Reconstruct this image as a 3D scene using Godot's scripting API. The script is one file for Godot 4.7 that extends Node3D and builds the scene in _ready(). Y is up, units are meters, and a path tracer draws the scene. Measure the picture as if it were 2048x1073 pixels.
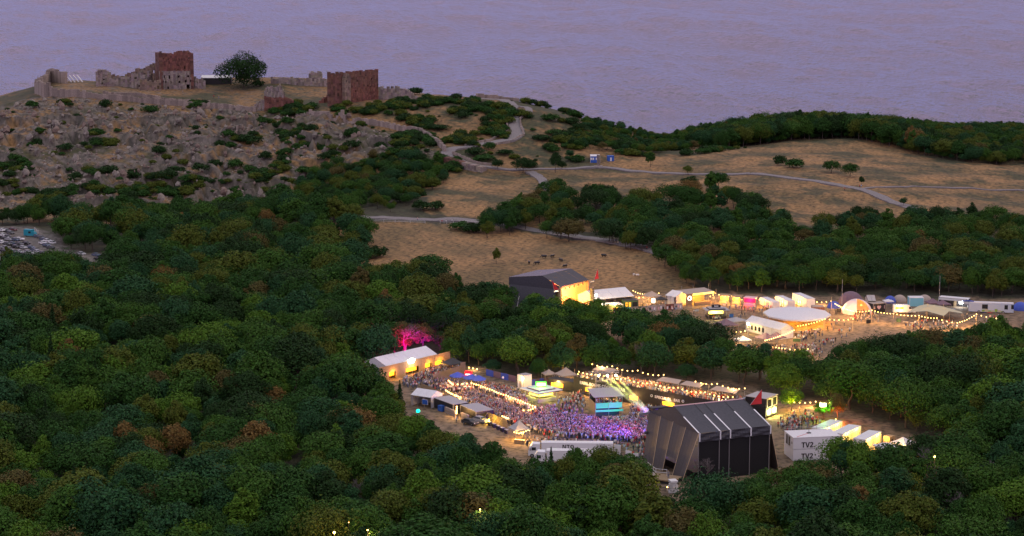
extends Node3D
# A festival at dusk in a wooded valley below a ruined castle on a sea cliff. Metres, y up; the camera is a drone looking along -z.

var rng := RandomNumberGenerator.new()
var rough_noise := FastNoiseLite.new()
var wide_noise := FastNoiseLite.new()
var fine_noise := FastNoiseLite.new()
var names_used := {}
var M := {}
var cells := PackedFloat32Array()
const CELL := 10.0
const X0 := -640.0
const Z0 := -1640.0
const NX := 129
const NZ := 153

# ---- naming and grouping ----
func numbered(called: String) -> String:
	var n: int = names_used.get(called, 0)
	names_used[called] = n + 1
	return called if n == 0 else "%s_%03d" % [called, n]

func tag(o: Node, label := "", category := "", group := "", kind := "") -> Node:
	if label: o.set_meta("label", label)
	if category: o.set_meta("category", category)
	if group: o.set_meta("group", group)
	if kind: o.set_meta("kind", kind)
	return o

func thing(called: String, label: String, category: String, at := Vector3.ZERO, turn := 0.0, group := "") -> Node3D:
	var o := Node3D.new()
	o.name = numbered(called)
	add_child(o, true)
	o.position = at
	o.rotation.y = turn
	tag(o, label, category, group)
	return o

# a thing whose front edge runs from a to b on the ground; its own x runs along that edge, its back lies towards -z
func between(called: String, label: String, category: String, a: Vector3, b: Vector3, group := "") -> Node3D:
	var d := b - a
	return thing(called, label, category, (a + b) / 2.0, -atan2(d.z, d.x), group)

func flat_len(a: Vector3, b: Vector3) -> float:
	return Vector2(b.x - a.x, b.z - a.z).length()

func part(called: String, mesh: Mesh, m: Material, parent: Node, at := Vector3.ZERO, turn := Vector3.ZERO) -> MeshInstance3D:
	var o := MeshInstance3D.new()
	o.name = called
	o.mesh = mesh
	o.material_override = m
	parent.add_child(o, true)
	o.position = at
	o.rotation = turn
	return o

func structure(called: String, mesh: Mesh, m: Material, label := "") -> MeshInstance3D:
	var o := part(numbered(called), mesh, m, self)
	tag(o, label, "", "", "structure")
	return o

func copy(o: Node3D, called: String, at: Vector3, turn := 0.0, grow := 1.0, label := "") -> Node3D:
	var r: Node3D = o.duplicate()
	r.name = numbered(called)
	add_child(r, true)
	r.position = at
	r.rotation = Vector3(0, turn, 0)
	r.scale = Vector3.ONE * grow
	if label: r.set_meta("label", label)
	return r

# ---- mesh building ----
class MB:
	var v := PackedVector3Array()
	var c := PackedColorArray()
	var col := Color.WHITE
	func tri(a: Vector3, b: Vector3, d: Vector3) -> void:
		v.append(a); v.append(b); v.append(d)
		c.append(col); c.append(col); c.append(col)
	func quad(a: Vector3, b: Vector3, d: Vector3, e: Vector3) -> void:
		tri(a, b, d)
		tri(a, d, e)
	func box(lo: Vector3, hi: Vector3) -> void:
		var p := []
		for i in 8:
			p.append(Vector3(hi.x if i & 1 else lo.x, hi.y if i & 2 else lo.y, hi.z if i & 4 else lo.z))
		for f in [[0, 2, 3, 1], [4, 5, 7, 6], [0, 4, 6, 2], [1, 3, 7, 5], [2, 6, 7, 3], [0, 1, 5, 4]]:
			quad(p[f[0]], p[f[1]], p[f[2]], p[f[3]])
	func tube(a: Vector3, b: Vector3, ra: float, rb: float, n := 6, caps := true) -> void:
		var d := (b - a).normalized()
		var s := d.cross(Vector3.UP if absf(d.y) < 0.9 else Vector3.RIGHT).normalized()
		var t := d.cross(s)
		for i in n:
			var p := TAU * i / n
			var q := TAU * (i + 1) / n
			var u := s * cos(p) + t * sin(p)
			var w := s * cos(q) + t * sin(q)
			quad(a + u * ra, a + w * ra, b + w * rb, b + u * rb)
			if caps:
				tri(a, a + w * ra, a + u * ra)
				tri(b, b + u * rb, b + w * rb)
	# a plate of the given thickness over a ring of points
	func slab(ring: Array, thick: Vector3) -> void:
		var n := ring.size()
		for i in range(1, n - 1):
			tri(ring[0], ring[i], ring[i + 1])
			tri(ring[0] - thick, ring[i + 1] - thick, ring[i] - thick)
		for i in n:
			var j := (i + 1) % n
			quad(ring[i], ring[i] - thick, ring[j] - thick, ring[j])
	func done() -> ArrayMesh:
		var a := []
		a.resize(Mesh.ARRAY_MAX)
		a[Mesh.ARRAY_VERTEX] = v
		a[Mesh.ARRAY_COLOR] = c
		var n := PackedVector3Array()
		n.resize(v.size())
		for i in range(0, v.size(), 3):
			var k := (v[i + 2] - v[i]).cross(v[i + 1] - v[i]).normalized()
			n[i] = k; n[i + 1] = k; n[i + 2] = k
		a[Mesh.ARRAY_NORMAL] = n
		var m := ArrayMesh.new()
		m.add_surface_from_arrays(Mesh.PRIMITIVE_TRIANGLES, a)
		return m

func boxm(lo: Vector3, hi: Vector3) -> ArrayMesh:
	var b := MB.new()
	b.box(lo, hi)
	return b.done()

func tubem(a: Vector3, b: Vector3, ra: float, rb := -1.0, n := 6) -> ArrayMesh:
	var m := MB.new()
	m.tube(a, b, ra, ra if rb < 0 else rb, n)
	return m.done()

func slabm(ring: Array, thick: Vector3) -> ArrayMesh:
	var m := MB.new()
	m.slab(ring, thick)
	return m.done()

# ---- materials: colours are given as linear reflectances ----
func lin(r: float, g: float, b: float) -> Color:
	return Color(r, g, b).linear_to_srgb()

func mat(called: String, c: Color, rough := 0.85, metal := 0.0) -> StandardMaterial3D:
	var m := StandardMaterial3D.new()
	m.resource_name = called
	m.albedo_color = c
	m.roughness = rough
	m.metallic = metal
	M[called] = m
	return m

func vmat(called: String, rough := 0.9) -> StandardMaterial3D:
	var m := mat(called, Color.WHITE, rough)
	m.vertex_color_use_as_albedo = true
	return m

func glow(called: String, c: Color, energy: float) -> StandardMaterial3D:
	var m := mat(called, c, 0.6)
	m.emission_enabled = true
	m.emission = c
	m.emission_energy_multiplier = energy
	return m

func noise_tex(freq: float, octaves: int, ramp: Array, seed_: int, size := 512, normal := 0.0) -> NoiseTexture2D:
	var n := FastNoiseLite.new()
	n.seed = seed_
	n.noise_type = FastNoiseLite.TYPE_SIMPLEX_SMOOTH
	n.frequency = freq
	n.fractal_octaves = octaves
	n.fractal_gain = 0.6
	var t := NoiseTexture2D.new()
	t.width = size
	t.height = size
	t.seamless = true
	t.noise = n
	if normal > 0.0:
		t.as_normal_map = true
		t.bump_strength = normal
	else:
		var g := Gradient.new()
		g.offsets = PackedFloat32Array(range(ramp.size()).map(func(i): return float(i) / (ramp.size() - 1)))
		g.colors = PackedColorArray(ramp)
		t.color_ramp = g
	return t

func grain(m: StandardMaterial3D, scale: float, lo: float, seed_: int, freq := 0.02) -> StandardMaterial3D:
	m.albedo_texture = noise_tex(freq, 5, [Color(lo, lo, lo), Color.WHITE], seed_)
	m.uv1_triplanar = true
	m.uv1_world_triplanar = true
	m.uv1_scale = Vector3.ONE * scale
	return m

# ---- the lie of the land ----
const KNOTS := [Vector3(-400.0, -0.01012, -150.0), Vector3(-250.0, 0.00015, -150.0), Vector3(-130.0, -0.00109, -150.0), Vector3(-60.0, -0.00052, -150.0), Vector3(0.0, -0.00056, -150.0), Vector3(60.0, -0.00053, -150.0), Vector3(130.0, -0.00108, -150.0), Vector3(250.0, 0.00001, -150.0), Vector3(400.0, -0.00966, -150.0), Vector3(-400.0, -0.00075, -300.0), Vector3(-250.0, 0.00344, -300.0), Vector3(-130.0, 0.00088, -300.0), Vector3(-60.0, 0.00073, -300.0), Vector3(0.0, 0.00064, -300.0), Vector3(60.0, 0.00072, -300.0), Vector3(130.0, 0.00088, -300.0), Vector3(250.0, 0.00319, -300.0), Vector3(400.0, -0.00053, -300.0), Vector3(-400.0, -0.00156, -420.0), Vector3(-250.0, 0.00113, -420.0), Vector3(-130.0, -0.00019, -420.0), Vector3(-60.0, 0.00003, -420.0), Vector3(0.0, -0.00005, -420.0), Vector3(60.0, -0.00000, -420.0), Vector3(130.0, -0.00020, -420.0), Vector3(250.0, 0.00086, -420.0), Vector3(400.0, -0.00137, -420.0), Vector3(-400.0, -0.00080, -480.0), Vector3(-250.0, 0.00081, -480.0), Vector3(-130.0, -0.00003, -480.0), Vector3(-60.0, 0.00013, -480.0), Vector3(0.0, 0.00005, -480.0), Vector3(60.0, 0.00014, -480.0), Vector3(130.0, 0.00002, -480.0), Vector3(250.0, 0.00061, -480.0), Vector3(400.0, -0.00067, -480.0), Vector3(-400.0, -0.00100, -540.0), Vector3(-250.0, 0.00083, -540.0), Vector3(-130.0, -0.00012, -540.0), Vector3(-60.0, 0.00003, -540.0), Vector3(0.0, -0.00009, -540.0), Vector3(60.0, -0.00019, -540.0), Vector3(130.0, -0.00055, -540.0), Vector3(250.0, -0.00008, -540.0), Vector3(400.0, -0.00108, -540.0), Vector3(-400.0, -0.00100, -600.0), Vector3(-250.0, 0.00084, -600.0), Vector3(-130.0, -0.00018, -600.0), Vector3(-60.0, 0.00001, -600.0), Vector3(0.0, -0.00009, -600.0), Vector3(60.0, 0.00057, -600.0), Vector3(130.0, 0.00133, -600.0), Vector3(250.0, 0.00162, -600.0), Vector3(400.0, -0.00066, -600.0), Vector3(-400.0, -0.00118, -660.0), Vector3(-250.0, 0.00054, -660.0), Vector3(-130.0, -0.00030, -660.0), Vector3(-60.0, -0.00075, -660.0), Vector3(0.0, 0.00010, -660.0), Vector3(60.0, -0.00406, -660.0), Vector3(130.0, -0.01209, -660.0), Vector3(250.0, -0.01601, -660.0), Vector3(400.0, -0.00738, -660.0), Vector3(-400.0, -0.00058, -720.0), Vector3(-250.0, 0.00197, -720.0), Vector3(-130.0, -0.00138, -720.0), Vector3(-60.0, -0.00016, -720.0), Vector3(0.0, -0.00991, -720.0), Vector3(60.0, -0.01220, -720.0), Vector3(130.0, 0.03942, -720.0), Vector3(250.0, 0.05567, -720.0), Vector3(400.0, 0.01383, -720.0), Vector3(-400.0, -0.00512, -800.0), Vector3(-400.0, -0.02516, -900.0), Vector3(-400.0, 0.06179, -1000.0), Vector3(-300.0, 0.00363, -800.0), Vector3(-300.0, -0.02049, -900.0), Vector3(-300.0, 0.03498, -1000.0), Vector3(-200.0, -0.00603, -800.0), Vector3(-200.0, -0.05986, -900.0), Vector3(-200.0, -0.08142, -1000.0), Vector3(-120.0, 0.00109, -800.0), Vector3(-120.0, 0.13304, -900.0), Vector3(-120.0, 0.60948, -1000.0), Vector3(-305.9, -0.03187, -1035.0), Vector3(-266.8, 0.03433, -1035.0), Vector3(-240.7, 0.03595, -1035.0), Vector3(-209.5, 0.05628, -1035.0), Vector3(-183.4, 0.07734, -1035.0), Vector3(-157.4, -0.14673, -1035.0), Vector3(-131.3, 0.25171, -1035.0), Vector3(-101.7, -0.55428, -1000.0), Vector3(-73.5, -0.05648, -960.0), Vector3(-53.3, 0.01535, -945.0), Vector3(-321.3, 0.24248, -1090.0), Vector3(-281.3, -0.02382, -1095.0), Vector3(-254.9, -0.01376, -1100.0), Vector3(-199.4, 0.00478, -1098.0), Vector3(-144.2, -0.17284, -1098.0), Vector3(-103.6, 0.10274, -1105.0), Vector3(-71.2, -0.04742, -1075.0), Vector3(-45.4, 0.40061, -1040.0), Vector3(-335.1, -0.34759, -1140.0), Vector3(-290.9, -0.17923, -1135.0), Vector3(-249.4, 0.10819, -1140.0), Vector3(-192.3, -0.00663, -1140.0), Vector3(-148.9, 0.00191, -1135.0), Vector3(-106.2, -0.02737, -1135.0), Vector3(-68.4, -0.00169, -1120.0), Vector3(-38.6, 0.19509, -1070.0), Vector3(-320.1, 0.61097, -1180.0), Vector3(-303.3, -0.08382, -1185.0), Vector3(-283.2, -0.42115, -1195.0), Vector3(-244.9, 0.01296, -1190.0), Vector3(-199.5, -0.07060, -1185.0), Vector3(-153.9, -0.15281, -1175.0), Vector3(-135.7, 0.40060, -1170.0), Vector3(-109.8, -0.37119, -1175.0), Vector3(-95.1, 0.05611, -1175.0), Vector3(-56.7, -0.02796, -1170.0), Vector3(-27.5, -0.03610, -1170.0), Vector3(-270.4, 0.35398, -1240.0), Vector3(-206.9, 0.07677, -1230.0), Vector3(-168.4, 0.29650, -1240.0), Vector3(-129.7, 0.00299, -1225.0), Vector3(-98.3, 0.17910, -1215.0), Vector3(-67.7, 0.08802, -1210.0), Vector3(-22.2, -0.04176, -1200.0), Vector3(-284.3, -0.66852, -1275.0), Vector3(-230.3, 0.00962, -1275.0), Vector3(-184.7, -0.44433, -1290.0), Vector3(-136.4, -0.57158, -1290.0), Vector3(-86.8, -0.15014, -1270.0), Vector3(-54.3, -0.08553, -1250.0), Vector3(-32.8, -1.10626, -1055.0), Vector3(-16.7, 0.48536, -1040.0), Vector3(-6.5, 0.27557, -1075.0), Vector3(4.5, 0.43592, -1115.0), Vector3(-6.7, -0.17760, -1120.0), Vector3(1.7, -0.05663, -1165.0), Vector3(19.1, -0.16157, -1155.0), Vector3(35.6, -0.56825, -1130.0), Vector3(42.6, -0.29764, -1090.0), Vector3(20.5, -0.21729, -1075.0), Vector3(9.4, 0.08183, -1040.0), Vector3(19.5, -0.32071, -1020.0), Vector3(46.0, 0.29624, -1040.0), Vector3(-20.7, -0.15884, -1120.0), Vector3(-48.8, 0.20458, -1120.0), Vector3(-69.4, -0.23585, -905.0), Vector3(-39.7, 0.17758, -905.0), Vector3(-14.5, -0.06535, -900.0), Vector3(16.9, 0.10146, -880.0), Vector3(57.2, -0.09803, -820.0), Vector3(-57.2, 0.00172, -825.0), Vector3(-5.0, -0.00722, -832.0), Vector3(-4.7, 0.01464, -768.0), Vector3(-41.6, -0.03620, -950.0), Vector3(-5.9, -0.04233, -978.0), Vector3(16.5, 0.15175, -992.0), Vector3(43.9, 0.05316, -766.0), Vector3(71.4, -0.04485, -1030.0), Vector3(65.3, -0.10205, -940.0), Vector3(121.0, -0.00110, -1012.0), Vector3(110.6, 0.12298, -922.0), Vector3(191.5, -0.10450, -1130.0), Vector3(158.9, 0.02206, -1100.0), Vector3(163.6, -0.10131, -962.0), Vector3(231.0, -0.06528, -1050.0), Vector3(271.3, 0.04460, -1055.0), Vector3(310.2, -0.00377, -1050.0), Vector3(247.0, 0.08239, -958.0), Vector3(275.6, -0.01350, -930.0), Vector3(192.3, -0.00472, -870.0), Vector3(214.1, 0.09890, -1100.0), Vector3(117.5, -0.00407, -1100.0), Vector3(90.8, -0.35251, -1110.0), Vector3(63.5, 0.99699, -1120.0), Vector3(91.9, 0.01630, -762.0), Vector3(167.8, -0.01224, -756.0), Vector3(225.3, -0.03711, -756.0), Vector3(139.3, -0.01654, -815.0), Vector3(100.0, 0.15922, -1180.0), Vector3(160.0, -0.05770, -1190.0), Vector3(220.0, -0.01416, -1190.0), Vector3(300.0, -0.00178, -1170.0), Vector3(380.0, -0.04546, -1170.0), Vector3(60.0, 0.03972, -1180.0), Vector3(-450.0, -0.31484, -1340.0), Vector3(-450.0, 0.29190, -1400.0), Vector3(-450.0, 0.01219, -1500.0), Vector3(-450.0, -0.02124, -1600.0), Vector3(-300.0, 0.22308, -1340.0), Vector3(-300.0, 0.16333, -1400.0), Vector3(-300.0, -0.00966, -1500.0), Vector3(-300.0, -0.02808, -1600.0), Vector3(-150.0, 0.55817, -1340.0), Vector3(-150.0, 0.10573, -1400.0), Vector3(-150.0, -0.00032, -1500.0), Vector3(-150.0, -0.02671, -1600.0), Vector3(0.0, 0.08372, -1340.0), Vector3(0.0, 0.08531, -1400.0), Vector3(0.0, 0.00645, -1500.0), Vector3(0.0, -0.02255, -1600.0), Vector3(100.0, -0.12092, -1340.0), Vector3(100.0, 0.10821, -1400.0), Vector3(100.0, 0.00329, -1500.0), Vector3(100.0, -0.01687, -1600.0), Vector3(200.0, -0.10935, -1340.0), Vector3(200.0, 0.12285, -1400.0), Vector3(200.0, 0.00364, -1500.0), Vector3(200.0, -0.01631, -1600.0), Vector3(300.0, -0.12211, -1340.0), Vector3(300.0, 0.14071, -1400.0), Vector3(300.0, 0.00724, -1500.0), Vector3(300.0, -0.02342, -1600.0), Vector3(450.0, -0.19528, -1340.0), Vector3(450.0, 0.18395, -1400.0), Vector3(450.0, 0.03608, -1500.0), Vector3(450.0, -0.02132, -1600.0)]

func shape_land() -> void:
	cells.resize(NX * NZ)
	var kx := PackedFloat32Array()
	var kz := PackedFloat32Array()
	var kw := PackedFloat32Array()
	for k in KNOTS:
		kx.append(k.x); kz.append(k.z); kw.append(k.y)
	for j in NZ:
		for i in NX:
			var x := X0 + i * CELL
			var z := Z0 + j * CELL
			var h := 0.0
			for k in kx.size():
				var dx := kx[k] - x
				var dz := kz[k] - z
				h += kw[k] * sqrt(dx * dx + dz * dz + 900.0)
			cells[j * NX + i] = h

func smooth_height(x: float, z: float) -> float:
	var fx := clampf((x - X0) / CELL, 0.0, NX - 1.001)
	var fz := clampf((z - Z0) / CELL, 0.0, NZ - 1.001)
	var i := int(fx)
	var j := int(fz)
	fx -= i
	fz -= j
	var o := j * NX + i
	return lerpf(lerpf(cells[o], cells[o + 1], fx), lerpf(cells[o + NX], cells[o + NX + 1], fx), fz)

# polygons on the ground (x, z)
var near_site := PackedVector2Array([Vector2(-49.54, -580.32), Vector2(-43.72, -603.15), Vector2(-22.87, -623.02), Vector2(-9.85, -603.14), Vector2(5.41, -588.67), Vector2(11.51, -592.94), Vector2(33.1, -600.18), Vector2(70.76, -581.69), Vector2(78.64, -562.96), Vector2(90.16, -562.96), Vector2(96.08, -538.71), Vector2(110.12, -513.13), Vector2(108.76, -482.47), Vector2(89.99, -461.69), Vector2(65.28, -455.14), Vector2(42.6, -438.51), Vector2(30.95, -450.87), Vector2(12.33, -450.87), Vector2(-1.71, -473.03), Vector2(-19.36, -524.22), Vector2(-30.44, -529.93)])
var far_site := PackedVector2Array([Vector2(-0.7, -685.29), Vector2(2.9, -712.93), Vector2(29.14, -736.29), Vector2(46.06, -738.04), Vector2(67.1, -743.12), Vector2(92.45, -734.64), Vector2(125.53, -731.84), Vector2(151.84, -724.29), Vector2(196.69, -720.17), Vector2(213.49, -684.94), Vector2(169.25, -616.7), Vector2(103.82, -601.63), Vector2(59.14, -616.72), Vector2(34.06, -649.22)])
var dry_field := PackedVector2Array([Vector2(-107.22, -915.76), Vector2(-68.7, -895.79), Vector2(-14.43, -893.66), Vector2(12.3, -869.88), Vector2(56.89, -815.21), Vector2(72.72, -763.18), Vector2(66.41, -735.24), Vector2(1.1, -721.23), Vector2(-23.49, -746.76), Vector2(-85.09, -792.54)])
var car_park := PackedVector2Array([Vector2(-274.86, -952.31), Vector2(-227.63, -935.67), Vector2(-201.31, -886.5), Vector2(-194.63, -851.59), Vector2(-172.11, -841.25), Vector2(-160, -795.81), Vector2(-188.18, -770.29), Vector2(-223.24, -770.02)])
var rock_slope := PackedVector2Array([Vector2(-309.33, -1002.82), Vector2(-366.08, -1194.84), Vector2(-286.99, -1191.89), Vector2(-230.47, -1176.5), Vector2(-152.43, -1163.26), Vector2(-131.38, -1157), Vector2(-92.22, -1137.55), Vector2(-43.62, -1060.46), Vector2(-37.75, -1044.33), Vector2(-69.47, -1047.92), Vector2(-102.74, -1065.48), Vector2(-119.44, -1022.22), Vector2(-183.74, -1007.03)])
var meadow := PackedVector2Array([Vector2(-31.96, -1025.86), Vector2(-6.15, -1019.44), Vector2(46.66, -1056.3), Vector2(101.47, -1075.55), Vector2(132.38, -1109), Vector2(177.86, -1152.19), Vector2(207.4, -1123.96), Vector2(232.88, -1058.86), Vector2(284.26, -1051.72), Vector2(334.27, -1042.61), Vector2(276.9, -859.37), Vector2(185.58, -838.64), Vector2(125.96, -795.27), Vector2(59.72, -856.91), Vector2(-10.04, -904.54), Vector2(-42.69, -920.44)])

func inside(p: Vector2, poly: PackedVector2Array) -> bool:
	return Geometry2D.is_point_in_polygon(p, poly)

func height(x: float, z: float) -> float:
	var h := smooth_height(x, z)
	var p := Vector2(x, z)
	if inside(p, rock_slope):
		var n := rough_noise.get_noise_2d(x, z)
		var step := 8.5
		var f := h / step + n * 0.9 + wide_noise.get_noise_2d(x * 1.5, z * 1.5) * 0.8
		var ledge := (floorf(f) + smoothstep(0.43, 0.57, f - floorf(f)) - f) * step
		h += ledge * clampf(0.75 + wide_noise.get_noise_2d(x * 2.0 + 300.0, z) * 1.4, 0.2, 1.0) * clampf((38.0 - h) / 8.0, 0.0, 1.0)
		h += (1.0 - absf(rough_noise.get_noise_2d(x * 2.6 + 700.0, z * 2.6)) * 2.0) * 0.9 + fine_noise.get_noise_2d(x * 2.0, z * 2.0) * 0.7 - 0.5
	elif z < -760.0 and not inside(p, dry_field):
		h += wide_noise.get_noise_2d(x * 3.0, z * 3.0) * 0.9 + fine_noise.get_noise_2d(x, z) * 0.25
	return h

func ground(p: Vector3, up := 0.0) -> Vector3:
	return Vector3(p.x, height(p.x, p.z) + up, p.z)

func land_color(x: float, z: float) -> Color:
	var jit := Vector2(fine_noise.get_noise_2d(x * 1.3, z * 1.3), fine_noise.get_noise_2d(x * 1.3 + 500.0, z * 1.3)) * 5.0
	var p := Vector2(x, z) + jit
	var a := wide_noise.get_noise_2d(x * 1.6, z * 1.6)
	var b := fine_noise.get_noise_2d(x * 2.0 + 90.0, z * 2.0)
	var dry := Color(0.4, 0.225, 0.09).lerp(Color(0.2, 0.13, 0.05), clampf(0.45 + a * 1.5 + b * 0.9, 0, 1))
	var green := Color(0.06, 0.066, 0.024)
	var rock := Color(0.085, 0.075, 0.062).lerp(Color(0.22, 0.185, 0.16), clampf(0.5 + b * 1.4, 0, 1))
	if inside(p, near_site):
		return Color(0.28, 0.2, 0.13).lerp(Color(0.21, 0.145, 0.09), clampf(0.5 + b, 0, 1))
	if inside(p, far_site):
		return Color(0.31, 0.21, 0.135).lerp(Color(0.23, 0.155, 0.095), clampf(0.5 + b + a, 0, 1))
	if inside(p, dry_field):
		return dry
	if inside(p, car_park):
		return Color(0.2, 0.175, 0.16).lerp(Color(0.16, 0.14, 0.125), clampf(0.5 + b, 0, 1))
	if inside(p, rock_slope):
		var h0 := height(x, z)
		var steep := Vector2(height(x + 1.5, z) - h0, height(x, z + 1.5) - h0).length() / 1.5
		var k := smoothstep(0.4, 0.75, steep + b * 0.3) + smoothstep(0.08, 0.32, rough_noise.get_noise_2d(x * 1.7 + 300.0, z * 1.7) + b * 0.45 - clampf((x + 130.0) / 250.0, -0.12, 0.3))
		var veg := (dry * 0.85).lerp(green, clampf(0.6 - (h0 - 12.0) / 34.0 + a * 2.4 + b * 0.9, 0, 0.9))
		return veg.lerp(rock, clampf(k, 0, 1)) 
	if inside(p, meadow):
		return dry.lerp(green, clampf(0.2 + wide_noise.get_noise_2d(x * 2.4 + 40.0, z * 2.4) * 2.0 + b * 0.8, 0, 0.85))
	if z < -1150.0 and x < -20.0:
		return (dry * 0.78).lerp(rock, clampf(b * 2.4, 0, 0.8)).lerp(green, clampf(0.2 + a * 2.5 + b, 0, 0.85))
	if z < -955.0:
		return (dry * 0.78).lerp(green, clampf(0.45 + a * 2.4 + b * 1.4, 0, 0.95))
	return Color(0.05, 0.042, 0.025).lerp(Color(0.07, 0.075, 0.03), clampf(0.5 + b, 0, 1))

func build_land() -> void:
	var rows := PackedFloat32Array()
	var d := 160.0
	while d < 1560.0:
		rows.append(d)
		d += 8.0 if d < 420.0 else (5.0 if d < 940.0 else (2.6 if d < 1260.0 else 8.0))
	var nc := 300
	var v := PackedVector3Array()
	var c := PackedColorArray()
	var n := PackedVector3Array()
	var ix := PackedInt32Array()
	for r in rows.size():
		var half := rows[r] * 0.34 + 60.0
		for i in nc + 1:
			var x := half * (2.0 * i / nc - 1.0)
			v.append(Vector3(x, height(x, -rows[r]), -rows[r]))
			c.append(land_color(x, -rows[r]))
	n.resize(v.size())
	for r in rows.size():
		for i in nc + 1:
			var o := r * (nc + 1) + i
			var e := v[o + (1 if i < nc else 0)] - v[o - (1 if i > 0 else 0)]
			var f := v[o + (nc + 1 if r < rows.size() - 1 else 0)] - v[o - (nc + 1 if r > 0 else 0)]
			var k := e.cross(f).normalized()
			n[o] = k if k.y > 0 else -k
			if r < rows.size() - 1 and i < nc:
				for q in [o, o + nc + 1, o + 1, o + 1, o + nc + 1, o + nc + 2]:
					ix.append(q)
	var a := []
	a.resize(Mesh.ARRAY_MAX)
	a[Mesh.ARRAY_VERTEX] = v
	a[Mesh.ARRAY_NORMAL] = n
	a[Mesh.ARRAY_COLOR] = c
	a[Mesh.ARRAY_INDEX] = ix
	var m := ArrayMesh.new()
	m.add_surface_from_arrays(Mesh.PRIMITIVE_TRIANGLES, a)
	structure("ground", m, M.land, "valley floor, dry fields and rocky castle hill")
	build_sea()

# open water with a long swell and wind-ruffled lanes as real relief
func build_sea() -> void:
	var lanes := FastNoiseLite.new()
	lanes.seed = 3
	lanes.frequency = 0.0016
	lanes.fractal_octaves = 4
	var swell := FastNoiseLite.new()
	swell.seed = 8
	swell.frequency = 0.011
	swell.fractal_octaves = 3
	var level := func(x: float, z: float) -> float:
		var u := x * 0.9 - z * 0.16
		var w := x * 0.25 + z * 0.3
		return lanes.get_noise_2d(u * 1.3, w * 1.1) * 24.0 + swell.get_noise_2d(u * 1.4, w * 2.0) * 3.0
	var v := PackedVector3Array()
	var n := PackedVector3Array()
	var ix := PackedInt32Array()
	var nc := 360
	var rows := 0
	var d := 1240.0
	while d < 24000.0:
		var half := d * 0.34 + 200.0
		var lift := 1.0 / (1.0 + d / 9000.0)
		for i in nc + 1:
			var x := half * (2.0 * i / nc - 1.0)
			var h: float = level.call(x, -d)
			v.append(Vector3(x, -38.0 + h, -d))
			n.append(Vector3((h - level.call(x + 6.0, -d)) / 6.0 * lift, 1.0, (h - level.call(x, -d + 6.0)) / 6.0 * lift).normalized())
		rows += 1
		d *= 1.0085
	for r in rows - 1:
		for i in nc:
			var o := r * (nc + 1) + i
			for q in [o, o + nc + 1, o + 1, o + 1, o + nc + 1, o + nc + 2]:
				ix.append(q)
	var a := []
	a.resize(Mesh.ARRAY_MAX)
	a[Mesh.ARRAY_VERTEX] = v
	a[Mesh.ARRAY_NORMAL] = n
	a[Mesh.ARRAY_INDEX] = ix
	var m := ArrayMesh.new()
	m.add_surface_from_arrays(Mesh.PRIMITIVE_TRIANGLES, a)
	structure("sea", m, M.sea, "calm violet sea with pale wind streaks")

# a strip of the given width that follows the ground
func ribbon(called: String, label: String, pts: Array, wide: float, m: Material, up := 0.12) -> void:
	var b := MB.new()
	var path := []
	for i in pts.size() - 1:
		var p0: Vector3 = pts[maxi(i - 1, 0)]
		var p3: Vector3 = pts[mini(i + 2, pts.size() - 1)]
		var steps := maxi(2, int(flat_len(pts[i], pts[i + 1]) / 2.5))
		for k in steps:
			path.append(pts[i].cubic_interpolate(pts[i + 1], p0, p3, float(k) / steps))
	path.append(pts[-1])
	var last := []
	for i in path.size():
		var t: Vector3 = path[mini(i + 1, path.size() - 1)] - path[maxi(i - 1, 0)]
		var s := Vector3(-t.z, 0, t.x).normalized() * wide / 2.0 * (1.0 + 0.3 * fine_noise.get_noise_2d(path[i].x * 1.5, path[i].z * 1.5))
		var row := []
		var top := -1e9
		for k in 5:
			var q: Vector3 = path[i] + s * (k / 2.0 - 1.0)
			top = maxf(top, height(q.x, q.z))
		for k in 5:
			var q: Vector3 = path[i] + s * (k / 2.0 - 1.0)
			row.append(Vector3(q.x, lerpf(height(q.x, q.z), top, 0.8) + up, q.z))
		if last:
			for k in 4:
				b.quad(last[k], row[k], row[k + 1], last[k + 1])
			b.quad(last[0], last[0] - Vector3(0, 1.5, 0), row[0] - Vector3(0, 1.5, 0), row[0])
			b.quad(last[4], row[4], row[4] - Vector3(0, 1.5, 0), last[4] - Vector3(0, 1.5, 0))
		last = row
	structure(called, b.done(), m, label)

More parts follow.
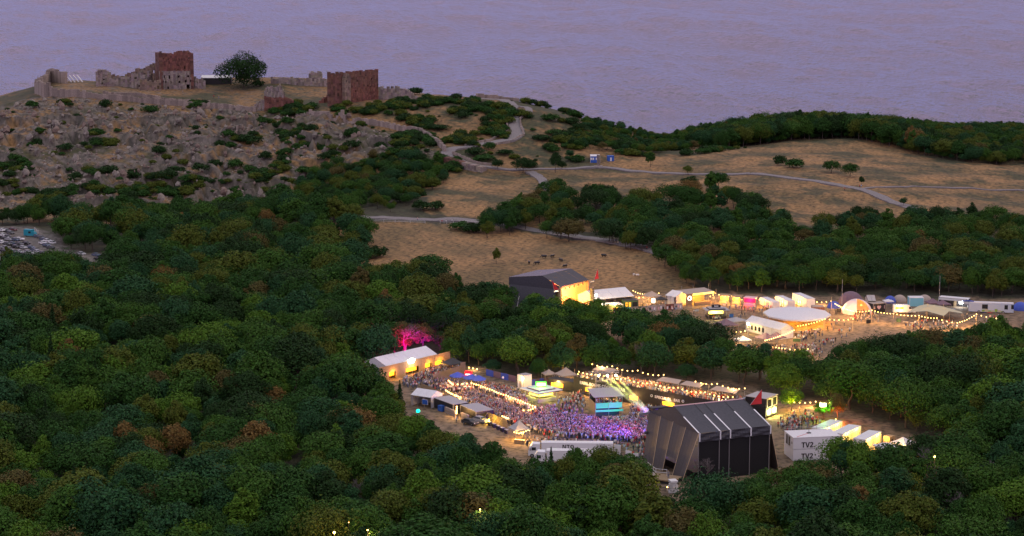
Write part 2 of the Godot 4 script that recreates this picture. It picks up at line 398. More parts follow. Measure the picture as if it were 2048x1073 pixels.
func make_sky() -> PanoramaSkyMaterial:
	var w := 512
	var hgt := 512
	var im := Image.create(w, hgt, false, Image.FORMAT_RGBF)
	var stops := [[-90.0, Color(0.1, 0.1, 0.12)], [-0.5, Color(0.1, 0.1, 0.12)], [0.0, Color(0.16, 0.185, 0.41)], [3.0, Color(0.225, 0.225, 0.45)], [7.5, Color(0.40, 0.295, 0.475)], [13.0, Color(0.45, 0.33, 0.49)], [20.0, Color(0.43, 0.35, 0.46)], [30.0, Color(0.52, 0.46, 0.55)], [45.0, Color(0.48, 0.47, 0.54)], [90.0, Color(0.42, 0.45, 0.51)]]
	for y in hgt:
		var el := 90.0 - (y + 0.5) * 180.0 / hgt
		var c := Color.BLACK
		for i in stops.size() - 1:
			if el >= stops[i][0] and el <= stops[i + 1][0]:
				c = stops[i][1].lerp(stops[i + 1][1], smoothstep(0.0, 1.0, (el - stops[i][0]) / (stops[i + 1][0] - stops[i][0])))
		# the side where the sun went down, beyond the sea and to the right, stays brighter and rosier
		for x in w:
			var az := (float(x) / w - 0.5) * TAU
			var k := 1.0 + 0.2 * cos(az - 0.6) * clampf(cos(deg_to_rad(el)), 0.0, 1.0)
			var rose := exp(-pow((az - 0.36) / 0.42, 2.0)) * smoothstep(1.0, 9.0, el) * exp(-maxf(el - 9.0, 0.0) / 22.0)
			im.set_pixel(x, y, Color(c.r * k + 0.16 * rose, c.g * k + 0.06 * rose, c.b * k + 0.05 * rose))
	var s := PanoramaSkyMaterial.new()
	s.panorama = ImageTexture.create_from_image(im)
	return s

func _ready() -> void:
	var cam := Camera3D.new()
	cam.name = "camera"
	cam.position = Vector3(0, 128, 0)
	cam.rotation_degrees.x = -9.097
	cam.fov = 15.28
	cam.near = 1.0
	cam.far = 30000.0
	add_child(cam)
	var we := WorldEnvironment.new()
	we.name = "environment"
	var e := Environment.new()
	e.background_mode = Environment.BG_SKY
	e.sky = Sky.new()
	e.sky.sky_material = make_sky()
	e.background_energy_multiplier = 1.6
	e.tonemap_mode = Environment.TONE_MAPPER_LINEAR
	e.tonemap_exposure = 1.06
	e.sdfgi_enabled = true
	e.ssao_enabled = true
	e.ssil_enabled = true
	e.volumetric_fog_enabled = true
	e.volumetric_fog_density = 0.0
	we.environment = e
	add_child(we)
	var sun := DirectionalLight3D.new()
	sun.name = "after_sunset_glow"
	sun.light_color = Color(1.0, 0.86, 0.76)
	sun.light_energy = 0.22
	sun.light_angular_distance = 30.0
	sun.shadow_enabled = true
	sun.rotation_degrees = Vector3(-38, 112, 0)
	add_child(sun)
	rng.seed = 20240817
	rough_noise.seed = 5
	rough_noise.frequency = 0.035
	rough_noise.fractal_octaves = 3
	wide_noise.seed = 9
	wide_noise.frequency = 0.012
	fine_noise.seed = 14
	fine_noise.frequency = 0.09
	make_materials()
	shape_land()
	build_land()
	build_roads()
	build_woods()
	build_castle()
	build_near_site()
	build_far_site()
	build_outskirts()
	build_people()

func make_materials() -> void:
	var land := vmat("land", 0.95)
	land.albedo_texture = noise_tex(0.016, 6, [Color(0.3, 0.31, 0.28), Color(0.84, 0.84, 0.82), Color(1, 1, 1)], 31, 1024)
	land.uv1_triplanar = true
	land.uv1_world_triplanar = true
	land.uv1_scale = Vector3.ONE * 0.022
	var sea := mat("sea", lin(0.03, 0.034, 0.05), 0.1)
	sea.normal_enabled = true
	sea.normal_texture = noise_tex(0.013, 6, [], 77, 1024, 12.0)
	sea.normal_scale = 0.65
	sea.uv1_triplanar = true
	sea.uv1_world_triplanar = true
	sea.uv1_scale = Vector3(0.0065, 0.0065, 0.0014)
	mat("bus_side", lin(0.42, 0.5, 0.62), 0.4)
	mat("fresh_paint", lin(0.22, 0.36, 0.06), 0.5)
	grain(mat("gravel", lin(0.25, 0.225, 0.225), 0.95), 0.08, 0.75, 41)
	more_materials()

# ---- vegetation ----
var crowns := []      # leafy crown meshes, unit height 1 (scaled to the tree)
var trunks := []
var firs := []
var fir_trunk: ArrayMesh
var bare: ArrayMesh
var bush_meshes := []
var leaf_mats := []

func leaf(b: MB, at: Vector3, out: Vector3, size: float) -> void:
	var n := (out + Vector3(rng.randf_range(-1, 1), rng.randf_range(-0.6, 1), rng.randf_range(-1, 1)) * 0.75).normalized()
	var s := n.cross(Vector3(rng.randf_range(-1, 1), rng.randf_range(-1, 1), rng.randf_range(-1, 1))).normalized() * size
	var t := n.cross(s)
	var bend := n * size * rng.randf_range(-0.3, 0.3)
	b.quad(at - s * 0.5, at - t * 0.32 + bend, at + s * 0.5, at + t * 0.32 + bend)

# crown of clumps round a dome; h = total tree height, r = crown radius
func make_crown(h: float, r: float, low: float, leaves: int, size: float, seed_: int) -> ArrayMesh:
	rng.seed = seed_
	var b := MB.new()
	var clumps := []
	var mid := lerpf(low, h, 0.45)
	var n: int = [22, 15, 30, 12, 26][seed_ % 5]
	var lean := Vector3(rng.randf_range(-0.5, 0.5), 0, rng.randf_range(-0.5, 0.5))
	for i in n:
		var a := TAU * (i * 0.618034 + rng.randf() * 0.1)
		var up := lerpf(-0.55, 1.0, (i + 0.5) / n)
		var flat := sqrt(maxf(0.0, 1.0 - up * up))
		var k := rng.randf_range(0.5, 1.0)
		var cr := r * rng.randf_range(0.2, 0.56) * sqrt(22.0 / n)
		clumps.append([Vector3(cos(a) * flat * (r - cr * 0.6) * k * 1.1, mid + up * (h - mid - cr * 0.75) * rng.randf_range(0.58, 1.1), sin(a) * flat * (r - cr * 0.6) * k * 1.1) + lean * up * r * 0.3, cr])
	for i in leaves:
		var c: Array = clumps[rng.randi() % n]
		var o := Vector3(rng.randfn(), rng.randfn() * 0.8 + 0.35, rng.randfn()).normalized()
		var p: Vector3 = c[0] + o * c[1] * (rng.randf_range(0.72, 1.1) if rng.randf() < 0.9 else rng.randf_range(0.2, 1.3))
		var s := rng.randf_range(0.5, 1.5)
		b.col = Color(s * rng.randf_range(0.8, 1.3), s, s * rng.randf_range(0.6, 1.2))
		leaf(b, p, (o + (p - Vector3(0, mid, 0)).normalized() * 0.6).normalized(), size * rng.randf_range(0.7, 1.35))
	return b.done()

func make_trunk(h: float, r: float, low: float, seed_: int) -> ArrayMesh:
	rng.seed = seed_
	var b := MB.new()
	var p := Vector3(0, -0.8, 0)
	var rad := h * 0.022
	for i in 3:
		var q := Vector3(rng.randf_range(-0.3, 0.3), (low + h * 0.18) * (i + 1) / 3.0, rng.randf_range(-0.3, 0.3))
		b.tube(p, q, rad, rad * 0.82, 7)
		p = q
		rad *= 0.82
	for i in 7:
		var a := TAU * i / 7.0 + rng.randf()
		var q := p + Vector3(cos(a) * r * 0.45, (h - p.y) * rng.randf_range(0.25, 0.6), sin(a) * r * 0.45)
		b.tube(p - Vector3(0, rng.randf() * low * 0.3, 0), q, rad * 0.6, rad * 0.3, 5)
		b.tube(q, q + Vector3(cos(a + 0.6) * r * 0.3, h * 0.1, sin(a + 0.6) * r * 0.3), rad * 0.3, rad * 0.1, 4)
	return b.done()

func make_fir(h: float, r: float, seed_: int) -> ArrayMesh:
	rng.seed = seed_
	var b := MB.new()
	for i in 2600:
		var t := pow(rng.randf(), 0.62)
		var y := h * (1.0 - t * 0.9)
		var whorl := absf(fmod(y * 1.15, 1.0) - 0.5) * 2.0
		var rr := r * t * (0.55 + 0.45 * whorl) * sqrt(rng.randf()) * rng.randf_range(0.8, 1.15)
		var a := floorf(rng.randf() * 9.0) * TAU / 9.0 + y * 2.0 + rng.randfn() * 0.16
		var s := rng.randf_range(0.7, 1.25)
		b.col = Color(s, s, s)
		leaf(b, Vector3(cos(a) * rr, y - rr * 0.28, sin(a) * rr), Vector3(cos(a) * 0.4, 1, sin(a) * 0.4).normalized(), rng.randf_range(0.28, 0.5))
	return b.done()

func twig(b: MB, p: Vector3, d: Vector3, l: float, r: float, deep: int) -> void:
	var q := p + d * l
	b.tube(p, q, r, r * 0.62, 5, false)
	if deep == 0:
		return
	for i in (3 if deep > 1 else 4):
		var n := (d + Vector3(rng.randf_range(-1, 1), rng.randf_range(-0.35, 0.8), rng.randf_range(-1, 1)) * 0.85).normalized()
		twig(b, p + d * l * rng.randf_range(0.55, 1.0), n, l * rng.randf_range(0.55, 0.8), r * 0.55, deep - 1)

func leaf_mat(called: String, r: float, g: float, b: float) -> StandardMaterial3D:
	var m := vmat(called, 0.75)
	m.albedo_color = lin(r, g, b)
	m.metallic_specular = 0.24
	m.backlight_enabled = true
	m.backlight = lin(r * 0.35, g * 0.35, b * 0.25)
	leaf_mats.append(m)
	return m

func tree_like(called: String, label: String, at: Vector3, h: float, wide: float, kind: int, m: Material, group := "", category := "tree") -> Node3D:
	var t := thing(called, label, category, ground(at), rng.randf() * TAU, group)
	t.scale = Vector3(wide * rng.randf_range(0.85, 1.2) / 10.0, h / 10.0, wide * rng.randf_range(0.85, 1.2) / 10.0)
	part("crown", crowns[kind % crowns.size()], m, t)
	part("trunk", trunks[kind % trunks.size()], M.bark, t)
	return t

func bush_at(label: String, at: Vector3, h: float, wide: float, m: Material, group := "") -> Node3D:
	var t := thing("bush", label, "bush", ground(at, -0.1), rng.randf() * TAU, group)
	t.scale = Vector3(wide / 4.0, h / 3.0, wide / 4.0)
	part("foliage", bush_meshes[rng.randi() % bush_meshes.size()], m, t)
	return t

func make_plants() -> void:
	for i in 11:
		var h := 10.0
		var r: float = [4.2, 4.8, 3.6, 4.4, 5.0, 3.3, 4.0, 2.7, 5.4, 4.6, 3.8][i]
		var low: float = [2.2, 1.8, 2.4, 2.2, 1.6, 2.0, 2.8, 1.4, 2.6, 1.2, 3.2][i]
		crowns.append(make_crown(h, r, low, 4200, 0.46, 100 + i))
		trunks.append(make_trunk(h, r, low, 200 + i))
	for i in 3:
		bush_meshes.append(make_crown(3.0, 2.0, 0.1, 900, 0.42, 300 + i))
	for i in 2:
		firs.append(make_fir(11.0, 2.6, 320 + i))
	fir_trunk = tubem(Vector3(0, -0.8, 0), Vector3(0, 10.6, 0), 0.2, 0.03)
	rng.seed = 51
	var b := MB.new()
	twig(b, Vector3(0, -0.6, 0), Vector3(0.05, 1, 0).normalized(), 3.0, 0.22, 5)
	bare = b.done()
	leaf_mat("leaf_deep", 0.026, 0.08, 0.014)
	leaf_mat("leaf_mid", 0.042, 0.108, 0.015)
	leaf_mat("leaf_blue", 0.024, 0.08, 0.028)
	leaf_mat("leaf_olive", 0.078, 0.108, 0.015)
	leaf_mat("leaf_fresh", 0.075, 0.16, 0.016)
	leaf_mat("leaf_dark", 0.018, 0.05, 0.012)
	leaf_mat("leaf_brown", 0.1, 0.088, 0.028)
	leaf_mat("leaf_gold", 0.17, 0.11, 0.035)
	grain(mat("bark", lin(0.12, 0.095, 0.075), 0.95), 0.4, 0.6, 43)
	grain(mat("bare_bark", lin(0.2, 0.17, 0.17), 0.95), 0.4, 0.7, 44)

var wood_far_edge := PackedVector2Array([Vector2(-370.29, -965.23), Vector2(-297.4, -965.23), Vector2(-260.63, -973.23), Vector2(-226.33, -973.23), Vector2(-185.82, -953.46), Vector2(-155.38, -989.63), Vector2(-113.2, -969.21), Vector2(-75.67, -927.08), Vector2(-64.39, -862.18), Vector2(-59.04, -802.5), Vector2(-62.94, -767.43), Vector2(-44.71, -754.85), Vector2(-20.86, -722.21), Vector2(1.91, -684.08), Vector2(14.72, -674.18), Vector2(24.99, -674.18), Vector2(35.32, -658.89), Vector2(49.98, -642.49), Vector2(61.11, -638.99), Vector2(65.7, -605.54), Vector2(74.6, -590.08), Vector2(89.64, -590.08), Vector2(110.63, -606.85), Vector2(130.3, -619.96), Vector2(146.3, -620.89), Vector2(168.13, -646.07), Vector2(197.12, -659.95), Vector2(252.67, -674.42)])
var clearing := PackedVector2Array([Vector2(-50.34, -590.1), Vector2(-43.41, -598.74), Vector2(-22.6, -615.23), Vector2(-9.74, -595.83), Vector2(5.36, -583.07), Vector2(11.38, -585.86), Vector2(32.71, -592.94), Vector2(67.02, -574.87), Vector2(78.47, -561.66), Vector2(88.33, -560.37), Vector2(95.27, -533.98), Vector2(109.57, -510.43), Vector2(97.69, -460.05), Vector2(93.8, -470.62), Vector2(83.96, -469.64), Vector2(75.52, -469.64), Vector2(69.99, -464.8), Vector2(65.39, -453.1), Vector2(59, -444.14), Vector2(51.41, -437.64), Vector2(43.93, -441.95), Vector2(35.36, -427.2), Vector2(30.41, -444.14), Vector2(26.34, -453.1), Vector2(19.63, -460.05), Vector2(8.86, -453.1), Vector2(3.05, -456.78), Vector2(-4.12, -472.1), Vector2(-12.3, -484.25), Vector2(-19.54, -494.84), Vector2(-25.44, -512.18), Vector2(-32.45, -542.75), Vector2(-42.16, -542.75)])
var magenta_gap := PackedVector2Array([Vector2(-39.1, -603.15), Vector2(-38.57, -619.88), Vector2(-24.51, -632.62), Vector2(-21.81, -615.23)])
var no_trees_cars := PackedVector2Array([Vector2(-285.87, -957.08), Vector2(-228.85, -942.78), Vector2(-203.56, -893.6), Vector2(-192.1, -851.84), Vector2(-180.07, -843.72), Vector2(-172.11, -841.25), Vector2(-156.56, -764.71), Vector2(-162.29, -759.75), Vector2(-173.56, -785.21), Vector2(-179.93, -779.99), Vector2(-187.75, -769.74), Vector2(-225.18, -751.22)])
var wood_beyond := PackedVector2Array([Vector2(-12.83, -860.61), Vector2(11.14, -864.64), Vector2(54.47, -809.67), Vector2(63.4, -767.5), Vector2(65.77, -745.14), Vector2(89.17, -738.47), Vector2(126.11, -735.32), Vector2(152.72, -728.59), Vector2(188.06, -723.65), Vector2(253.02, -724.42), Vector2(304.83, -878.38), Vector2(222.62, -861.48), Vector2(212.06, -870.21), Vector2(196.96, -891.77), Vector2(171.8, -866.23), Vector2(158.62, -878.38), Vector2(147.54, -878.38), Vector2(125.06, -830.64), Vector2(115.27, -885.76), Vector2(108.61, -945.78), Vector2(95.13, -979.32), Vector2(71.47, -927.08), Vector2(50.45, -927.08), Vector2(32.85, -959.31), Vector2(11.11, -959.31), Vector2(-3.19, -902.71), Vector2(-13.22, -887.89)])
var wood_ridge := PackedVector2Array([Vector2(102.99, -1137.63), Vector2(116.1, -1112.83), Vector2(134.69, -1128.52), Vector2(166.21, -1151.45), Vector2(194.66, -1149.13), Vector2(211.94, -1118.04), Vector2(225.43, -1087.61), Vector2(241.52, -1061.78), Vector2(273.47, -1063.52), Vector2(366, -1058.99), Vector2(480, -1230), Vector2(300, -1250), Vector2(170, -1240), Vector2(95, -1200)])
var scrub_band := PackedVector2Array([Vector2(24.64, -1021.64), Vector2(33.79, -1069.11), Vector2(47.43, -1074.5), Vector2(74.38, -1073.99), Vector2(105.1, -1114.55), Vector2(100, -1200), Vector2(60, -1190), Vector2(40, -1150)])
var scrub_slope := PackedVector2Array([Vector2(-118.84, -1016.88), Vector2(-101.7, -1054.08), Vector2(-86.01, -1057.2), Vector2(-59.09, -1050.93), Vector2(-37.52, -1037.64), Vector2(-31.48, -1009.67), Vector2(-44.03, -950.32), Vector2(-51.93, -919.79), Vector2(-75.55, -925.06)])

func scatter(poly: PackedVector2Array, step: float, lo: float, hi: float, out: Array, keep_off: Array) -> void:
	var box := Rect2(poly[0], Vector2.ZERO)
	for p in poly:
		box = box.expand(p)
	var z := box.position.y
	var odd := 0.0
	while z < box.end.y:
		var x := box.position.x + odd
		while x < box.end.x:
			var p := Vector2(x + rng.randf_range(-0.38, 0.38) * step, z + rng.randf_range(-0.38, 0.38) * step)
			x += step
			if absf(p.x) > -p.y * 0.33 + 40.0 or not inside(p, poly):
				continue
			var ok := true
			for k in keep_off:
				ok = ok and not inside(p, k)
			if ok:
				out.append([p, rng.randf_range(lo, hi)])
		z += step * 0.87
		odd = step / 2.0 - odd

func build_woods() -> void:
	make_plants()
	rng.seed = 808
	var wood := wood_far_edge.duplicate()
	for p in [Vector2(420, -330), Vector2(-420, -330)]:
		wood.append(p)
	var spots := []
	scatter(wood, 7.9, 0.0, 1.0, spots, [clearing, no_trees_cars, magenta_gap])
	# stands of tall old trees next to patches of low growth
	for q in spots:
		var n := wide_noise.get_noise_2d(q[0].x * 3.2 + 900.0, q[0].y * 3.2)
		q[1] = clampf(10.0 + n * 6.5 + (q[1] - 0.5) * 8.0, 4.5, 16.0)
		if absf(q[0].x) < 120.0 and q[0].y > -520.0 and q[0].y < -440.0: q[1] = minf(q[1], 11.5)
		if q[0].y < -560.0 and q[0].x > -30.0: q[1] = minf(q[1], 11.5)
	scatter(wood_beyond, 7.4, 7.0, 11.0, spots, [])
	spots = spots.filter(func(q): return q[0].y > -800.0 or wide_noise.get_noise_2d(q[0].x * 4.0, q[0].y * 4.0) > -0.07)
	var n1 := spots.size()
	scatter(wood_ridge, 6.8, 0.75, 1.1, spots, [])
	for i in range(n1, spots.size()):
		var f := clampf((spots[i][0].x - 85.0) / 35.0, 0.0, 7.99)
		spots[i][1] *= lerpf([5.0, 10.5, 13.0, 13.5, 11.5, 8.0, 8.5, 9.0][int(f)], [10.5, 13.0, 13.5, 11.5, 8.0, 8.5, 9.0, 9.0][int(f)], f - int(f))
	scatter(wood_ridge, 5.5, 3.0, 4.6, spots, [])
	scatter(scrub_band, 5.6, 3.0, 5.6, spots, [])
	scatter(scrub_slope, 6.8, 2.6, 8.6, spots, [])
	var shows := func(q: Array) -> float: return q[1] / -q[0].y * (1.0 if absf(q[0].x) < -q[0].y * 0.262 and q[0].y < -425.0 else 0.01)
	spots.sort_custom(func(a, b): return shows.call(a) > shows.call(b))
	var far := {}
	var shades := ["deep green", "mid green", "bluish green", "olive green", "fresh green", "dark green", "brownish", "golden brown"]
	for i in spots.size():
		var p: Vector2 = spots[i][0]
		var h: float = spots[i][1]
		var k := rng.randi() % 11
		var tone := wide_noise.get_noise_2d(p.x * 2.5, p.y * 2.5) + rng.randf_range(-0.5, 0.5)
		var m := 0
		if tone < -0.42: m = 5
		elif tone < -0.18: m = 2
		elif tone < 0.08: m = 0
		elif tone < 0.34: m = 1
		elif tone < 0.52: m = 3
		else: m = 4
		if p.y < -700 and m == 4: m = 3
		if rng.randf() < 0.03: m = 6
		if rng.randf() < 0.008: m = 7
		var wide := h * rng.randf_range(0.8, 1.2) + 0.8
		var at := Vector3(p.x, height(p.x, p.y), p.y)
		if i < 290:
			var place: String = "left part of the foreground wood" if p.x < -75.0 else ("wood below the black containers" if p.x < -10.0 else ("wood below the white lorries" if p.x < 32.0 else ("wood in front of the black stage" if p.x < 66.0 else "wood at the lower right")))
			if p.y < -560.0: place = "wood between the two festival sites"
			var size := "tall" if h > 11.2 else ("small" if h < 9.0 else ("broad" if wide > h * 1.07 else "slim"))
			var t := tree_like("broadleaf_tree", "%s %s leafy tree in the %s" % [size, shades[m], place], at, h, wide, k, leaf_mats[m], "trees of the foreground wood")
			if i % 31 == 7:
				t.name = numbered("fir_tree")
				t.set_meta("label", "dark pointed fir tree in the %s" % place)
				t.get_child(0).mesh = firs[i % 2]
				t.get_child(0).material_override = M.leaf_dark
				t.get_child(1).mesh = fir_trunk
				t.scale = Vector3.ONE * h / 10.5
			elif i % 21 == 11:
				t.name = numbered("bare_tree")
				t.set_meta("label", "leafless grey tree in the %s" % place)
				t.get_child(0).free()
				t.get_child(0).mesh = bare
				t.get_child(0).material_override = M.bare_bark
				t.get_child(0).name = "branches"
				t.scale = Vector3.ONE * h / 8.0
		else:
			var key := k * 8 + m
			if not far.has(key): far[key] = []
			far[key].append(Transform3D(Basis(Vector3.UP, rng.randf() * TAU).scaled(Vector3(wide * rng.randf_range(0.8, 1.25) / 10.0, h / 10.0, wide * rng.randf_range(0.8, 1.25) / 10.0)), at))
	var woods := Node3D.new()
	woods.name = "woodland"
	add_child(woods)
	tag(woods, "mass of smaller green trees filling the valley woods", "woodland", "", "stuff")
	var sticks := {}
	for key in far:
		multi("crown", crowns[key / 8], leaf_mats[key % 8], far[key], woods)
		if not sticks.has(key / 8): sticks[key / 8] = []
		sticks[key / 8].append_array(far[key])
	for k in sticks:
		multi("trunk", trunks[k], M.bark, sticks[k], woods)
	single_trees()
	shrubs()

func multi(called: String, mesh: Mesh, m: Material, where: Array, parent: Node, colors := []) -> MultiMeshInstance3D:
	var mm := MultiMesh.new()
	mm.transform_format = MultiMesh.TRANSFORM_3D
	mm.use_colors = colors.size() > 0
	mm.mesh = mesh
	mm.instance_count = where.size()
	for i in where.size():
		mm.set_instance_transform(i, where[i])
		if colors: mm.set_instance_color(i, colors[i])
	var o := MultiMeshInstance3D.new()
	o.name = called
	o.multimesh = mm
	o.material_override = m
	parent.add_child(o, true)
	return o

func single_trees() -> void:
	rng.seed = 612
	var ct := thing("castle_tree", "large dark spreading tree inside the castle beside the tower", "tree", ground(Vector3(-165.98, 42.54, -1238.44)))
	part("crown", make_crown(21.0, 15.5, 0.5, 7000, 1.0, 991), M.leaf_dark, ct)
	part("trunk", make_trunk(20.0, 15.0, 3.0, 992), M.bark, ct)
	bush_at("small dark bush below the large castle tree", Vector3(-157.18, 43.51, -1242.38), 4.0, 8.0, M.leaf_dark)
	var a := [
		["round dark tree in front of the path below the bridge", Vector3(5.65, 13.89, -1022.04), 8.5, 11.0, 4, 5],
		["dark tree right of the round one beside the path junction", Vector3(22.28, 13.98, -1018.94), 10.5, 9.5, 2, 5],
		["small dark tree over the road end of the bridge", Vector3(-7.51, 14.51, -1030.47), 5.5, 7.0, 1, 5],
		["isolated slim tree on the meadow beyond the blue cabins", Vector3(72.28, 15.15, -1038.97), 8.0, 6.0, 2, 0],
		["small tree on the meadow beside the grassy bank", Vector3(89.35, 14.21, -1010.04), 5.0, 5.5, 3, 3],
		["left of the two bushy trees on the right meadow", Vector3(161.99, 15.53, -1007.35), 7.0, 8.5, 4, 0],
		["right of the two bushy trees on the right meadow", Vector3(169.19, 14.98, -994.28), 7.5, 9.5, 3, 0],
		["small tree beside walkers at the meadow fork", Vector3(170.73, 13.85, -969.73), 4.5, 4.2, 2, 5],
		["young tree beside the meadow path", Vector3(181.44, 9.48, -919.73), 4.0, 4.4, 0, 2],
		["tall tree on the right edge of the lower meadow", Vector3(211.18, 5.99, -852.5), 7.0, 7.0, 1, 1],
		["broad tree where the meadow path enters the wood", Vector3(194.75, 6.17, -851.28), 10.0, 13.0, 4, 1],
		["slim dark tree standing alone above the middle wood", Vector3(119, 6.03, -852.2), 7.5, 4.2, 5, 5],
		["large round tree at the edge of the dry field", Vector3(-31.46, 0.31, -766.13), 11.0, 18.0, 4, 0],
		["small thin tree in the middle of the dry field", Vector3(-6.28, 1.54, -800.63), 6.5, 5.5, 5, 3],
		["fresh green round tree at the bottom edge of the picture", Vector3(7.06, 0, -412.78), 11.0, 14.5, 4, 4],
		["golden brown tree in the foreground wood", Vector3(-95.94, 0, -484.92), 11.5, 9.0, 0, 7],
		["second golden brown tree right of the first one", Vector3(-89.04, 0, -477.73), 10.0, 8.0, 3, 7],
		["tan coloured tree near the white cabins", Vector3(111.17, 0, -484.92), 9.0, 9.0, 1, 7],
		["leafy tree whose crown covers the lettered white cabin", Vector3(80.02, 0, -472.12), 10.6, 13.0, 6, 4],
		["leafy tree hiding the backs of the white cabins", Vector3(89.27, 0, -467.54), 9.2, 12.0, 3, 1],
		["bushy tree in front of the right corner of the black stage", Vector3(61.18, 0, -455.16), 7.4, 11.0, 4, 1],
		["low tree below the lettered white cabin", Vector3(69.99, 0, -461.71), 8.4, 9.0, 3, 1],
		["dark tree left below the lettered white cabin", Vector3(72.99, 0, -459.51), 8.8, 9.0, 0, 0],
		["low bushy tree before the middle of the black stage wall", Vector3(55.29, 0, -450.05), 7.0, 10.0, 4, 0],
		["low dark tree before the left of the black stage wall", Vector3(48.81, 0, -445.87), 7.0, 9.0, 3, 5],
		["low tree at the near corner of the black stage", Vector3(46.92, 0, -453.45), 5.4, 6.5, 1, 3],
		["tall leafy tree before the trailer of the lettered lorry", Vector3(15, 0, -461.71), 10.8, 10.0, 2, 1],
		["leafy tree between the fir and the lorry trailers", Vector3(12.21, 0, -455.16), 10.5, 9.0, 0, 3],
		["large leafy tree covering the left end of the white marquee", Vector3(-39.91, 0, -552.79), 11.5, 11.0, 1, 0],
		["leafy tree before the left doorway of the marquee", Vector3(-35.25, 0, -541.74), 9.5, 9.0, 3, 1],
		["leafy tree at the left edge of the marquee", Vector3(-44.17, 0, -560.4), 12.0, 11.0, 4, 3],
		["leafy tree left of the lorry cabs", Vector3(-1.43, 0, -461.71), 9.0, 9.5, 4, 1],
		["leafy tree below the flight cases", Vector3(-5.14, 0, -475.38), 9.0, 9.0, 2, 0],
		["round leafy tree before the truck cabs", Vector3(6.58, 0, -455.16), 10.2, 9.5, 1, 0],
		["leafy tree before the middle of the lorries", Vector3(18.05, 0, -454.3), 10.6, 9.5, 3, 1],
		["leafy tree before the right end of the lorries", Vector3(24, 0, -456.03), 10.4, 9.5, 0, 0],
		["leafy tree in front of the white trucks", Vector3(21.68, 0, -464.83), 10.4, 12.0, 6, 3],
		["tree covering the tail of the white trucks", Vector3(28.2, 0, -459.51), 9.6, 11.0, 1, 1],
		["olive tree below the truck cabs", Vector3(4.77, 0, -450.89), 9.0, 10.0, 3, 3],
		["thin leafy tree lit magenta behind the white marquee", Vector3(-34.42, 0, -619.12), 11.5, 11.0, 6, 6],
		["thin leafy tree lit violet behind the white marquee", Vector3(-28.31, 0, -623.83), 10.5, 10.0, 10, 6],
		["tree lit warm beside the black container tower", Vector3(78.25, 0, -546.6), 6.6, 7.0, 1, 4],
		["small tree lit green under a floodlight", Vector3(85.87, 0, -536.96), 5.0, 6.0, 4, 4],
		["tree lit orange behind the white cabins", Vector3(88.92, 0, -532.85), 8.2, 6.5, 2, 6],
	]
	for t in a:
		tree_like("single_tree", t[0], t[1], t[2], t[3], t[4], leaf_mats[t[5]])
	for i in 3:
		var t := thing("fir_tree", ["dark fir tree standing before the white marquee", "fir tree in front of the white truck cabs", "fir tree in front of the black stage corner"][i], "tree", [Vector3(-30.44, 0, -529.95), Vector3(9.28, 0, -461.71), Vector3(40.55, 0, -434.55)][i], i * 1.3)
		t.scale = Vector3.ONE * [1.12, 1.0, 1.05][i]
		part("crown", firs[i % 2], M.leaf_dark, t)
		part("trunk", fir_trunk, M.bark, t)
	var dead := [["leafless grey tree in front of the black stage wall", Vector3(46.73, 0, -466.18), 1.25], ["bare grey tree among green crowns below the venue", Vector3(-29.12, 0, -473.05), 1.3], ["leafless tree near the lamps at the bottom edge", Vector3(-16.93, 0, -424.9), 1.2], ["tall bare trunks behind the cocktail bar deck", Vector3(39.41, 0, -595.85), 1.7], ["bare tree lit magenta behind the white marquee", Vector3(-33.43, 0, -618.35), 1.9]]
	for d in dead:
		var t := thing("bare_tree", d[0], "tree", d[1], rng.randf() * TAU)
		t.scale = Vector3(1.0 if d[2] == 1.7 else d[2] * 1.1, d[2], 1.0 if d[2] == 1.7 else d[2] * 1.1)
		part("branches", bare, M.bare_bark, t)

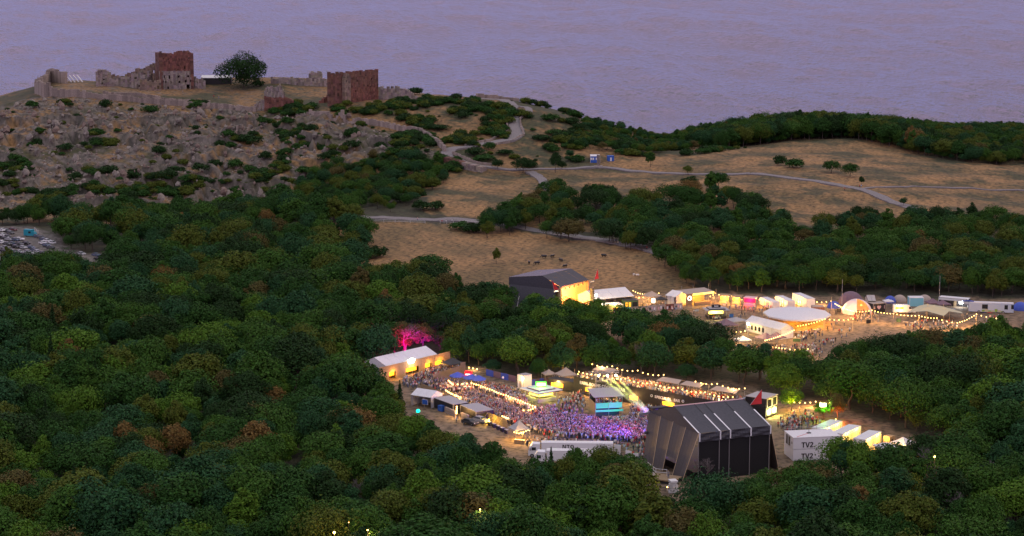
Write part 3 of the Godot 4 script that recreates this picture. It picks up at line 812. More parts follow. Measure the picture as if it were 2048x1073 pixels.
func shrubs() -> void:
	rng.seed = 77
	var big := [Vector3(-230.85, 20.05, -1106.73), Vector3(-246.64, 17.94, -1099.99), Vector3(-217.38, 8.87, -1069.4), Vector3(-202.4, 7.98, -1065.3), Vector3(-232.56, 5.56, -1058.29), Vector3(-210.13, 34.57, -1160.79), Vector3(-237.16, 36.23, -1165.54), Vector3(-180.66, 9.16, -1066.78), Vector3(-166.63, 8.29, -1062.57), Vector3(-160.22, 12.41, -1074.15), Vector3(-148.93, 11.47, -1070.38), Vector3(-133.7, 14.69, -1078.25), Vector3(-115.21, 16.92, -1082.95), Vector3(-110.04, 10.16, -1057.89), Vector3(-100.57, 8, -1041.77), Vector3(-83.6, 11.81, -1043.06), Vector3(-75.02, 11.63, -1032.94), Vector3(-86.34, 9.05, -1028.19), Vector3(-76.55, 8.9, -1001.02), Vector3(-71.85, 22.12, -1085.53), Vector3(-130.33, 26.49, -1121.61), Vector3(-143.93, 21.27, -1099.89), Vector3(-86.64, 19.66, -1082.83), Vector3(-70.44, 22.19, -1084.83), Vector3(-60.17, 25.17, -1096.6), Vector3(-100.64, 15.34, -1072.05), Vector3(-58.93, 39.81, -1216.5), Vector3(-32.91, 40.37, -1176.41), Vector3(-27.9, 33.67, -1126.51), Vector3(-46.1, 31.14, -1123.14), Vector3(-39.88, 28.47, -1105.83), Vector3(-11.73, 21.63, -1063.1), Vector3(16.59, 24.87, -1085.26), Vector3(-3.71, 19.64, -1056.4), Vector3(-14.18, 18.03, -1046.43), Vector3(-19.54, 20.04, -1052.56), Vector3(34.23, 29.1, -1130.29), Vector3(21.46, 32.1, -1128.31), Vector3(23.66, 26.41, -1098.13), Vector3(-45.39, 16.2, -1038.9), Vector3(-39.54, 12.89, -1021.78), Vector3(-47.48, 9.82, -972.57), Vector3(-53.31, 8.39, -944.87), Vector3(-42.94, 7.25, -926.05), Vector3(-35.95, 7.21, -926.34), Vector3(-23.16, 4, -882.13), Vector3(-17.48, 3.68, -876.43), Vector3(-56.78, 1.34, -819.21), Vector3(-60.54, 1.13, -813.83), Vector3(-107.52, 1.8, -1007.02), Vector3(-95.99, 4.83, -992.91), Vector3(145.73, 16.14, -1025.1), Vector3(139.48, 16.48, -1036.3), Vector3(87.48, 12.51, -976.93)]
	for i in big.size():
		var p: Vector3 = big[i]
		bush_at(("dark green bush on the rocky slope below the castle" if p.x < -100.0 else ("dark green bush in the hollow left of the bridge" if p.z > -1090.0 else "dark green bush on the grassy hilltop beside the path")) if p.z < -950.0 else "low green bush at the edge of the dry field", p, rng.randf_range(3.0, 5.5), rng.randf_range(6.0, 12.0), leaf_mats[[0, 5, 5, 5, 0][rng.randi() % 5]], "bushes on the castle hill" if p.z < -950.0 else "bushes at the field")
	var where := []
	var stones := []
	for i in 13000:
		var x := rng.randf_range(-320, 150)
		var z := rng.randf_range(-1180, -950)
		var p := Vector2(x, z)
		var veg := wide_noise.get_noise_2d(x * 2.0 + 50.0, z * 2.0)
		if inside(p, rock_slope):
			if rng.randf() < (0.75 if veg > 0.2 + (height(x, z) - 18.0) * 0.01 - clampf((x + 150.0) / 900.0, -0.1, 0.16) else 0.025):
				var s := rng.randf_range(0.3, 1.0) * (2.1 if veg > 0.12 else 1.2)
				where.append(Transform3D(Basis(Vector3.UP, rng.randf() * TAU).scaled(Vector3(s, s * 0.7, s)), Vector3(x, height(x, z) - 0.2, z)))
			elif rng.randf() < 0.75 and rough_noise.get_noise_2d(x * 1.7 + 300.0, z * 1.7) > -0.16 + clampf((x + 130.0) / 500.0, -0.1, 0.2):
				var steep := absf(height(x, z + 2.0) - height(x, z - 2.0)) / 4.0
				var s := rng.randf_range(0.4, 0.9) * (2.4 if rng.randf() < clampf(steep * 0.4, 0.03, 0.4) else 1.0)
				stones.append(Transform3D(Basis.from_euler(Vector3(rng.randf_range(-0.4, 0.4), rng.randf() * TAU, rng.randf_range(-0.4, 0.4))).scaled(Vector3(s * rng.randf_range(0.7, 1.3), s * rng.randf_range(0.6, 1.5), s)), Vector3(x, height(x, z) + s * 0.1, z)))
		elif z < -960 and x < 130 and not inside(p, meadow) and x > -190 and rng.randf() < (0.85 if veg > 0.13 else 0.02):
			var s := rng.randf_range(0.25, 1.0) * (2.0 if veg > 0.1 else 1.0)
			where.append(Transform3D(Basis(Vector3.UP, rng.randf() * TAU).scaled(Vector3(s, s * 0.7, s)), Vector3(x, height(x, z) - 0.2, z)))
	var low := Node3D.new()
	low.name = "undergrowth"
	add_child(low)
	tag(low, "low scrub growing between the rocks of the castle hill", "scrub", "", "stuff")
	for k in 3:
		multi("foliage", bush_meshes[k], leaf_mats[[0, 5, 3][k]], where.filter(func(t): return (int(absf(t.origin.x) * 7.0) % 3) == k), low)
	var rocks := Node3D.new()
	rocks.name = "rubble"
	add_child(rocks)
	tag(rocks, "grey boulders and broken rock covering the castle slope", "rocks", "", "stuff")
	for k in 3:
		multi("rock", make_rock(400 + k), [M.rock_grey, M.rock_pale, M.rock_pink][k], stones.filter(func(t): return (int(absf(t.origin.x) * 11.0) % 3) == k), rocks)

func make_rock(seed_: int) -> ArrayMesh:
	rng.seed = seed_
	var b := MB.new()
	var s := SphereMesh.new()
	s.radial_segments = 7
	s.rings = 4
	var a := s.get_mesh_arrays()
	var v: PackedVector3Array = a[Mesh.ARRAY_VERTEX]
	var moved := {}
	for i in v.size():
		var key := (v[i] * 50.0).round()
		if not moved.has(key):
			moved[key] = v[i] * rng.randf_range(1.3, 2.5)
	var ix: PackedInt32Array = a[Mesh.ARRAY_INDEX]
	for i in range(0, ix.size(), 3):
		b.tri(moved[(v[ix[i]] * 50.0).round()], moved[(v[ix[i + 1]] * 50.0).round()], moved[(v[ix[i + 2]] * 50.0).round()])
	return b.done()

func more_materials() -> void:
	for a in [["rock_grey", 0.24, 0.205, 0.175], ["rock_pale", 0.38, 0.33, 0.28], ["rock_pink", 0.29, 0.21, 0.17]]:
		grain(mat(a[0], lin(a[1], a[2], a[3]), 0.95), 0.2, 0.6, 46)
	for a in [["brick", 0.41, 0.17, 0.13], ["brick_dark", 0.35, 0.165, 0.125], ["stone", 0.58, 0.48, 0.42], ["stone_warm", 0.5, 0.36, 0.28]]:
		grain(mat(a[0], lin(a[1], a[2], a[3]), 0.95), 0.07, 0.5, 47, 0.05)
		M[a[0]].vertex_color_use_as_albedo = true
	grain(mat("plywood", lin(0.42, 0.29, 0.16), 0.8), 0.3, 0.75, 48)
	grain(mat("black_paint", lin(0.022, 0.02, 0.022), 0.55), 0.3, 0.7, 49)
	grain(mat("black_cloth", lin(0.008, 0.008, 0.01), 0.9), 0.2, 0.7, 50)
	grain(mat("stage_roof", lin(0.075, 0.076, 0.09), 0.55), 0.12, 0.8, 51)
	M.stage_roof.metallic_specular = 0.3
	grain(mat("stage_tarp", lin(0.07, 0.063, 0.057), 0.5), 0.12, 0.75, 52)
	grain(mat("white_pvc", lin(0.74, 0.73, 0.74), 0.5), 0.15, 0.88, 53)
	grain(mat("grey_pvc", lin(0.4, 0.38, 0.38), 0.6), 0.15, 0.85, 54)
	mat("white_paint", lin(0.72, 0.72, 0.73), 0.45)
	mat("metal", lin(0.4, 0.4, 0.42), 0.4, 0.7)
	mat("dark_metal", lin(0.05, 0.05, 0.055), 0.5, 0.4)
	mat("rubber", lin(0.02, 0.02, 0.02), 0.8)
	mat("window_glass", lin(0.02, 0.025, 0.03), 0.12)
	mat("red_cloth", lin(0.55, 0.03, 0.035), 0.8)
	mat("blue_cloth", lin(0.05, 0.09, 0.42), 0.75)
	mat("blue_paint", lin(0.02, 0.1, 0.42), 0.5)
	mat("teal_panel", lin(0.1, 0.55, 0.42), 0.6)
	mat("pale_blue_panel", lin(0.2, 0.52, 0.62), 0.6)
	mat("green_paint", lin(0.09, 0.17, 0.07), 0.6)
	mat("beige_cloth", lin(0.46, 0.42, 0.27), 0.8)
	mat("taupe_cloth", lin(0.36, 0.29, 0.24), 0.8)
	mat("purple_cloth", lin(0.16, 0.1, 0.13), 0.8)
	mat("pink_cloth", lin(0.66, 0.42, 0.42), 0.7)
	mat("post_wood", lin(0.5, 0.38, 0.24), 0.8)
	glow("bulb", Color(1.0, 0.8, 0.45), 7.0)
	glow("window_glow", Color(1.0, 0.72, 0.2), 1.1)
	glow("white_sign_glow", Color(1.0, 0.98, 0.93), 3.0)
	glow("green_sign_glow", Color(0.35, 1.0, 0.25), 1.6)
	glow("pale_green_sign_glow", Color(0.85, 1.0, 0.65), 1.8)
	glow("red_sign_glow", Color(0.95, 0.05, 0.12), 0.9)
	glow("pink_sign_glow", Color(1.0, 0.12, 0.35), 0.9)
	glow("flood_glow", Color(1.0, 0.95, 0.8), 20.0)
	glow("bar_lamp_glow", Color(1.0, 0.9, 0.45), 1.6)

func build_roads() -> void:
	ribbon("road", "pale paved road past the dry field", [Vector3(-116.49, -0.33, -954.42), Vector3(-89.09, 4.29, -920.08), Vector3(-70.74, 5.94, -907.8), Vector3(-51.11, 5.88, -904.78), Vector3(-28.3, 5.42, -904.81), Vector3(-11.13, 5.12, -900.22), Vector3(11.33, 3.85, -879.97), Vector3(33.62, 4.17, -853.08), Vector3(57.03, 4.77, -817.26), Vector3(65.2, 4.05, -802.99)], 7.5, M.gravel)
	ribbon("path", "gravel path climbing from the bridge to the castle gate", [Vector3(-34.5, 19.84, -1049.38), Vector3(-32.91, 22.11, -1058.34), Vector3(-23.79, 23.21, -1066.11), Vector3(-11.87, 23.88, -1075.84), Vector3(-1.09, 24.77, -1083.45), Vector3(3.3, 27.1, -1096.58), Vector3(1.67, 31.01, -1114.85), Vector3(0, 35.19, -1132.04), Vector3(-0.58, 38.67, -1152.85), Vector3(-7.05, 39.83, -1175.75), Vector3(-18.87, 40.38, -1180.25)], 7.0, M.gravel)
	ribbon("path", "gravel loop on the shoulder of the castle hill", [Vector3(1.13, 33.71, -1125.94), Vector3(5.95, 35.08, -1133.35), Vector3(9.7, 36.17, -1140.94), Vector3(8.05, 37.67, -1150.85), Vector3(0.57, 38.3, -1150.17)], 4.0, M.gravel, 0.16)
	ribbon("path", "gravel path from the bridge past the dark trees", [Vector3(-34.47, 19.64, -1048.7), Vector3(-27.21, 17.68, -1042.24), Vector3(-19.27, 15.91, -1036.76), Vector3(-10.12, 14.98, -1033.32), Vector3(4.14, 14.63, -1029.35), Vector3(22.26, 15.02, -1030.61), Vector3(45.8, 14.68, -1036.08), Vector3(61.1, 14.24, -1030.57), Vector3(78.35, 14.23, -1019.02), Vector3(97.95, 14.49, -1009.79), Vector3(120.47, 15.05, -1007.14)], 5.0, M.gravel, 0.2)
	ribbon("path", "short path branching down from the junction", [Vector3(8.75, 14.2, -1023.92), Vector3(13.69, 12.85, -1008.53), Vector3(16.45, 11.32, -991.17), Vector3(18.09, 10.24, -971.17)], 5.0, M.gravel, 0.24)
	ribbon("path", "pale path running down across the right meadow", [Vector3(120.28, 14.97, -1005.57), Vector3(136.35, 14.82, -993.49), Vector3(153.45, 14.24, -974.78), Vector3(167.52, 12.97, -956.59), Vector3(177.61, 10.62, -932.9), Vector3(186.59, 8.56, -907.18), Vector3(194.27, 6.94, -873.88)], 5.5, M.gravel, 0.24)
	ribbon("path", "thin side path running level across the right meadow", [Vector3(169.16, 13.15, -959.13), Vector3(189.51, 12.98, -970.88), Vector3(215.45, 11.43, -977.65), Vector3(255.86, 9.24, -981.43)], 2.6, M.gravel, 0.3)

# masonry of columns with a broken top edge; holes are [x, y, width, height]
func masonry(w: float, y0: float, tops: Array, thick: float, holes := [], step := 1.3, jag := 0.85) -> ArrayMesh:
	var b := MB.new()
	var xs := [-w / 2.0, w / 2.0]
	var n := maxi(2, int(w / step))
	for i in range(1, n):
		xs.append(-w / 2.0 + w * i / n)
	for k in holes:
		xs.append(k[0] - k[2] / 2.0)
		xs.append(k[0] + k[2] / 2.0)
	xs.sort()
	for i in xs.size() - 1:
		if xs[i + 1] - xs[i] < 0.02: continue
		var xm: float = (xs[i] + xs[i + 1]) / 2.0
		var f: float = (xm / w + 0.5) * (tops.size() - 1)
		var j := clampi(int(f), 0, tops.size() - 2)
		var top: float = lerpf(tops[j], tops[j + 1], f - j) + (rng.randf_range(-jag, jag) if jag > 0.0 else 0.0)
		var from := y0
		var cut := holes.filter(func(k): return absf(xm - k[0]) < k[2] / 2.0)
		cut.sort_custom(func(p, q): return p[1] < q[1])
		for k in cut:
			courses(b, xs[i], xs[i + 1], from, minf(k[1], top), thick)
			from = k[1] + k[3]
		courses(b, xs[i], xs[i + 1], from, top, thick)
	return b.done()

# a pile of rough blocks, each with its own tone and set a little in or out
func courses(b: MB, x0: float, x1: float, from: float, to: float, thick: float) -> void:
	while to - from > 0.05:
		var y := minf(to, from + rng.randf_range(1.0, 2.2))
		if to - y < 0.5: y = to
		var s := rng.randf_range(0.5, 1.0) if rng.randf() < 0.8 else rng.randf_range(0.3, 1.25)
		b.col = Color(s, s * rng.randf_range(0.9, 1.08), s * rng.randf_range(0.86, 1.1))
		b.box(Vector3(x0, from, -thick - rng.randf() * 0.1), Vector3(x1, y, -rng.randf() * 0.22))
		from = y
	b.col = Color.WHITE

func ruin(called: String, label: String, a: Vector3, b: Vector3, tops: Array, m: Material, thick := 1.6, holes := [], back := 0.0) -> Node3D:
	var t := between(called, label, "ruin", ground(a), ground(b), "castle ruins")
	t.position.y = minf(height(a.x, a.z), height(b.x, b.z)) - 1.0
	var w := flat_len(a, b)
	part("front_wall", masonry(w, 0, tops.map(func(y): return y + 1.0), thick, holes.map(func(k): return [k[0], k[1] + 1.0, k[2], k[3]])), m, t)
	if back > 0.0:
		part("side_wall", masonry(back, 0, [tops[0] + 1.0, tops[0] * 0.8 + 1.0], thick), m, t, Vector3(-w / 2.0 + 0.01, 0, -back / 2.0 - 0.01), Vector3(0, -PI / 2, 0))
		part("side_wall", masonry(back, 0, [tops[-1] * 0.8 + 1.0, tops[-1] + 1.0], thick), m, t, Vector3(w / 2.0 - 0.01, 0, -back / 2.0 - 0.01), Vector3(0, PI / 2, 0))
		part("back_wall", masonry(w - 0.1, 0, tops.map(func(y): return y * 0.92 + 1.0), thick), m, t, Vector3(0, 0, -back))
	return t

func wall_run(called: String, label: String, pts: Array, h0: float, h1: float, thick: float, m: Material) -> void:
	var b := MB.new()
	var o: Vector3 = ground(pts[0])
	var total := 0.0
	for i in pts.size() - 1: total += flat_len(pts[i], pts[i + 1])
	var done := 0.0
	for i in pts.size() - 1:
		var l := flat_len(pts[i], pts[i + 1])
		var n := maxi(1, int(l / 1.6))
		for k in n:
			var p: Vector3 = ground(pts[i].lerp(pts[i + 1], float(k) / n))
			var q: Vector3 = ground(pts[i].lerp(pts[i + 1], float(k + 1) / n))
			var s := Vector3(-(q - p).z, 0, (q - p).x).normalized() * thick / 2.0
			var h := lerpf(h0, h1, (done + l * k / n) / total) * rng.randf_range(0.82, 1.1)
			var low := minf(p.y, q.y) - 1.2
			var top := (p.y + q.y) / 2.0 + h
			var c := [p + s, q + s, q - s, p - s]
			for j in 4:
				c[j] -= o
				c[j].y = top - o.y
			var tone := rng.randf_range(0.55, 1.05)
			b.col = Color(tone, tone * 0.98, tone * 0.95)
			b.slab(c, Vector3(0, top - low, 0))
		done += l
	var t := thing(called, label, "wall", o)
	part("stonework", b.done(), m, t)

func build_castle() -> void:
	rng.seed = 33
	# the great tower
	var a := ground(Vector3(-215.5, 42.58, -1224.6))
	var b := ground(Vector3(-195.38, 42.15, -1230.72))
	var t := between("castle_tower", "tall square ruined tower, red brick over grey stone, tallest of the castle", "tower", a, b)
	t.position.y = minf(a.y, b.y) - 1.0
	var w := flat_len(a, b)
	var low := []
	var high := []
	for k in [[-7.6, 8.3, 0.9, 1.6], [-4.5, 7.6, 1.0, 2.2], [1.0, 8.2, 1.2, 1.3], [7.0, 8.4, 1.1, 1.3], [-8.2, 5.4, 0.6, 1.1], [-6.8, 5.2, 0.6, 1.2], [-3.6, 4.8, 0.6, 1.5], [1.6, 4.9, 1.2, 1.4], [5.4, 5.2, 1.0, 1.6], [8.4, 5.4, 1.0, 1.6], [6.8, 1.0, 2.0, 3.0], [-5.4, 1.4, 1.0, 1.6]]:
		low.append(k)
	for k in [[-8.0, 19.5, 0.9, 1.0], [-5.2, 19.0, 0.9, 1.0], [-0.6, 18.7, 0.9, 1.1], [1.8, 19.0, 0.9, 1.1], [7.6, 19.4, 0.9, 1.3], [0.8, 15.4, 0.8, 1.0], [5.0, 13.3, 1.2, 2.2], [0.8, 12.6, 0.7, 1.0]]:
		high.append(k)
	var f := part("stone_storey", masonry(w, 0, [12.4, 12.4], 2.2, low, 1.4, 0.2), M.stone, t)
	part("brick_storey", masonry(w - 0.1, 12.2, [23.0, 23.2, 23.1, 23.0, 23.8, 24.4, 24.2, 23.6, 23.2], 2.0, high, 1.3, 0.6), M.brick, t, Vector3(0, 0, -0.1))
	for s in [-1, 1]:
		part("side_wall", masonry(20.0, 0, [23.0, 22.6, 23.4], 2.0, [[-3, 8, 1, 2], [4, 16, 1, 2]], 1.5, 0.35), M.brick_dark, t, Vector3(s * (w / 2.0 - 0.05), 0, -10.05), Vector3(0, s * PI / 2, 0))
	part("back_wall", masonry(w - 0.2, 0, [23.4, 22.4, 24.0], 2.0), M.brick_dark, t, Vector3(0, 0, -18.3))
	part("inner_floor", boxm(Vector3(-w / 2 + 2, 10.5, -18.2), Vector3(w / 2 - 2, 11.0, -2.3)), M.stone, t)
	ruin("ruin_annex", "low stone annex at the right foot of the great tower", Vector3(-195.35, 42.34, -1232.52), Vector3(-188.81, 42.24, -1233.97), [7.2, 6.4, 7.0, 5.0], M.stone, 1.4, [[-2, 3.2, 1.4, 1.3], [2, 1.2, 0.8, 1.0]], 9.0)
	ruin("ruin_block", "square ruined stone block at the left end of the castle wing", Vector3(-256.19, 43.88, -1232.41), Vector3(-249.05, 43.9, -1232.07), [10.2, 9.8, 10.6, 8.6], M.stone, 1.4, [[-1.5, 7.2, 1.1, 1.3], [1.4, 4.0, 1.3, 0.9], [0.5, 1.8, 1.2, 0.8]], 9.0)
	ruin("ruin_wall", "broken stone wall between the ruined blocks", Vector3(-248.48, 43.79, -1229.2), Vector3(-233.34, 43.53, -1228.59), [6.0, 5.2, 6.4, 5.6, 6.6], M.stone)
	ruin("ruin_block", "jagged ruined block left of the great tower", Vector3(-233.19, 43.39, -1226.13), Vector3(-224.52, 42.94, -1223.83), [8.6, 10.2, 9.0, 10.6, 8.2], M.stone, 1.5, [[-1.5, 6.0, 1.6, 1.4], [1.0, 1.2, 1.8, 1.4]], 10.0)
	ruin("ruin_wall", "rear castle wall rising in steps towards the great tower", Vector3(-253.94, 44.93, -1253.58), Vector3(-219.65, 44.51, -1250.54), [4.5, 5.5, 4.6, 7.5, 9.0, 10.5, 12.5, 12.6], M.stone_warm, 1.8, [[10, 6.5, 1.2, 1.8], [13, 6.8, 1.2, 1.8]])
	ruin("ruin_wall", "warm brown wall before the left foot of the tower", Vector3(-226.21, 42.55, -1216.33), Vector3(-213.58, 42.08, -1218.72), [6.2, 6.0, 6.4, 5.4, 6.2], M.stone_warm, 1.5, [[4.5, 0.8, 1.2, 2.0]])
	ruin("ruin_wall", "long back wall right of the large castle tree", Vector3(-150.17, 44.5, -1246.12), Vector3(-113.51, 43.03, -1235.89), [4.8, 5.0, 5.2, 4.4, 4.6, 5.0, 4.2], M.stone)
	ruin("ruin_block", "small square turret stump on the back wall", Vector3(-126.78, 45.26, -1248.61), Vector3(-118.69, 44.95, -1248.65), [6.4, 6.8, 6.6], M.stone, 1.4, [], 6.0)
	# the brick hall
	var h := ruin("brick_hall", "tall red brick hall ruin with a stone buttress", Vector3(-97.35, 37.66, -1173.42), Vector3(-79.49, 39.22, -1191.84), [18.6, 18.2, 18.6, 18.8], M.brick, 1.8, [[7.5, 13.2, 0.9, 1.1], [4.6, 9.6, 0.8, 0.9], [-5, 6.8, 0.7, 0.8]])
	var hw := flat_len(Vector3(-97.35, 37.66, -1173.42), Vector3(-79.49, 39.22, -1191.84))
	h.get_child(0).name = "long_wall"
	part("upper_course", masonry(hw - 0.4, 10.5, [19.4, 19.1, 19.5, 19.6], 1.5, [[7.5, 14.2, 0.9, 1.1], [4.6, 10.6, 0.8, 0.9]], 1.3, 0.2), M.brick_dark, h, Vector3(0, 0, 0.12))
	part("buttress", masonry(4.6, 0, [16.5, 19.2, 18.8, 17.0], 4.0, [], 0.9, 0.3), M.stone_warm, h, Vector3(-hw / 2.0 + 0.4, 0, 1.3))
	part("short_wall", masonry(11.5, 0, [19.2, 19.6, 19.0, 19.4], 1.8), M.brick_dark, h, Vector3(-hw / 2.0 - 5.4, 0, -1.6), Vector3(0, -0.12, 0))
	part("side_wall", masonry(10.0, 0, [18.0, 19.5], 1.6), M.brick_dark, h, Vector3(hw / 2.0 - 0.1, 0, -5.2), Vector3(0, PI / 2, 0))
	wall_run("sloping_wall", "red brick wall stump falling away left of the brick hall", [Vector3(-114.14, 37.43, -1180.28), Vector3(-110.92, 37.7, -1180.57), Vector3(-107.58, 38.11, -1182.88)], 1.5, 6.5, 2.0, M.brick)
	ruin("ruin_wall", "grey wall falling away right of the brick hall", Vector3(-79.31, 39.13, -1189.05), Vector3(-55.99, 39.54, -1179.64), [7.4, 7.0, 7.6, 7.2, 5.0, 2.0], M.stone)
	# gate tower
	var g := ruin("gate_tower", "small brick gate tower with a grey gabled top", Vector3(-144.82, 33.72, -1167.69), Vector3(-133.43, 34.02, -1167.68), [8.4, 8.2, 8.4], M.brick, 1.5, [], 8.0)
	var gw := flat_len(Vector3(-144.82, 33.72, -1167.69), Vector3(-133.43, 34.02, -1167.68))
	part("gable", masonry(gw - 0.1, 9.0, [12.5, 16.0, 13.2, 14.0, 17.2, 13.5], 1.3, [[0.4, 11.0, 1.0, 1.6]], 0.8, 0.3), M.stone, g, Vector3(0, 0, -0.1))
	part("rear_gable", masonry(gw - 0.1, 8.4, [13.0, 15.5, 12.0], 1.3), M.stone, g, Vector3(0, 0, -6.8))
	ruin("ruin_wall", "low stone wall left of the gate tower", Vector3(-150.6, 33.76, -1167.23), Vector3(-144.53, 33.72, -1167.69), [3.5, 6.0, 7.0], M.stone, 1.4, [[1.0, 1.2, 0.7, 0.7], [-1.5, 1.0, 0.7, 0.7]])
	ruin("ruin_wall", "red brick wall right of the gate tower", Vector3(-133.57, 34.2, -1168.99), Vector3(-124.66, 35.97, -1176.26), [8.0, 7.2, 6.0, 3.0, 1.5], M.brick)
	wall_run("ring_wall", "high corner of the ring wall at the seaward end", [Vector3(-277.51, 44.44, -1246.9), Vector3(-290.89, 44.24, -1262), Vector3(-288.49, 41.32, -1212.4), Vector3(-279.33, 41.05, -1191.14), Vector3(-274.32, 41.03, -1187.42)], 8.0, 7.6, 1.8, M.stone)
	wall_run("ring_wall", "front ring wall running from the seaward corner", [Vector3(-274.32, 41.03, -1187.42), Vector3(-264.76, 41.15, -1185.79), Vector3(-254.31, 40.89, -1185.34), Vector3(-245.27, 40.36, -1184.48)], 5.6, 3.4, 1.6, M.stone)
	wall_run("ring_wall", "long low front wall along the castle terrace", [Vector3(-244.8, 39.94, -1182.13), Vector3(-228.03, 38.69, -1179.16), Vector3(-203.84, 37.22, -1175.28), Vector3(-176.83, 35.5, -1171.15), Vector3(-149.3, 33.56, -1166.12)], 3.4, 3.0, 1.4, M.stone)
	wall_run("garden_wall", "low inner wall across the castle lawn", [Vector3(-244.01, 41.51, -1193.08), Vector3(-227.58, 40.64, -1192.71), Vector3(-215.11, 39.69, -1189.46), Vector3(-208.89, 39.23, -1187.76)], 2.4, 1.8, 1.2, M.stone)
	wall_run("garden_wall", "second low inner wall before the tower lawn", [Vector3(-207.61, 38.64, -1183.7), Vector3(-190.36, 37.81, -1182.96), Vector3(-178.74, 37.42, -1184.27)], 2.2, 1.6, 1.2, M.stone)
	wall_run("slope_wall", "long stone wall stepping down the hillside to the bridge", [Vector3(-124.42, 32.17, -1151.32), Vector3(-107.19, 32.35, -1145.67), Vector3(-86.07, 30.15, -1131.3), Vector3(-65.41, 28.08, -1116.37), Vector3(-50.84, 27.05, -1103.17), Vector3(-41.54, 24.39, -1076.16), Vector3(-35.5, 21.54, -1056.03)], 3.2, 3.0, 1.4, M.stone)
	wall_run("slope_wall", "thin wall slanting up to the gate tower", [Vector3(-159.99, 22.96, -1108.36), Vector3(-152.95, 26.39, -1122.72), Vector3(-144.87, 30.93, -1148.84)], 1.6, 1.4, 0.9, M.stone)
	wall_run("slope_wall", "short level wall on the rocky slope", [Vector3(-181.67, 22.9, -1111.89), Vector3(-168.49, 22.85, -1109.45)], 1.4, 1.2, 0.9, M.rock_pale)
	wall_run("outer_wall", "low wall along the seaward edge of the hilltop path", [Vector3(-21.24, 39.58, -1198), Vector3(-10.11, 39.3, -1190), Vector3(3.84, 38.18, -1182)], 2.6, 1.8, 1.4, M.stone)
	wall_run("path_wall", "low wall on the inner side of the climbing path", [Vector3(-2.55, 35.22, -1131.63), Vector3(-3.07, 31.69, -1116.68), Vector3(-2.21, 28.29, -1101.73), Vector3(-10.59, 25.06, -1083.31), Vector3(-25.19, 23.73, -1069.02)], 1.3, 1.0, 0.8, M.stone)
	wall_run("path_wall", "low wall on the outer side of the climbing path", [Vector3(10.25, 35.76, -1138.92), Vector3(4.5, 33.03, -1123.98), Vector3(4.99, 29.36, -1108.28), Vector3(6.57, 26.35, -1092.85), Vector3(-1.08, 23.88, -1078.57), Vector3(-17.12, 22.84, -1067.1)], 1.3, 1.0, 0.8, M.stone)
	# bridge with two pointed arches
	var p := ground(Vector3(-35.95, 16.35, -1037.5))
	var q := ground(Vector3(-15.19, 13.59, -1024.75))
	var br := between("stone_bridge", "old brick and stone bridge with two arches below the castle", "bridge", p, q)
	br.position.y = minf(p.y, q.y) - 2.0
	var bw := flat_len(p, q)
	var up: float = height(Vector3(-34.47, 19.64, -1048.7).x, Vector3(-34.47, 19.64, -1048.7).z) - br.position.y + 0.8
	var end_up: float = maxf(3.0, height(Vector3(-17.95, 15.72, -1036.13).x, Vector3(-17.95, 15.72, -1036.13).z) - br.position.y + 0.5)
	part("arcade", masonry(bw * 0.45, 0, [up + 0.3, lerpf(up, end_up, 0.45)], 4.5, [[-2.4, 0, 2.6, up - 4.6], [-2.4, up - 4.7, 1.4, 1.2], [2.4, 0, 2.6, up - 5.0], [2.4, up - 5.1, 1.4, 1.2]], 1.0, 0.1), M.brick_dark, br, Vector3(-bw * 0.26, 0, 0))
	part("abutment", masonry(bw * 0.52, 0, [lerpf(up, end_up, 0.45), end_up], 4.4, [], 1.2, 0.1), M.stone, br, Vector3(bw * 0.23, 0, -0.05))
	wall_run("bridge_parapet", "low stone parapet on the far side of the bridge", [Vector3(-31.41, 20.61, -1052.13), Vector3(-25.98, 18.63, -1045.71), Vector3(-18.02, 16.62, -1039.9), Vector3(-10.16, 15.81, -1037.66)], 1.6, 1.2, 0.7, M.stone)
	# a shed and seven slanted beams
	var s := between("long_shed", "long dark shed with a white roof behind the castle tree", "shed", ground(Vector3(-193.87, 44.29, -1249.21)), ground(Vector3(-175.22, 44.26, -1249.58)))
	var sw := flat_len(Vector3(-193.87, 44.29, -1249.21), Vector3(-175.22, 44.26, -1249.58))
	part("wall", boxm(Vector3(-sw / 2, -1, -5), Vector3(sw / 2, 3.6, 0)), M.black_paint, s)
	part("roof", slabm([Vector3(-sw / 2 - 0.3, 3.9, 0.5), Vector3(sw / 2 + 0.3, 3.9, 0.5), Vector3(sw / 2 + 0.3, 5.2, -5.5), Vector3(-sw / 2 - 0.3, 5.2, -5.5)], Vector3(0, 0.15, 0)), M.white_pvc, s)
	for i in 7:
		var at := ground(Vector3(-283.89, 44.99, -1257.47).lerp(Vector3(-269.56, 45.37, -1256.48), i / 6.0))
		var bp := thing("slanted_beam", ["first", "second", "third", "fourth", "fifth", "sixth", "last"][i] + " white slanted beam from the left behind the ring wall", "beam", at, 0, "white slanted beams")
		part("beam", tubem(Vector3(0, 0, 0), Vector3(-3.6, 4.4, -0.4), 0.42, 0.42, 5), M.white_paint, bp)
		part("foot_post", tubem(Vector3(0, -0.6, 0), Vector3(0, 0.5, 0), 0.3, 0.3, 5), M.white_paint, bp)

# ---- shared builders for both festival sites ----
func lamp(at: Vector3, c: Color, e: float, size := 0.3) -> void:
	var l := OmniLight3D.new()
	l.name = numbered("lamp_light")
	l.light_color = c
	l.light_energy = e * 4.0
	l.light_size = size
	l.omni_range = 60.0
	l.omni_attenuation = 2.0
	l.shadow_enabled = true
	add_child(l)
	l.position = at

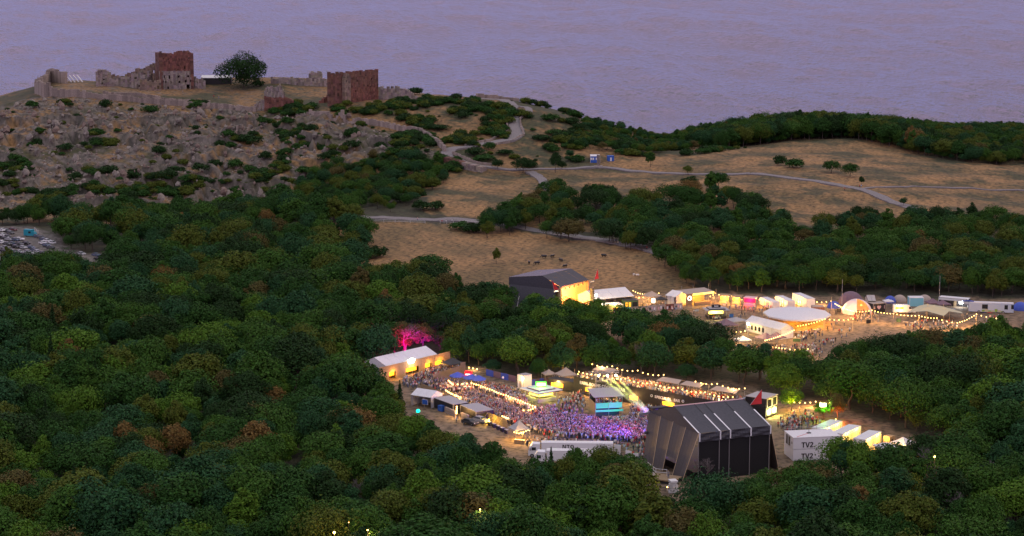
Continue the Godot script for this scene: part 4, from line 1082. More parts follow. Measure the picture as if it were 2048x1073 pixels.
func spot(at: Vector3, to: Vector3, c: Color, e: float, angle: float, size := 0.3) -> void:
	var l := SpotLight3D.new()
	l.name = numbered("stage_spot")
	l.light_color = c
	l.light_energy = e
	l.spot_angle = angle
	l.spot_angle_attenuation = 0.6
	l.light_size = size
	l.spot_range = 150.0
	l.spot_attenuation = 2.0
	l.shadow_enabled = true
	add_child(l)
	l.look_at_from_position(at, to, Vector3.UP if absf((to - at).normalized().y) < 0.95 else Vector3.RIGHT)

var bulb_mesh: SphereMesh
const WARM := Color(1.0, 0.76, 0.45)

# a cable of bulbs hung through the given points
func festoon(label: String, pts: Array, gap: float, sag: float, power := 2.6, each := 4, size := 1.0) -> void:
	var t := thing("string_lights", label, "string lights", pts[0], 0, "festoon lights")
	var b := MB.new()
	var count := 0
	for i in pts.size() - 1:
		var l: float = pts[i].distance_to(pts[i + 1])
		var n := maxi(1, int(round(l / (gap * 1.25))))
		var last: Vector3 = pts[i]
		for k in n:
			var f := float(k + 1) / n
			var p: Vector3 = pts[i].lerp(pts[i + 1], f) - Vector3(0, sag * 4.0 * f * (1.0 - f), 0)
			b.tube(last - pts[0], p - pts[0], 0.02, 0.02, 4, false)
			last = p
			var o := part("bulb", bulb_mesh, M.bulb, t, p - pts[0] - Vector3(0, 0.15, 0))
			o.scale = Vector3.ONE * size
			if count % each == each / 2:
				lamp(p - Vector3(0, 0.15, 0), WARM, power * each, 0.15)
			count += 1
	part("cable", b.done(), M.dark_metal, t)

func pole(label: String, at: Vector3, h: float, r := 0.09, m: Material = null, group := "light poles") -> void:
	var t := thing("light_pole", label, "pole", at, 0, group)
	part("shaft", tubem(Vector3(0, -0.3, 0), Vector3(0, h, 0), r, r * 0.9), m if m else M.post_wood, t)
	part("cap", tubem(Vector3(0, h, 0), Vector3(0, h + 0.12, 0), r * 1.5, r * 1.5), M.dark_metal, t)

func gable_tent(called: String, label: String, a: Vector3, b: Vector3, deep: float, eave: float, ridge: float, roof: Material, bays: int, ridge_at := 0.5, walls := true, group := "") -> Node3D:
	var t := between(called, label, "tent", a, b, group)
	var w := flat_len(a, b)
	for i in bays:
		var x0 := -w / 2 + w * i / bays + 0.03
		var x1 := -w / 2 + w * (i + 1) / bays - 0.03
		part("roof_panel", slabm([Vector3(x0, eave, 0.25), Vector3(x1, eave, 0.25), Vector3(x1, ridge, -deep * ridge_at), Vector3(x0, ridge, -deep * ridge_at)], Vector3(0, 0.06, 0)), roof, t)
		part("roof_panel", slabm([Vector3(x0, ridge, -deep * ridge_at), Vector3(x1, ridge, -deep * ridge_at), Vector3(x1, eave, -deep - 0.25), Vector3(x0, eave, -deep - 0.25)], Vector3(0, 0.06, 0)), roof, t)
	for x in [-w / 2 + 0.1, w / 2 - 0.1]:
		part("gable", slabm([Vector3(x, eave - 0.05, -0.1), Vector3(x, ridge - 0.1, -deep * ridge_at), Vector3(x, eave - 0.05, -deep + 0.1)], Vector3(0.04, 0, 0)), roof, t)
		if walls: part("end_wall", boxm(Vector3(x - 0.02, 0, -deep + 0.1), Vector3(x + 0.02, eave - 0.08, -0.1)), roof, t)
	if walls: part("back_wall", boxm(Vector3(-w / 2 + 0.2, 0, -deep + 0.05), Vector3(w / 2 - 0.2, eave - 0.08, -deep + 0.1)), roof, t)
	for i in bays + 1:
		var x := -w / 2 + w * i / bays
		part("leg", tubem(Vector3(x, 0, 0), Vector3(x, eave, 0), 0.07), M.metal, t)
	return t

func popup(label: String, at: Vector3, size: float, eave: float, peak: float, m: Material, turn := 0.0, group := "pop-up tents", called := "popup_tent") -> Node3D:
	var t := thing(called, label, "tent", at, turn, group)
	var b := MB.new()
	var n := 5
	var s := size / 2.0
	var c := [Vector2(-s, s), Vector2(s, s), Vector2(s, -s), Vector2(-s, -s)]
	for k in 4:
		var p: Vector2 = c[k]
		var q: Vector2 = c[(k + 1) % 4]
		for i in n:
			var f0 := float(i) / n
			var f1 := float(i + 1) / n
			var y0 := lerpf(eave, peak, pow(f0, 1.35))
			var y1 := lerpf(eave, peak, pow(f1, 1.35))
			b.quad(Vector3(p.x * (1 - f0), y0, p.y * (1 - f0)), Vector3(q.x * (1 - f0), y0, q.y * (1 - f0)), Vector3(q.x * (1 - f1), y1, q.y * (1 - f1)), Vector3(p.x * (1 - f1), y1, p.y * (1 - f1)))
		b.quad(Vector3(p.x, eave, p.y), Vector3(q.x, eave, q.y), Vector3(q.x, eave - 0.3, q.y), Vector3(p.x, eave - 0.3, p.y))
	part("canopy", b.done(), m, t)
	for k in 4:
		part("leg", tubem(Vector3(c[k].x * 0.97, 0, c[k].y * 0.97), Vector3(c[k].x * 0.97, eave, c[k].y * 0.97), 0.05), M.metal, t)
	return t

func canopy(label: String, a: Vector3, b: Vector3, deep: float, y: float, rise: float, m: Material, base := 0.0) -> Node3D:
	var t := between("canopy_roof", label, "canopy", Vector3(a.x, base, a.z), Vector3(b.x, base, b.z), "deck canopies")
	var w := flat_len(a, b)
	var h := y - base
	part("cover", slabm([Vector3(-w / 2, h, 0.2), Vector3(w / 2, h, 0.2), Vector3(w / 2 - 0.5, h + rise, -deep / 2), Vector3(-w / 2 + 0.5, h + rise, -deep / 2)], Vector3(0, 0.05, 0)), m, t)
	part("cover", slabm([Vector3(-w / 2 + 0.5, h + rise, -deep / 2), Vector3(w / 2 - 0.5, h + rise, -deep / 2), Vector3(w / 2, h, -deep), Vector3(-w / 2, h, -deep)], Vector3(0, 0.05, 0)), m, t)
	for x in [-w / 2 + 0.1, w / 2 - 0.1]:
		for z in [0.0, -deep + 0.1]:
			part("leg", tubem(Vector3(x, 0, z), Vector3(x, h, z), 0.06), M.metal, t)
	return t

func cabin(called: String, label: String, a: Vector3, b: Vector3, deep: float, h: float, wall: Material, roof: Material, category := "cabin", group := "", base := 0.0) -> Node3D:
	var t := between(called, label, category, Vector3(a.x, base, a.z), Vector3(b.x, base, b.z), group)
	var w := flat_len(a, b)
	part("body", boxm(Vector3(-w / 2, 0.12, -deep), Vector3(w / 2, h - 0.12, 0)), wall, t)
	part("roof", boxm(Vector3(-w / 2 - 0.06, h - 0.12, -deep - 0.06), Vector3(w / 2 + 0.06, h, 0.06)), roof, t)
	part("skid", boxm(Vector3(-w / 2 + 0.1, 0, -deep + 0.1), Vector3(w / 2 - 0.1, 0.12, -0.1)), M.dark_metal, t)
	for x in [-w / 2, w / 2]:
		part("corner_post", boxm(Vector3(x - 0.08, 0.12, -0.08), Vector3(x + 0.08, h - 0.12, 0.03)), roof, t)
	return t

func lettering(text: String, size: float, m: Material, parent: Node, at: Vector3, turn := Vector3.ZERO) -> void:
	var f := SystemFont.new()
	f.font_names = PackedStringArray(["Droid Sans"])
	f.font_weight = 700
	var x := TextMesh.new()
	x.font = f
	x.text = text
	x.font_size = 32
	x.pixel_size = size / 32.0
	x.depth = 0.05
	x.curve_step = 4.0
	part("lettering", x, m, parent, at, turn)

func parasol(label: String, at: Vector3, r: float, h: float, m: Material, group := "blue parasols") -> void:
	var t := thing("parasol", label, "parasol", at, rng.randf(), group)
	part("pole", tubem(Vector3.ZERO, Vector3(0, h + 0.3, 0), 0.05), M.metal, t)
	var b := MB.new()
	for i in 8:
		var p := TAU * i / 8.0
		var q := TAU * (i + 1) / 8.0
		b.tri(Vector3(0, h + 1.0, 0), Vector3(cos(p) * r, h - 0.1, sin(p) * r), Vector3(cos(q) * r, h - 0.1, sin(q) * r))
		b.quad(Vector3(cos(p) * r, h - 0.1, sin(p) * r), Vector3(cos(q) * r, h - 0.1, sin(q) * r), Vector3(cos(q) * r, h - 0.35, sin(q) * r), Vector3(cos(p) * r, h - 0.35, sin(p) * r))
	part("canopy", b.done(), m, t)
	part("base", tubem(Vector3.ZERO, Vector3(0, 0.15, 0), 0.45, 0.4, 8), M.dark_metal, t)

func flag(label: String, at: Vector3, h: float, lean: Vector3, high: float) -> void:
	var t := thing("feather_flag", label, "flag", at, 0, "red flags")
	part("pole", tubem(Vector3.ZERO, Vector3(lean.x, h, lean.z), 0.06, 0.03), M.metal, t)
	var b := MB.new()
	var top := Vector3(lean.x, h, lean.z)
	var foot := top * (1.0 - high / h)
	var corner := Vector3(top.x, top.y - high * 0.92, 0.2) if lean.x > 3.0 else foot + Vector3(high * 0.42, high * 0.1, 0)
	for i in 5:
		var p := top.lerp(foot, i / 5.0)
		var q := top.lerp(foot, (i + 1) / 5.0)
		var pc := top.lerp(corner, i / 5.0) + Vector3(0, 0, sin(i * 1.3) * 0.15)
		var qc := top.lerp(corner, (i + 1) / 5.0) + Vector3(0, 0, sin(i * 1.3 + 1.3) * 0.15)
		b.quad(p, pc, qc, q)
	part("cloth", b.done(), M.red_cloth, t)

func rails(label: String, pts: Array, h: float, m: Material, gap := 2.0, group := "railings") -> void:
	var o: Vector3 = pts[0]
	var t := thing("railing", label, "railing", o, 0, group)
	for i in pts.size() - 1:
		var l: float = pts[i].distance_to(pts[i + 1])
		var n := maxi(1, int(l / gap))
		for k in n + (1 if i == pts.size() - 2 else 0):
			var p: Vector3 = pts[i].lerp(pts[i + 1], float(k) / n) - o
			part("post", tubem(p, p + Vector3(0, h, 0), 0.05, 0.05, 4), m, t)
		for y in [h * 0.5, h]:
			part("rail", tubem(pts[i] - o + Vector3(0, y, 0), pts[i + 1] - o + Vector3(0, y, 0), 0.045, 0.045, 4), m, t)

# ---- the near site ----
func main_stage() -> void:
	var a := Vector3(45.3, 0, -471.2)
	var b := Vector3(63.5, 0, -479.3)
	var t := between("main_stage", "large black festival stage seen from behind, grey roof with white seams", "stage", a, b)
	var w := flat_len(a, b)
	var ev := 12.0
	var rg := 16.0
	var cuts := [0.0, 0.29, 0.43, 0.72, 1.0]
	for i in 4:
		var x0: float = -w / 2 + w * cuts[i]
		var x1: float = -w / 2 + w * cuts[i + 1]
		for s in [0, 1]:
			var z0 := 0.0 if s == 0 else -26.0
			# each cloth bay hangs a little between its seams
			var m := MB.new()
			for k in 6:
				for j in 6:
					var q := []
					for c in [[k, j], [k + 1, j], [k + 1, j + 1], [k, j + 1]]:
						var fx: float = c[0] / 6.0
						var fz: float = c[1] / 6.0
						q.append(Vector3(lerpf(x0 + 0.04, x1 - 0.04, fx), lerpf(ev, rg, fz) - 0.22 * sin(PI * fx) * sin(PI * fz), lerpf(z0, -13.0, fz)))
					m.quad(q[0], q[1], q[2], q[3])
			part("roof_panel", m.done(), M.stage_roof, t)
		var v := MB.new()
		for k in 8:
			var f0 := k / 8.0
			var f1 := (k + 1) / 8.0
			var p0 := Vector3(lerpf(x0, x1, f0), ev - 0.02, 0.06 + 0.1 * sin(f0 * 9.0))
			var p1 := Vector3(lerpf(x0, x1, f1), ev - 0.02, 0.06 + 0.1 * sin(f1 * 9.0))
			for j in 4:
				var d0 := Vector3(0, -0.55 * j, 0.16 * sin(j * 2.2 + f0 * 5.0))
				var d1 := Vector3(0, -0.55 * (j + 1), 0.16 * sin((j + 1) * 2.2 + f0 * 5.0))
				v.quad(p0 + d0, p1 + d0, p1 + d1, p0 + d1)
		part("valance", v.done(), M.stage_roof, t)
		part("rear_curtain", boxm(Vector3(x0 + 0.06, 0, -0.42), Vector3(x1 - 0.06, ev - 1.6, -0.3)), M.black_cloth, t)
	for c in cuts:
		var x: float = -w / 2 + w * c
		part("seam_tape", slabm([Vector3(x - 0.17, ev + 0.08, 0.02), Vector3(x + 0.17, ev + 0.08, 0.02), Vector3(x + 0.17, lerpf(ev, rg, 0.6) + 0.08, -7.8), Vector3(x - 0.17, lerpf(ev, rg, 0.6) + 0.08, -7.8)], Vector3(0, 0.05, 0)), M.white_paint, t)
		part("seam_tape", boxm(Vector3(x - 0.17, ev - 2.0, 0.3), Vector3(x + 0.17, ev + 0.08, 0.36)), M.white_paint, t)
		part("roof_rib", slabm([Vector3(x - 0.1, lerpf(ev, rg, 0.6) + 0.06, -7.8), Vector3(x + 0.1, lerpf(ev, rg, 0.6) + 0.06, -7.8), Vector3(x + 0.1, rg + 0.08, -13.0), Vector3(x - 0.1, rg + 0.08, -13.0)], Vector3(0, 0.05, 0)), M.black_paint, t)
		part("rear_post", tubem(Vector3(x, 0, -0.2), Vector3(x, ev - 1.9, -0.2), 0.1), M.metal, t)
	part("ridge_cap", boxm(Vector3(-w / 2, rg - 0.05, -13.2), Vector3(w / 2, rg + 0.12, -12.8)), M.pink_cloth, t)
	for s in [-1, 1]:
		var x: float = s * w / 2
		part("gable", slabm([Vector3(x, ev - 0.1, 0), Vector3(x, rg - 0.05, -13), Vector3(x, ev - 0.1, -26)], Vector3(0.06, 0, 0)), M.stage_roof, t)
		# sloping side tarpaulins in four strips, the second open at the foot
		for k in 4:
			var z0 := -26.0 * k / 4.0
			var z1 := -26.0 * (k + 1) / 4.0
			var g0 := lerpf(-1.5, -22.0, k / 4.0)
			var g1 := lerpf(-1.5, -22.0, (k + 1) / 4.0)
			var stop := 0.32 if s < 0 and k == 1 else 0.0
			var m := MB.new()
			for i in 6:
				for j in 4:
					var q := []
					for c in [[i, j], [i + 1, j], [i + 1, j + 1], [i, j + 1]]:
						var fy: float = lerpf(stop, 1.0, c[0] / 6.0)
						var fz: float = c[1] / 4.0
						var foot := Vector3(x + s * 3.6, 0, lerpf(g0, g1, fz))
						var head := Vector3(x, ev + 0.2 + 3.0 * (1.0 - absf(lerpf(z0, z1, fz) + 13.0) / 13.0) * 0.0, lerpf(z0, z1, fz))
						q.append(foot.lerp(head, fy) - Vector3(s * 0.35, 0, 0) * sin(PI * fz))
					m.quad(q[0], q[1], q[2], q[3])
			part("side_tarp", m.done(), M.stage_tarp, t)
			part("tarp_seam", tubem(Vector3(x + s * 3.65, 0.05, g0), Vector3(x + s * 0.05, ev + 0.15, z0), 0.07), M.post_wood, t)
	part("deck", boxm(Vector3(-w / 2, 0, -24), Vector3(w / 2, 1.7, -2)), M.black_paint, t)
	for s in [-1, 1]:
		part("front_post", tubem(Vector3(s * w / 2, 0, -25.8), Vector3(s * w / 2, ev, -25.8), 0.3), M.metal, t)
	part("front_truss", boxm(Vector3(-w / 2 - 3.0, ev - 0.9, -26.4), Vector3(w / 2 + 3.0, ev - 0.3, -25.8)), M.metal, t)
	# what lights the audience
	var o := t.global_transform
	var aim := [[-6.0, 0.42, 0.22, 1.0, Vector3(18, 1, -548), 900.0], [-3.0, 0.2, 0.95, 0.62, Vector3(27, 3.4, -537), 700.0, 6.5], [0.0, 0.35, 0.25, 1.0, Vector3(8, 1, -528), 900.0], [3.0, 0.75, 0.3, 0.75, Vector3(2, 1, -545), 900.0], [6.0, 0.4, 0.3, 1.0, Vector3(40, 1, -520), 420.0]]
	for q in aim:
		var p: Vector3 = o * Vector3(q[0], ev - 1.2, -26.6)
		spot(p, q[4], Color(q[1], q[2], q[3]), q[5] * 1.9, 22.0 if q.size() < 7 else q[6], 0.4)
		var l := part("lamp_head", tubem(Vector3.ZERO, Vector3(0, 0, -0.7), 0.3, 0.36, 8), M.dark_metal, t, Vector3(q[0], ev - 1.2, -25.7))
		l.rotation.x = -0.4
	spot(o * Vector3(-w / 2 - 2.0, 7.0, -24.0), Vector3(28, 1, -500), Color(0.1, 0.95, 0.8), 900.0, 30.0, 0.3)
	part("lamp_head", tubem(Vector3.ZERO, Vector3(-0.5, -0.3, -0.5), 0.3, 0.36, 8), M.dark_metal, t, Vector3(-w / 2 - 1.6, 7.2, -23.6))
	# speakers and the white truss leg at the audience corner
	var k := thing("speaker_stack", "tall black hanging speaker array at the audience corner of the black stage", "speaker", Vector3(35.4, 0, -498.5), 0.5)
	part("leg", tubem(Vector3(0, 0, -0.5), Vector3(0, 12.0, -0.5), 0.12), M.dark_metal, k)
	for i in 9:
		part("speaker_box", boxm(Vector3(-0.75, 9.2 - i * 0.92, -0.4), Vector3(0.75, 10.05 - i * 0.92, 0.5)), M.black_paint, k, Vector3(0, 0, pow(i, 1.6) * 0.02), Vector3(i * 0.03, 0, 0))
	var g := thing("truss_leg", "pale truss tower with a dark ledge at the stage corner", "truss", Vector3(37.6, 0, -500.5), 0.4)
	part("tower", boxm(Vector3(-0.7, 0, -0.5), Vector3(0.7, 11.4, 0.5)), M.white_pvc, g)
	part("ledge", boxm(Vector3(-2.4, 11.4, -1.0), Vector3(2.4, 11.8, 1.0)), M.black_paint, g)
	var r := thing("loading_ramp", "wooden loading ramp with white handrails beside the stage tarpaulins", "ramp", Vector3(36.24, 0, -472.12), -0.5)
	part("deck_boards", boxm(Vector3(-5.0, 0.7, -2.6), Vector3(4.5, 1.0, 2.6)), M.plywood, r)
	part("underframe", boxm(Vector3(-4.8, 0, -2.4), Vector3(4.3, 0.7, 2.4)), M.dark_metal, r)
	rails("white handrail along the loading ramp", [Vector3(33.57, 1, -479.69), Vector3(35.11, 1, -473.53), Vector3(37.72, 1, -472.59)], 1.6, M.white_paint, 1.6)
	rails("second white handrail at the foot of the ramp", [Vector3(33.1, 1, -476.35), Vector3(34.51, 1, -468.43)], 1.6, M.white_paint, 1.6)
	var st := thing("stacked_tubs", "stack of white plastic tubs behind the black stage", "tub", Vector3(38.33, 0, -461.71), 0.2)
	for i in 5:
		part("tub", boxm(Vector3(-1.2 + 0.1 * (i % 2), i * 0.62, -0.9), Vector3(1.2 - 0.14 * (i % 3), i * 0.62 + 0.5, 0.9)), M.white_pvc, st, Vector3(0, 0, 0), Vector3(0, i * 0.4, 0))

func foh_tower() -> void:
	var a := Vector3(22.9, 0, -536.5)
	var b := Vector3(30.4, 0, -538.0)
	var t := between("control_tower", "two-storey control tower with teal front, wooden side and flat roof", "tower", a, b)
	var w := flat_len(a, b)
	var d := 7.6
	part("roof", slabm([Vector3(-w / 2 - 0.6, 6.3, 0.8), Vector3(w / 2 + 0.5, 6.3, 0.8), Vector3(w / 2 + 0.5, 6.9, -d - 0.4), Vector3(-w / 2 - 0.6, 6.9, -d - 0.4)], Vector3(0, 0.12, 0)), M.grey_pvc, t)
	for i in 5:
		part("side_board", boxm(Vector3(-w / 2 - 0.05, 0, -d + d * i / 5.0 + 0.03), Vector3(-w / 2 + 0.05, 4.4, -d + d * (i + 1) / 5.0 - 0.03)), M.plywood, t)
	part("floor", boxm(Vector3(-w / 2 + 0.06, 2.9, -d), Vector3(w / 2, 3.1, -0.1)), M.black_paint, t)
	part("railing_panel", boxm(Vector3(-w / 2 + 0.08, 2.9, -0.08), Vector3(-0.05, 4.4, 0.04)), M.teal_panel, t)
	part("railing_panel", boxm(Vector3(0.05, 2.9, -0.08), Vector3(w / 2, 4.4, 0.04)), M.pale_blue_panel, t)
	part("fascia", boxm(Vector3(-w / 2 + 0.08, 1.9, -0.02), Vector3(w / 2 + 0.3, 2.5, 0.12)), M.teal_panel, t)
	part("back_wall", boxm(Vector3(-w / 2 + 0.1, 0, -d), Vector3(w / 2, 5.2, -d + 0.1)), M.black_paint, t)
	part("ground_floor_back", boxm(Vector3(-w / 2 + 0.1, 0, -3.2), Vector3(w / 2 - 0.1, 2.9, -3.1)), M.black_paint, t)
	for x in [-w / 2 + 0.12, 0.0, w / 2 - 0.05]:
		part("post", tubem(Vector3(x, 0, 0.02), Vector3(x, 6.3, 0.02), 0.07), M.metal, t)
		part("post", tubem(Vector3(x, 0, -d), Vector3(x, 6.8, -d), 0.07), M.metal, t)
	part("desk_lamp", boxm(Vector3(0.2, 5.3, -4.2), Vector3(2.8, 5.5, -4.0)), M.window_glow, t)
	var o := t.global_transform
	lamp(o * Vector3(1.5, 5.2, -3.4), WARM, 3.0)
	lamp(o * Vector3(1.0, 1.7, -1.5), Color(0.15, 0.2, 1.0), 3.0)
	part("blue_lamp", boxm(Vector3(0.7, 1.75, -1.6), Vector3(1.3, 1.9, -1.4)), glow("blue_lamp_glow", Color(0.2, 0.3, 1.0), 3.0), t)

	# lighting tower behind it
	var s := thing("lighting_tower", "scaffold lighting tower with a metal truss and three beam lights", "tower", Vector3(26.13, 0, -557.84), 0.1)
	for x in [-2.2, 2.2]:
		for z in [-1.0, 1.0]:
			part("standard", tubem(Vector3(x, 0, z), Vector3(x, 8.2, z), 0.06), M.metal, s)
	for y in [2.0, 4.0, 6.0, 8.0]:
		for z in [-1.0, 1.0]:
			part("ledger", tubem(Vector3(-2.2, y, z), Vector3(2.2, y, z), 0.05), M.metal, s)
		part("brace", tubem(Vector3(-2.2, y - 2.0, 1.05), Vector3(2.2, y, 1.05), 0.04), M.metal, s)
	var tr := MB.new()
	for q in [[-0.3, 0.0], [-0.3, 0.6], [0.3, 0.0], [0.3, 0.6]]:
		tr.tube(Vector3(-2.6, 8.4 + q[1], q[0]), Vector3(4.4, 8.4 + q[1], q[0]), 0.06, 0.06, 5)
	for i in 14:
		tr.tube(Vector3(-2.6 + i * 0.5, 8.4 + 0.6 * (i % 2), 0.3), Vector3(-2.1 + i * 0.5, 9.0 - 0.6 * (i % 2), 0.3), 0.04, 0.04, 4)
		tr.tube(Vector3(-2.6 + i * 0.5, 8.4 + 0.6 * (i % 2), -0.3), Vector3(-2.1 + i * 0.5, 9.0 - 0.6 * (i % 2), -0.3), 0.04, 0.04, 4)
	part("truss", tr.done(), M.metal, s)
	var goal := Vector3(36.2, 9.0, -501.0)
	for i in 3:
		var src: Vector3 = s.global_transform * Vector3(-1.6 + i * 2.5, 7.8, 0.7)
		var h := part("lamp_head", tubem(Vector3(0, 0, 0.5), Vector3(0, 0, -0.3), 0.28, 0.38, 8), M.dark_metal, s)
		h.global_position = src
		h.look_at(goal, Vector3.UP)
		var e := part("lamp_lens", tubem(Vector3(0, 0, -0.31), Vector3(0, 0, -0.33), 0.32, 0.32, 8), M.flood_glow, h)
		e.name = "lamp_lens"
		spot(src + (goal - src).normalized() * 0.6, goal + Vector3(0, 0, 0), Color(0.93, 1.0, 0.38), 40000.0, 1.1, 0.15)
		# smoke drifting through the shafts makes them visible
		var fog := FogVolume.new()
		fog.name = numbered("stage_smoke")
		fog.shape = RenderingServer.FOG_VOLUME_SHAPE_CYLINDER
		var l := src.distance_to(goal)
		fog.size = Vector3(1.2, l * 0.86, 1.2)
		var fm := FogMaterial.new()
		fm.albedo = Color(0.95, 0.95, 0.95)
		fm.density = 0.05
		fog.material = fm
		add_child(fog, true)
		var y := (goal - src).normalized()
		var x := y.cross(Vector3.UP).normalized()
		fog.global_transform = Transform3D(Basis(x, y, x.cross(y)), src.lerp(goal, 0.46))
		tag(fog, ["left", "middle", "right"][i] + " shaft of drifting smoke lit yellow-green by the lighting tower", "smoke", "lit smoke shafts")

func build_near_site() -> void:
	rng.seed = 4
	bulb_mesh = SphereMesh.new()
	bulb_mesh.radius = 0.17
	bulb_mesh.height = 0.34
	bulb_mesh.radial_segments = 8
	bulb_mesh.rings = 4
	main_stage()
	foh_tower()
	# white marquee with its wooden front
	var a := Vector3(-37.7, 0, -587.1)
	var b := Vector3(-22.9, 0, -605.0)
	gable_tent("marquee", "long white marquee roof behind a wooden front at the left of the near site", a, b, 10.0, 4.0, 6.2, M.white_pvc, 6)
	var dir := (b - a).normalized()
	var out := Vector3(-dir.z, 0, dir.x) * 0.8
	var t := between("wooden_facade", "tall wooden facade before the white marquee with lit doorways", "facade", a + out - dir * 4.0, b + out + dir * 5.0)
	var w := flat_len(a, b) + 9.0
	var doors := [[-w / 2 + 6.0, 3.0], [-w / 2 + 14.5, 6.0], [-w / 2 + 22.0, 3.0], [w / 2 - 5.0, 4.0]]
	for i in 22:
		var x0 := -w / 2 + w * i / 22.0
		var x1 := -w / 2 + w * (i + 1) / 22.0
		var mid := (x0 + x1) / 2
		var open := doors.any(func(k): return absf(mid - k[0]) < k[1] / 2.0)
		part("board", boxm(Vector3(x0 + 0.02, 2.3 if open else 0.0, -0.08), Vector3(x1 - 0.02, 4.4 + rng.randf() * 0.05, 0.0)), M.plywood, t)
	for k in doors:
		part("bar_lamp", boxm(Vector3(k[0] - k[1] / 2 + 0.2, 0.9, -0.75), Vector3(k[0] + k[1] / 2 - 0.2, 2.2, -0.68)), M.window_glow, t)
		lamp(t.global_transform * Vector3(k[0], 2.0, 0.9), Color(1.0, 0.68, 0.25), 4.0)
	var sign_mid := t.global_transform * Vector3(-2.0, 4.3, 0.15)
	var sg := thing("glowing_logo", "white glowing logo panel on the wooden facade", "sign", sign_mid, t.rotation.y)
	var sb := MB.new()
	for i in 14:
		var p := TAU * i / 14.0
		var q := TAU * (i + 1) / 14.0
		var r0 := 1.0 + 0.16 * sin(i * 2.3)
		var r1 := 1.0 + 0.16 * sin((i + 1) * 2.3) if i < 13 else 1.0
		sb.slab([Vector3.ZERO, Vector3(cos(p) * 1.7 * r0, sin(p) * 0.85 * r0, 0), Vector3(cos(q) * 1.7 * r1, sin(q) * 0.85 * r1, 0)], Vector3(0, 0, 0.12))
	part("light_panel", sb.done(), M.white_sign_glow, sg)
	part("leaf_mark", boxm(Vector3(-0.6, -0.12, 0.02), Vector3(-0.3, 0.15, 0.06)), M.black_paint, sg)
	part("leaf_mark", boxm(Vector3(0.35, -0.05, 0.02), Vector3(0.75, 0.12, 0.06)), M.black_paint, sg)
	lamp(sign_mid + out.normalized() * 1.4, Color(1, 0.95, 0.85), 5.0, 0.8)
	# terrace partitions
	for q in [["curved wooden partition along the terrace below the black pop-up tent", Vector3(-23.54, 0, -583.1), Vector3(-15.52, 0, -595.85), 2.6], ["tall pale wooden panel beside the black pop-up tent", Vector3(-15.67, 0, -595.85), Vector3(-14.18, 0, -597.3), 3.4], ["wooden fence running down from the terrace", Vector3(-26.81, 0, -576.24), Vector3(-19.59, 0, -562.98), 1.4]]:
		var p := between("wooden_partition", q[0], "fence", q[1], q[2], "wooden partitions")
		var pw := flat_len(q[1], q[2])
		var n := maxi(2, int(pw / 0.9))
		for i in n:
			part("board", boxm(Vector3(-pw / 2 + pw * i / n + 0.015, 0, -0.06), Vector3(-pw / 2 + pw * (i + 1) / n - 0.015, q[3], 0)), M.plywood, p)
	popup("black pop-up tent on the wooden terrace", Vector3(-18.04, 0, -598.76), 5.6, 2.9, 4.4, M.black_paint, 0.6)
	parasol("blue parasol left of the red sign", Vector3(-16.2, 0, -581.71), 2.5, 2.6, M.blue_cloth)
	parasol("blue parasol right of the red sign, in front", Vector3(-12.13, 0, -578.96), 2.4, 2.6, M.blue_cloth)
	parasol("third blue parasol farthest right", Vector3(-9.89, 0, -577.6), 2.3, 2.5, M.blue_cloth)
	var rs := thing("red_sign", "glowing red box sign behind the blue parasols", "sign", Vector3(-12.93, 0, -581.71), -0.1)
	part("post", tubem(Vector3.ZERO, Vector3(0, 2.5, 0), 0.08), M.dark_metal, rs)
	part("light_box", boxm(Vector3(-1.05, 2.5, -0.25), Vector3(1.05, 3.9, 0.25)), M.red_sign_glow, rs)
	part("white_band", boxm(Vector3(-0.9, 2.7, 0.26), Vector3(0.9, 3.0, 0.29)), M.white_sign_glow, rs)
	lamp(rs.position + Vector3(0, 3.2, 0.9), Color(1, 0.1, 0.15), 2.0)
	for q in [["white balloon lantern above the blue parasols", Vector3(-10.8, 0, -578.96), 2.8], ["white balloon lantern among people right of the parasols", Vector3(-2.63, 0, -572.2), 3.6]]:
		var l := thing("balloon_lantern", q[0], "lantern", q[1], 0, "balloon lanterns")
		part("stand", tubem(Vector3.ZERO, Vector3(0, q[2], 0), 0.04), M.metal, l)
		part("globe", bulb_mesh, M.white_pvc, l, Vector3(0, q[2] + 0.35, 0)).scale = Vector3.ONE * 2.0
	var bl := thing("hanging_globe", "white globe lamp on a cable before the dark trees", "lamp", Vector3(9.89, 1.06, -596), 0)
	part("globe", bulb_mesh, M.white_pvc, bl).scale = Vector3.ONE * 1.7
	part("cable", tubem(Vector3(-9, 0.2, 1), Vector3(0, 0.4, 0), 0.02, 0.02, 4), M.dark_metal, bl)
	part("cable", tubem(Vector3(0, 0.4, 0), Vector3(12, 3.2, -4), 0.02, 0.02, 4), M.dark_metal, bl)
	# fence cloth at the back edge
	for q in [["blue fence cloth behind the parasols", Vector3(-7.87, 0, -592.97), Vector3(1.19, 0, -583.1)], ["blue fence cloth right of the white portable cabin", Vector3(5.61, 0, -577.6), Vector3(10.7, 0, -581.71)]]:
		var p := between("fence_cloth", q[0], "fence", q[1], q[2], "blue site fences")
		var pw := flat_len(q[1], q[2])
		for i in 4:
			part("panel", boxm(Vector3(-pw / 2 + pw * i / 4 + 0.05, 0.1, -0.03), Vector3(-pw / 2 + pw * (i + 1) / 4 - 0.05, 2.0, 0.03)), M.purple_cloth if i % 2 else M.blue_cloth, p)
	var wc := cabin("portable_cabin", "white portable cabin at the back of the near site", Vector3(1.62, 0, -575.56), Vector3(3.37, 0, -573.54), 3.2, 4.2, M.white_paint, M.grey_pvc)
	part("door", boxm(Vector3(-0.5, 0.2, 0.01), Vector3(0.5, 2.3, 0.06)), M.grey_pvc, wc)
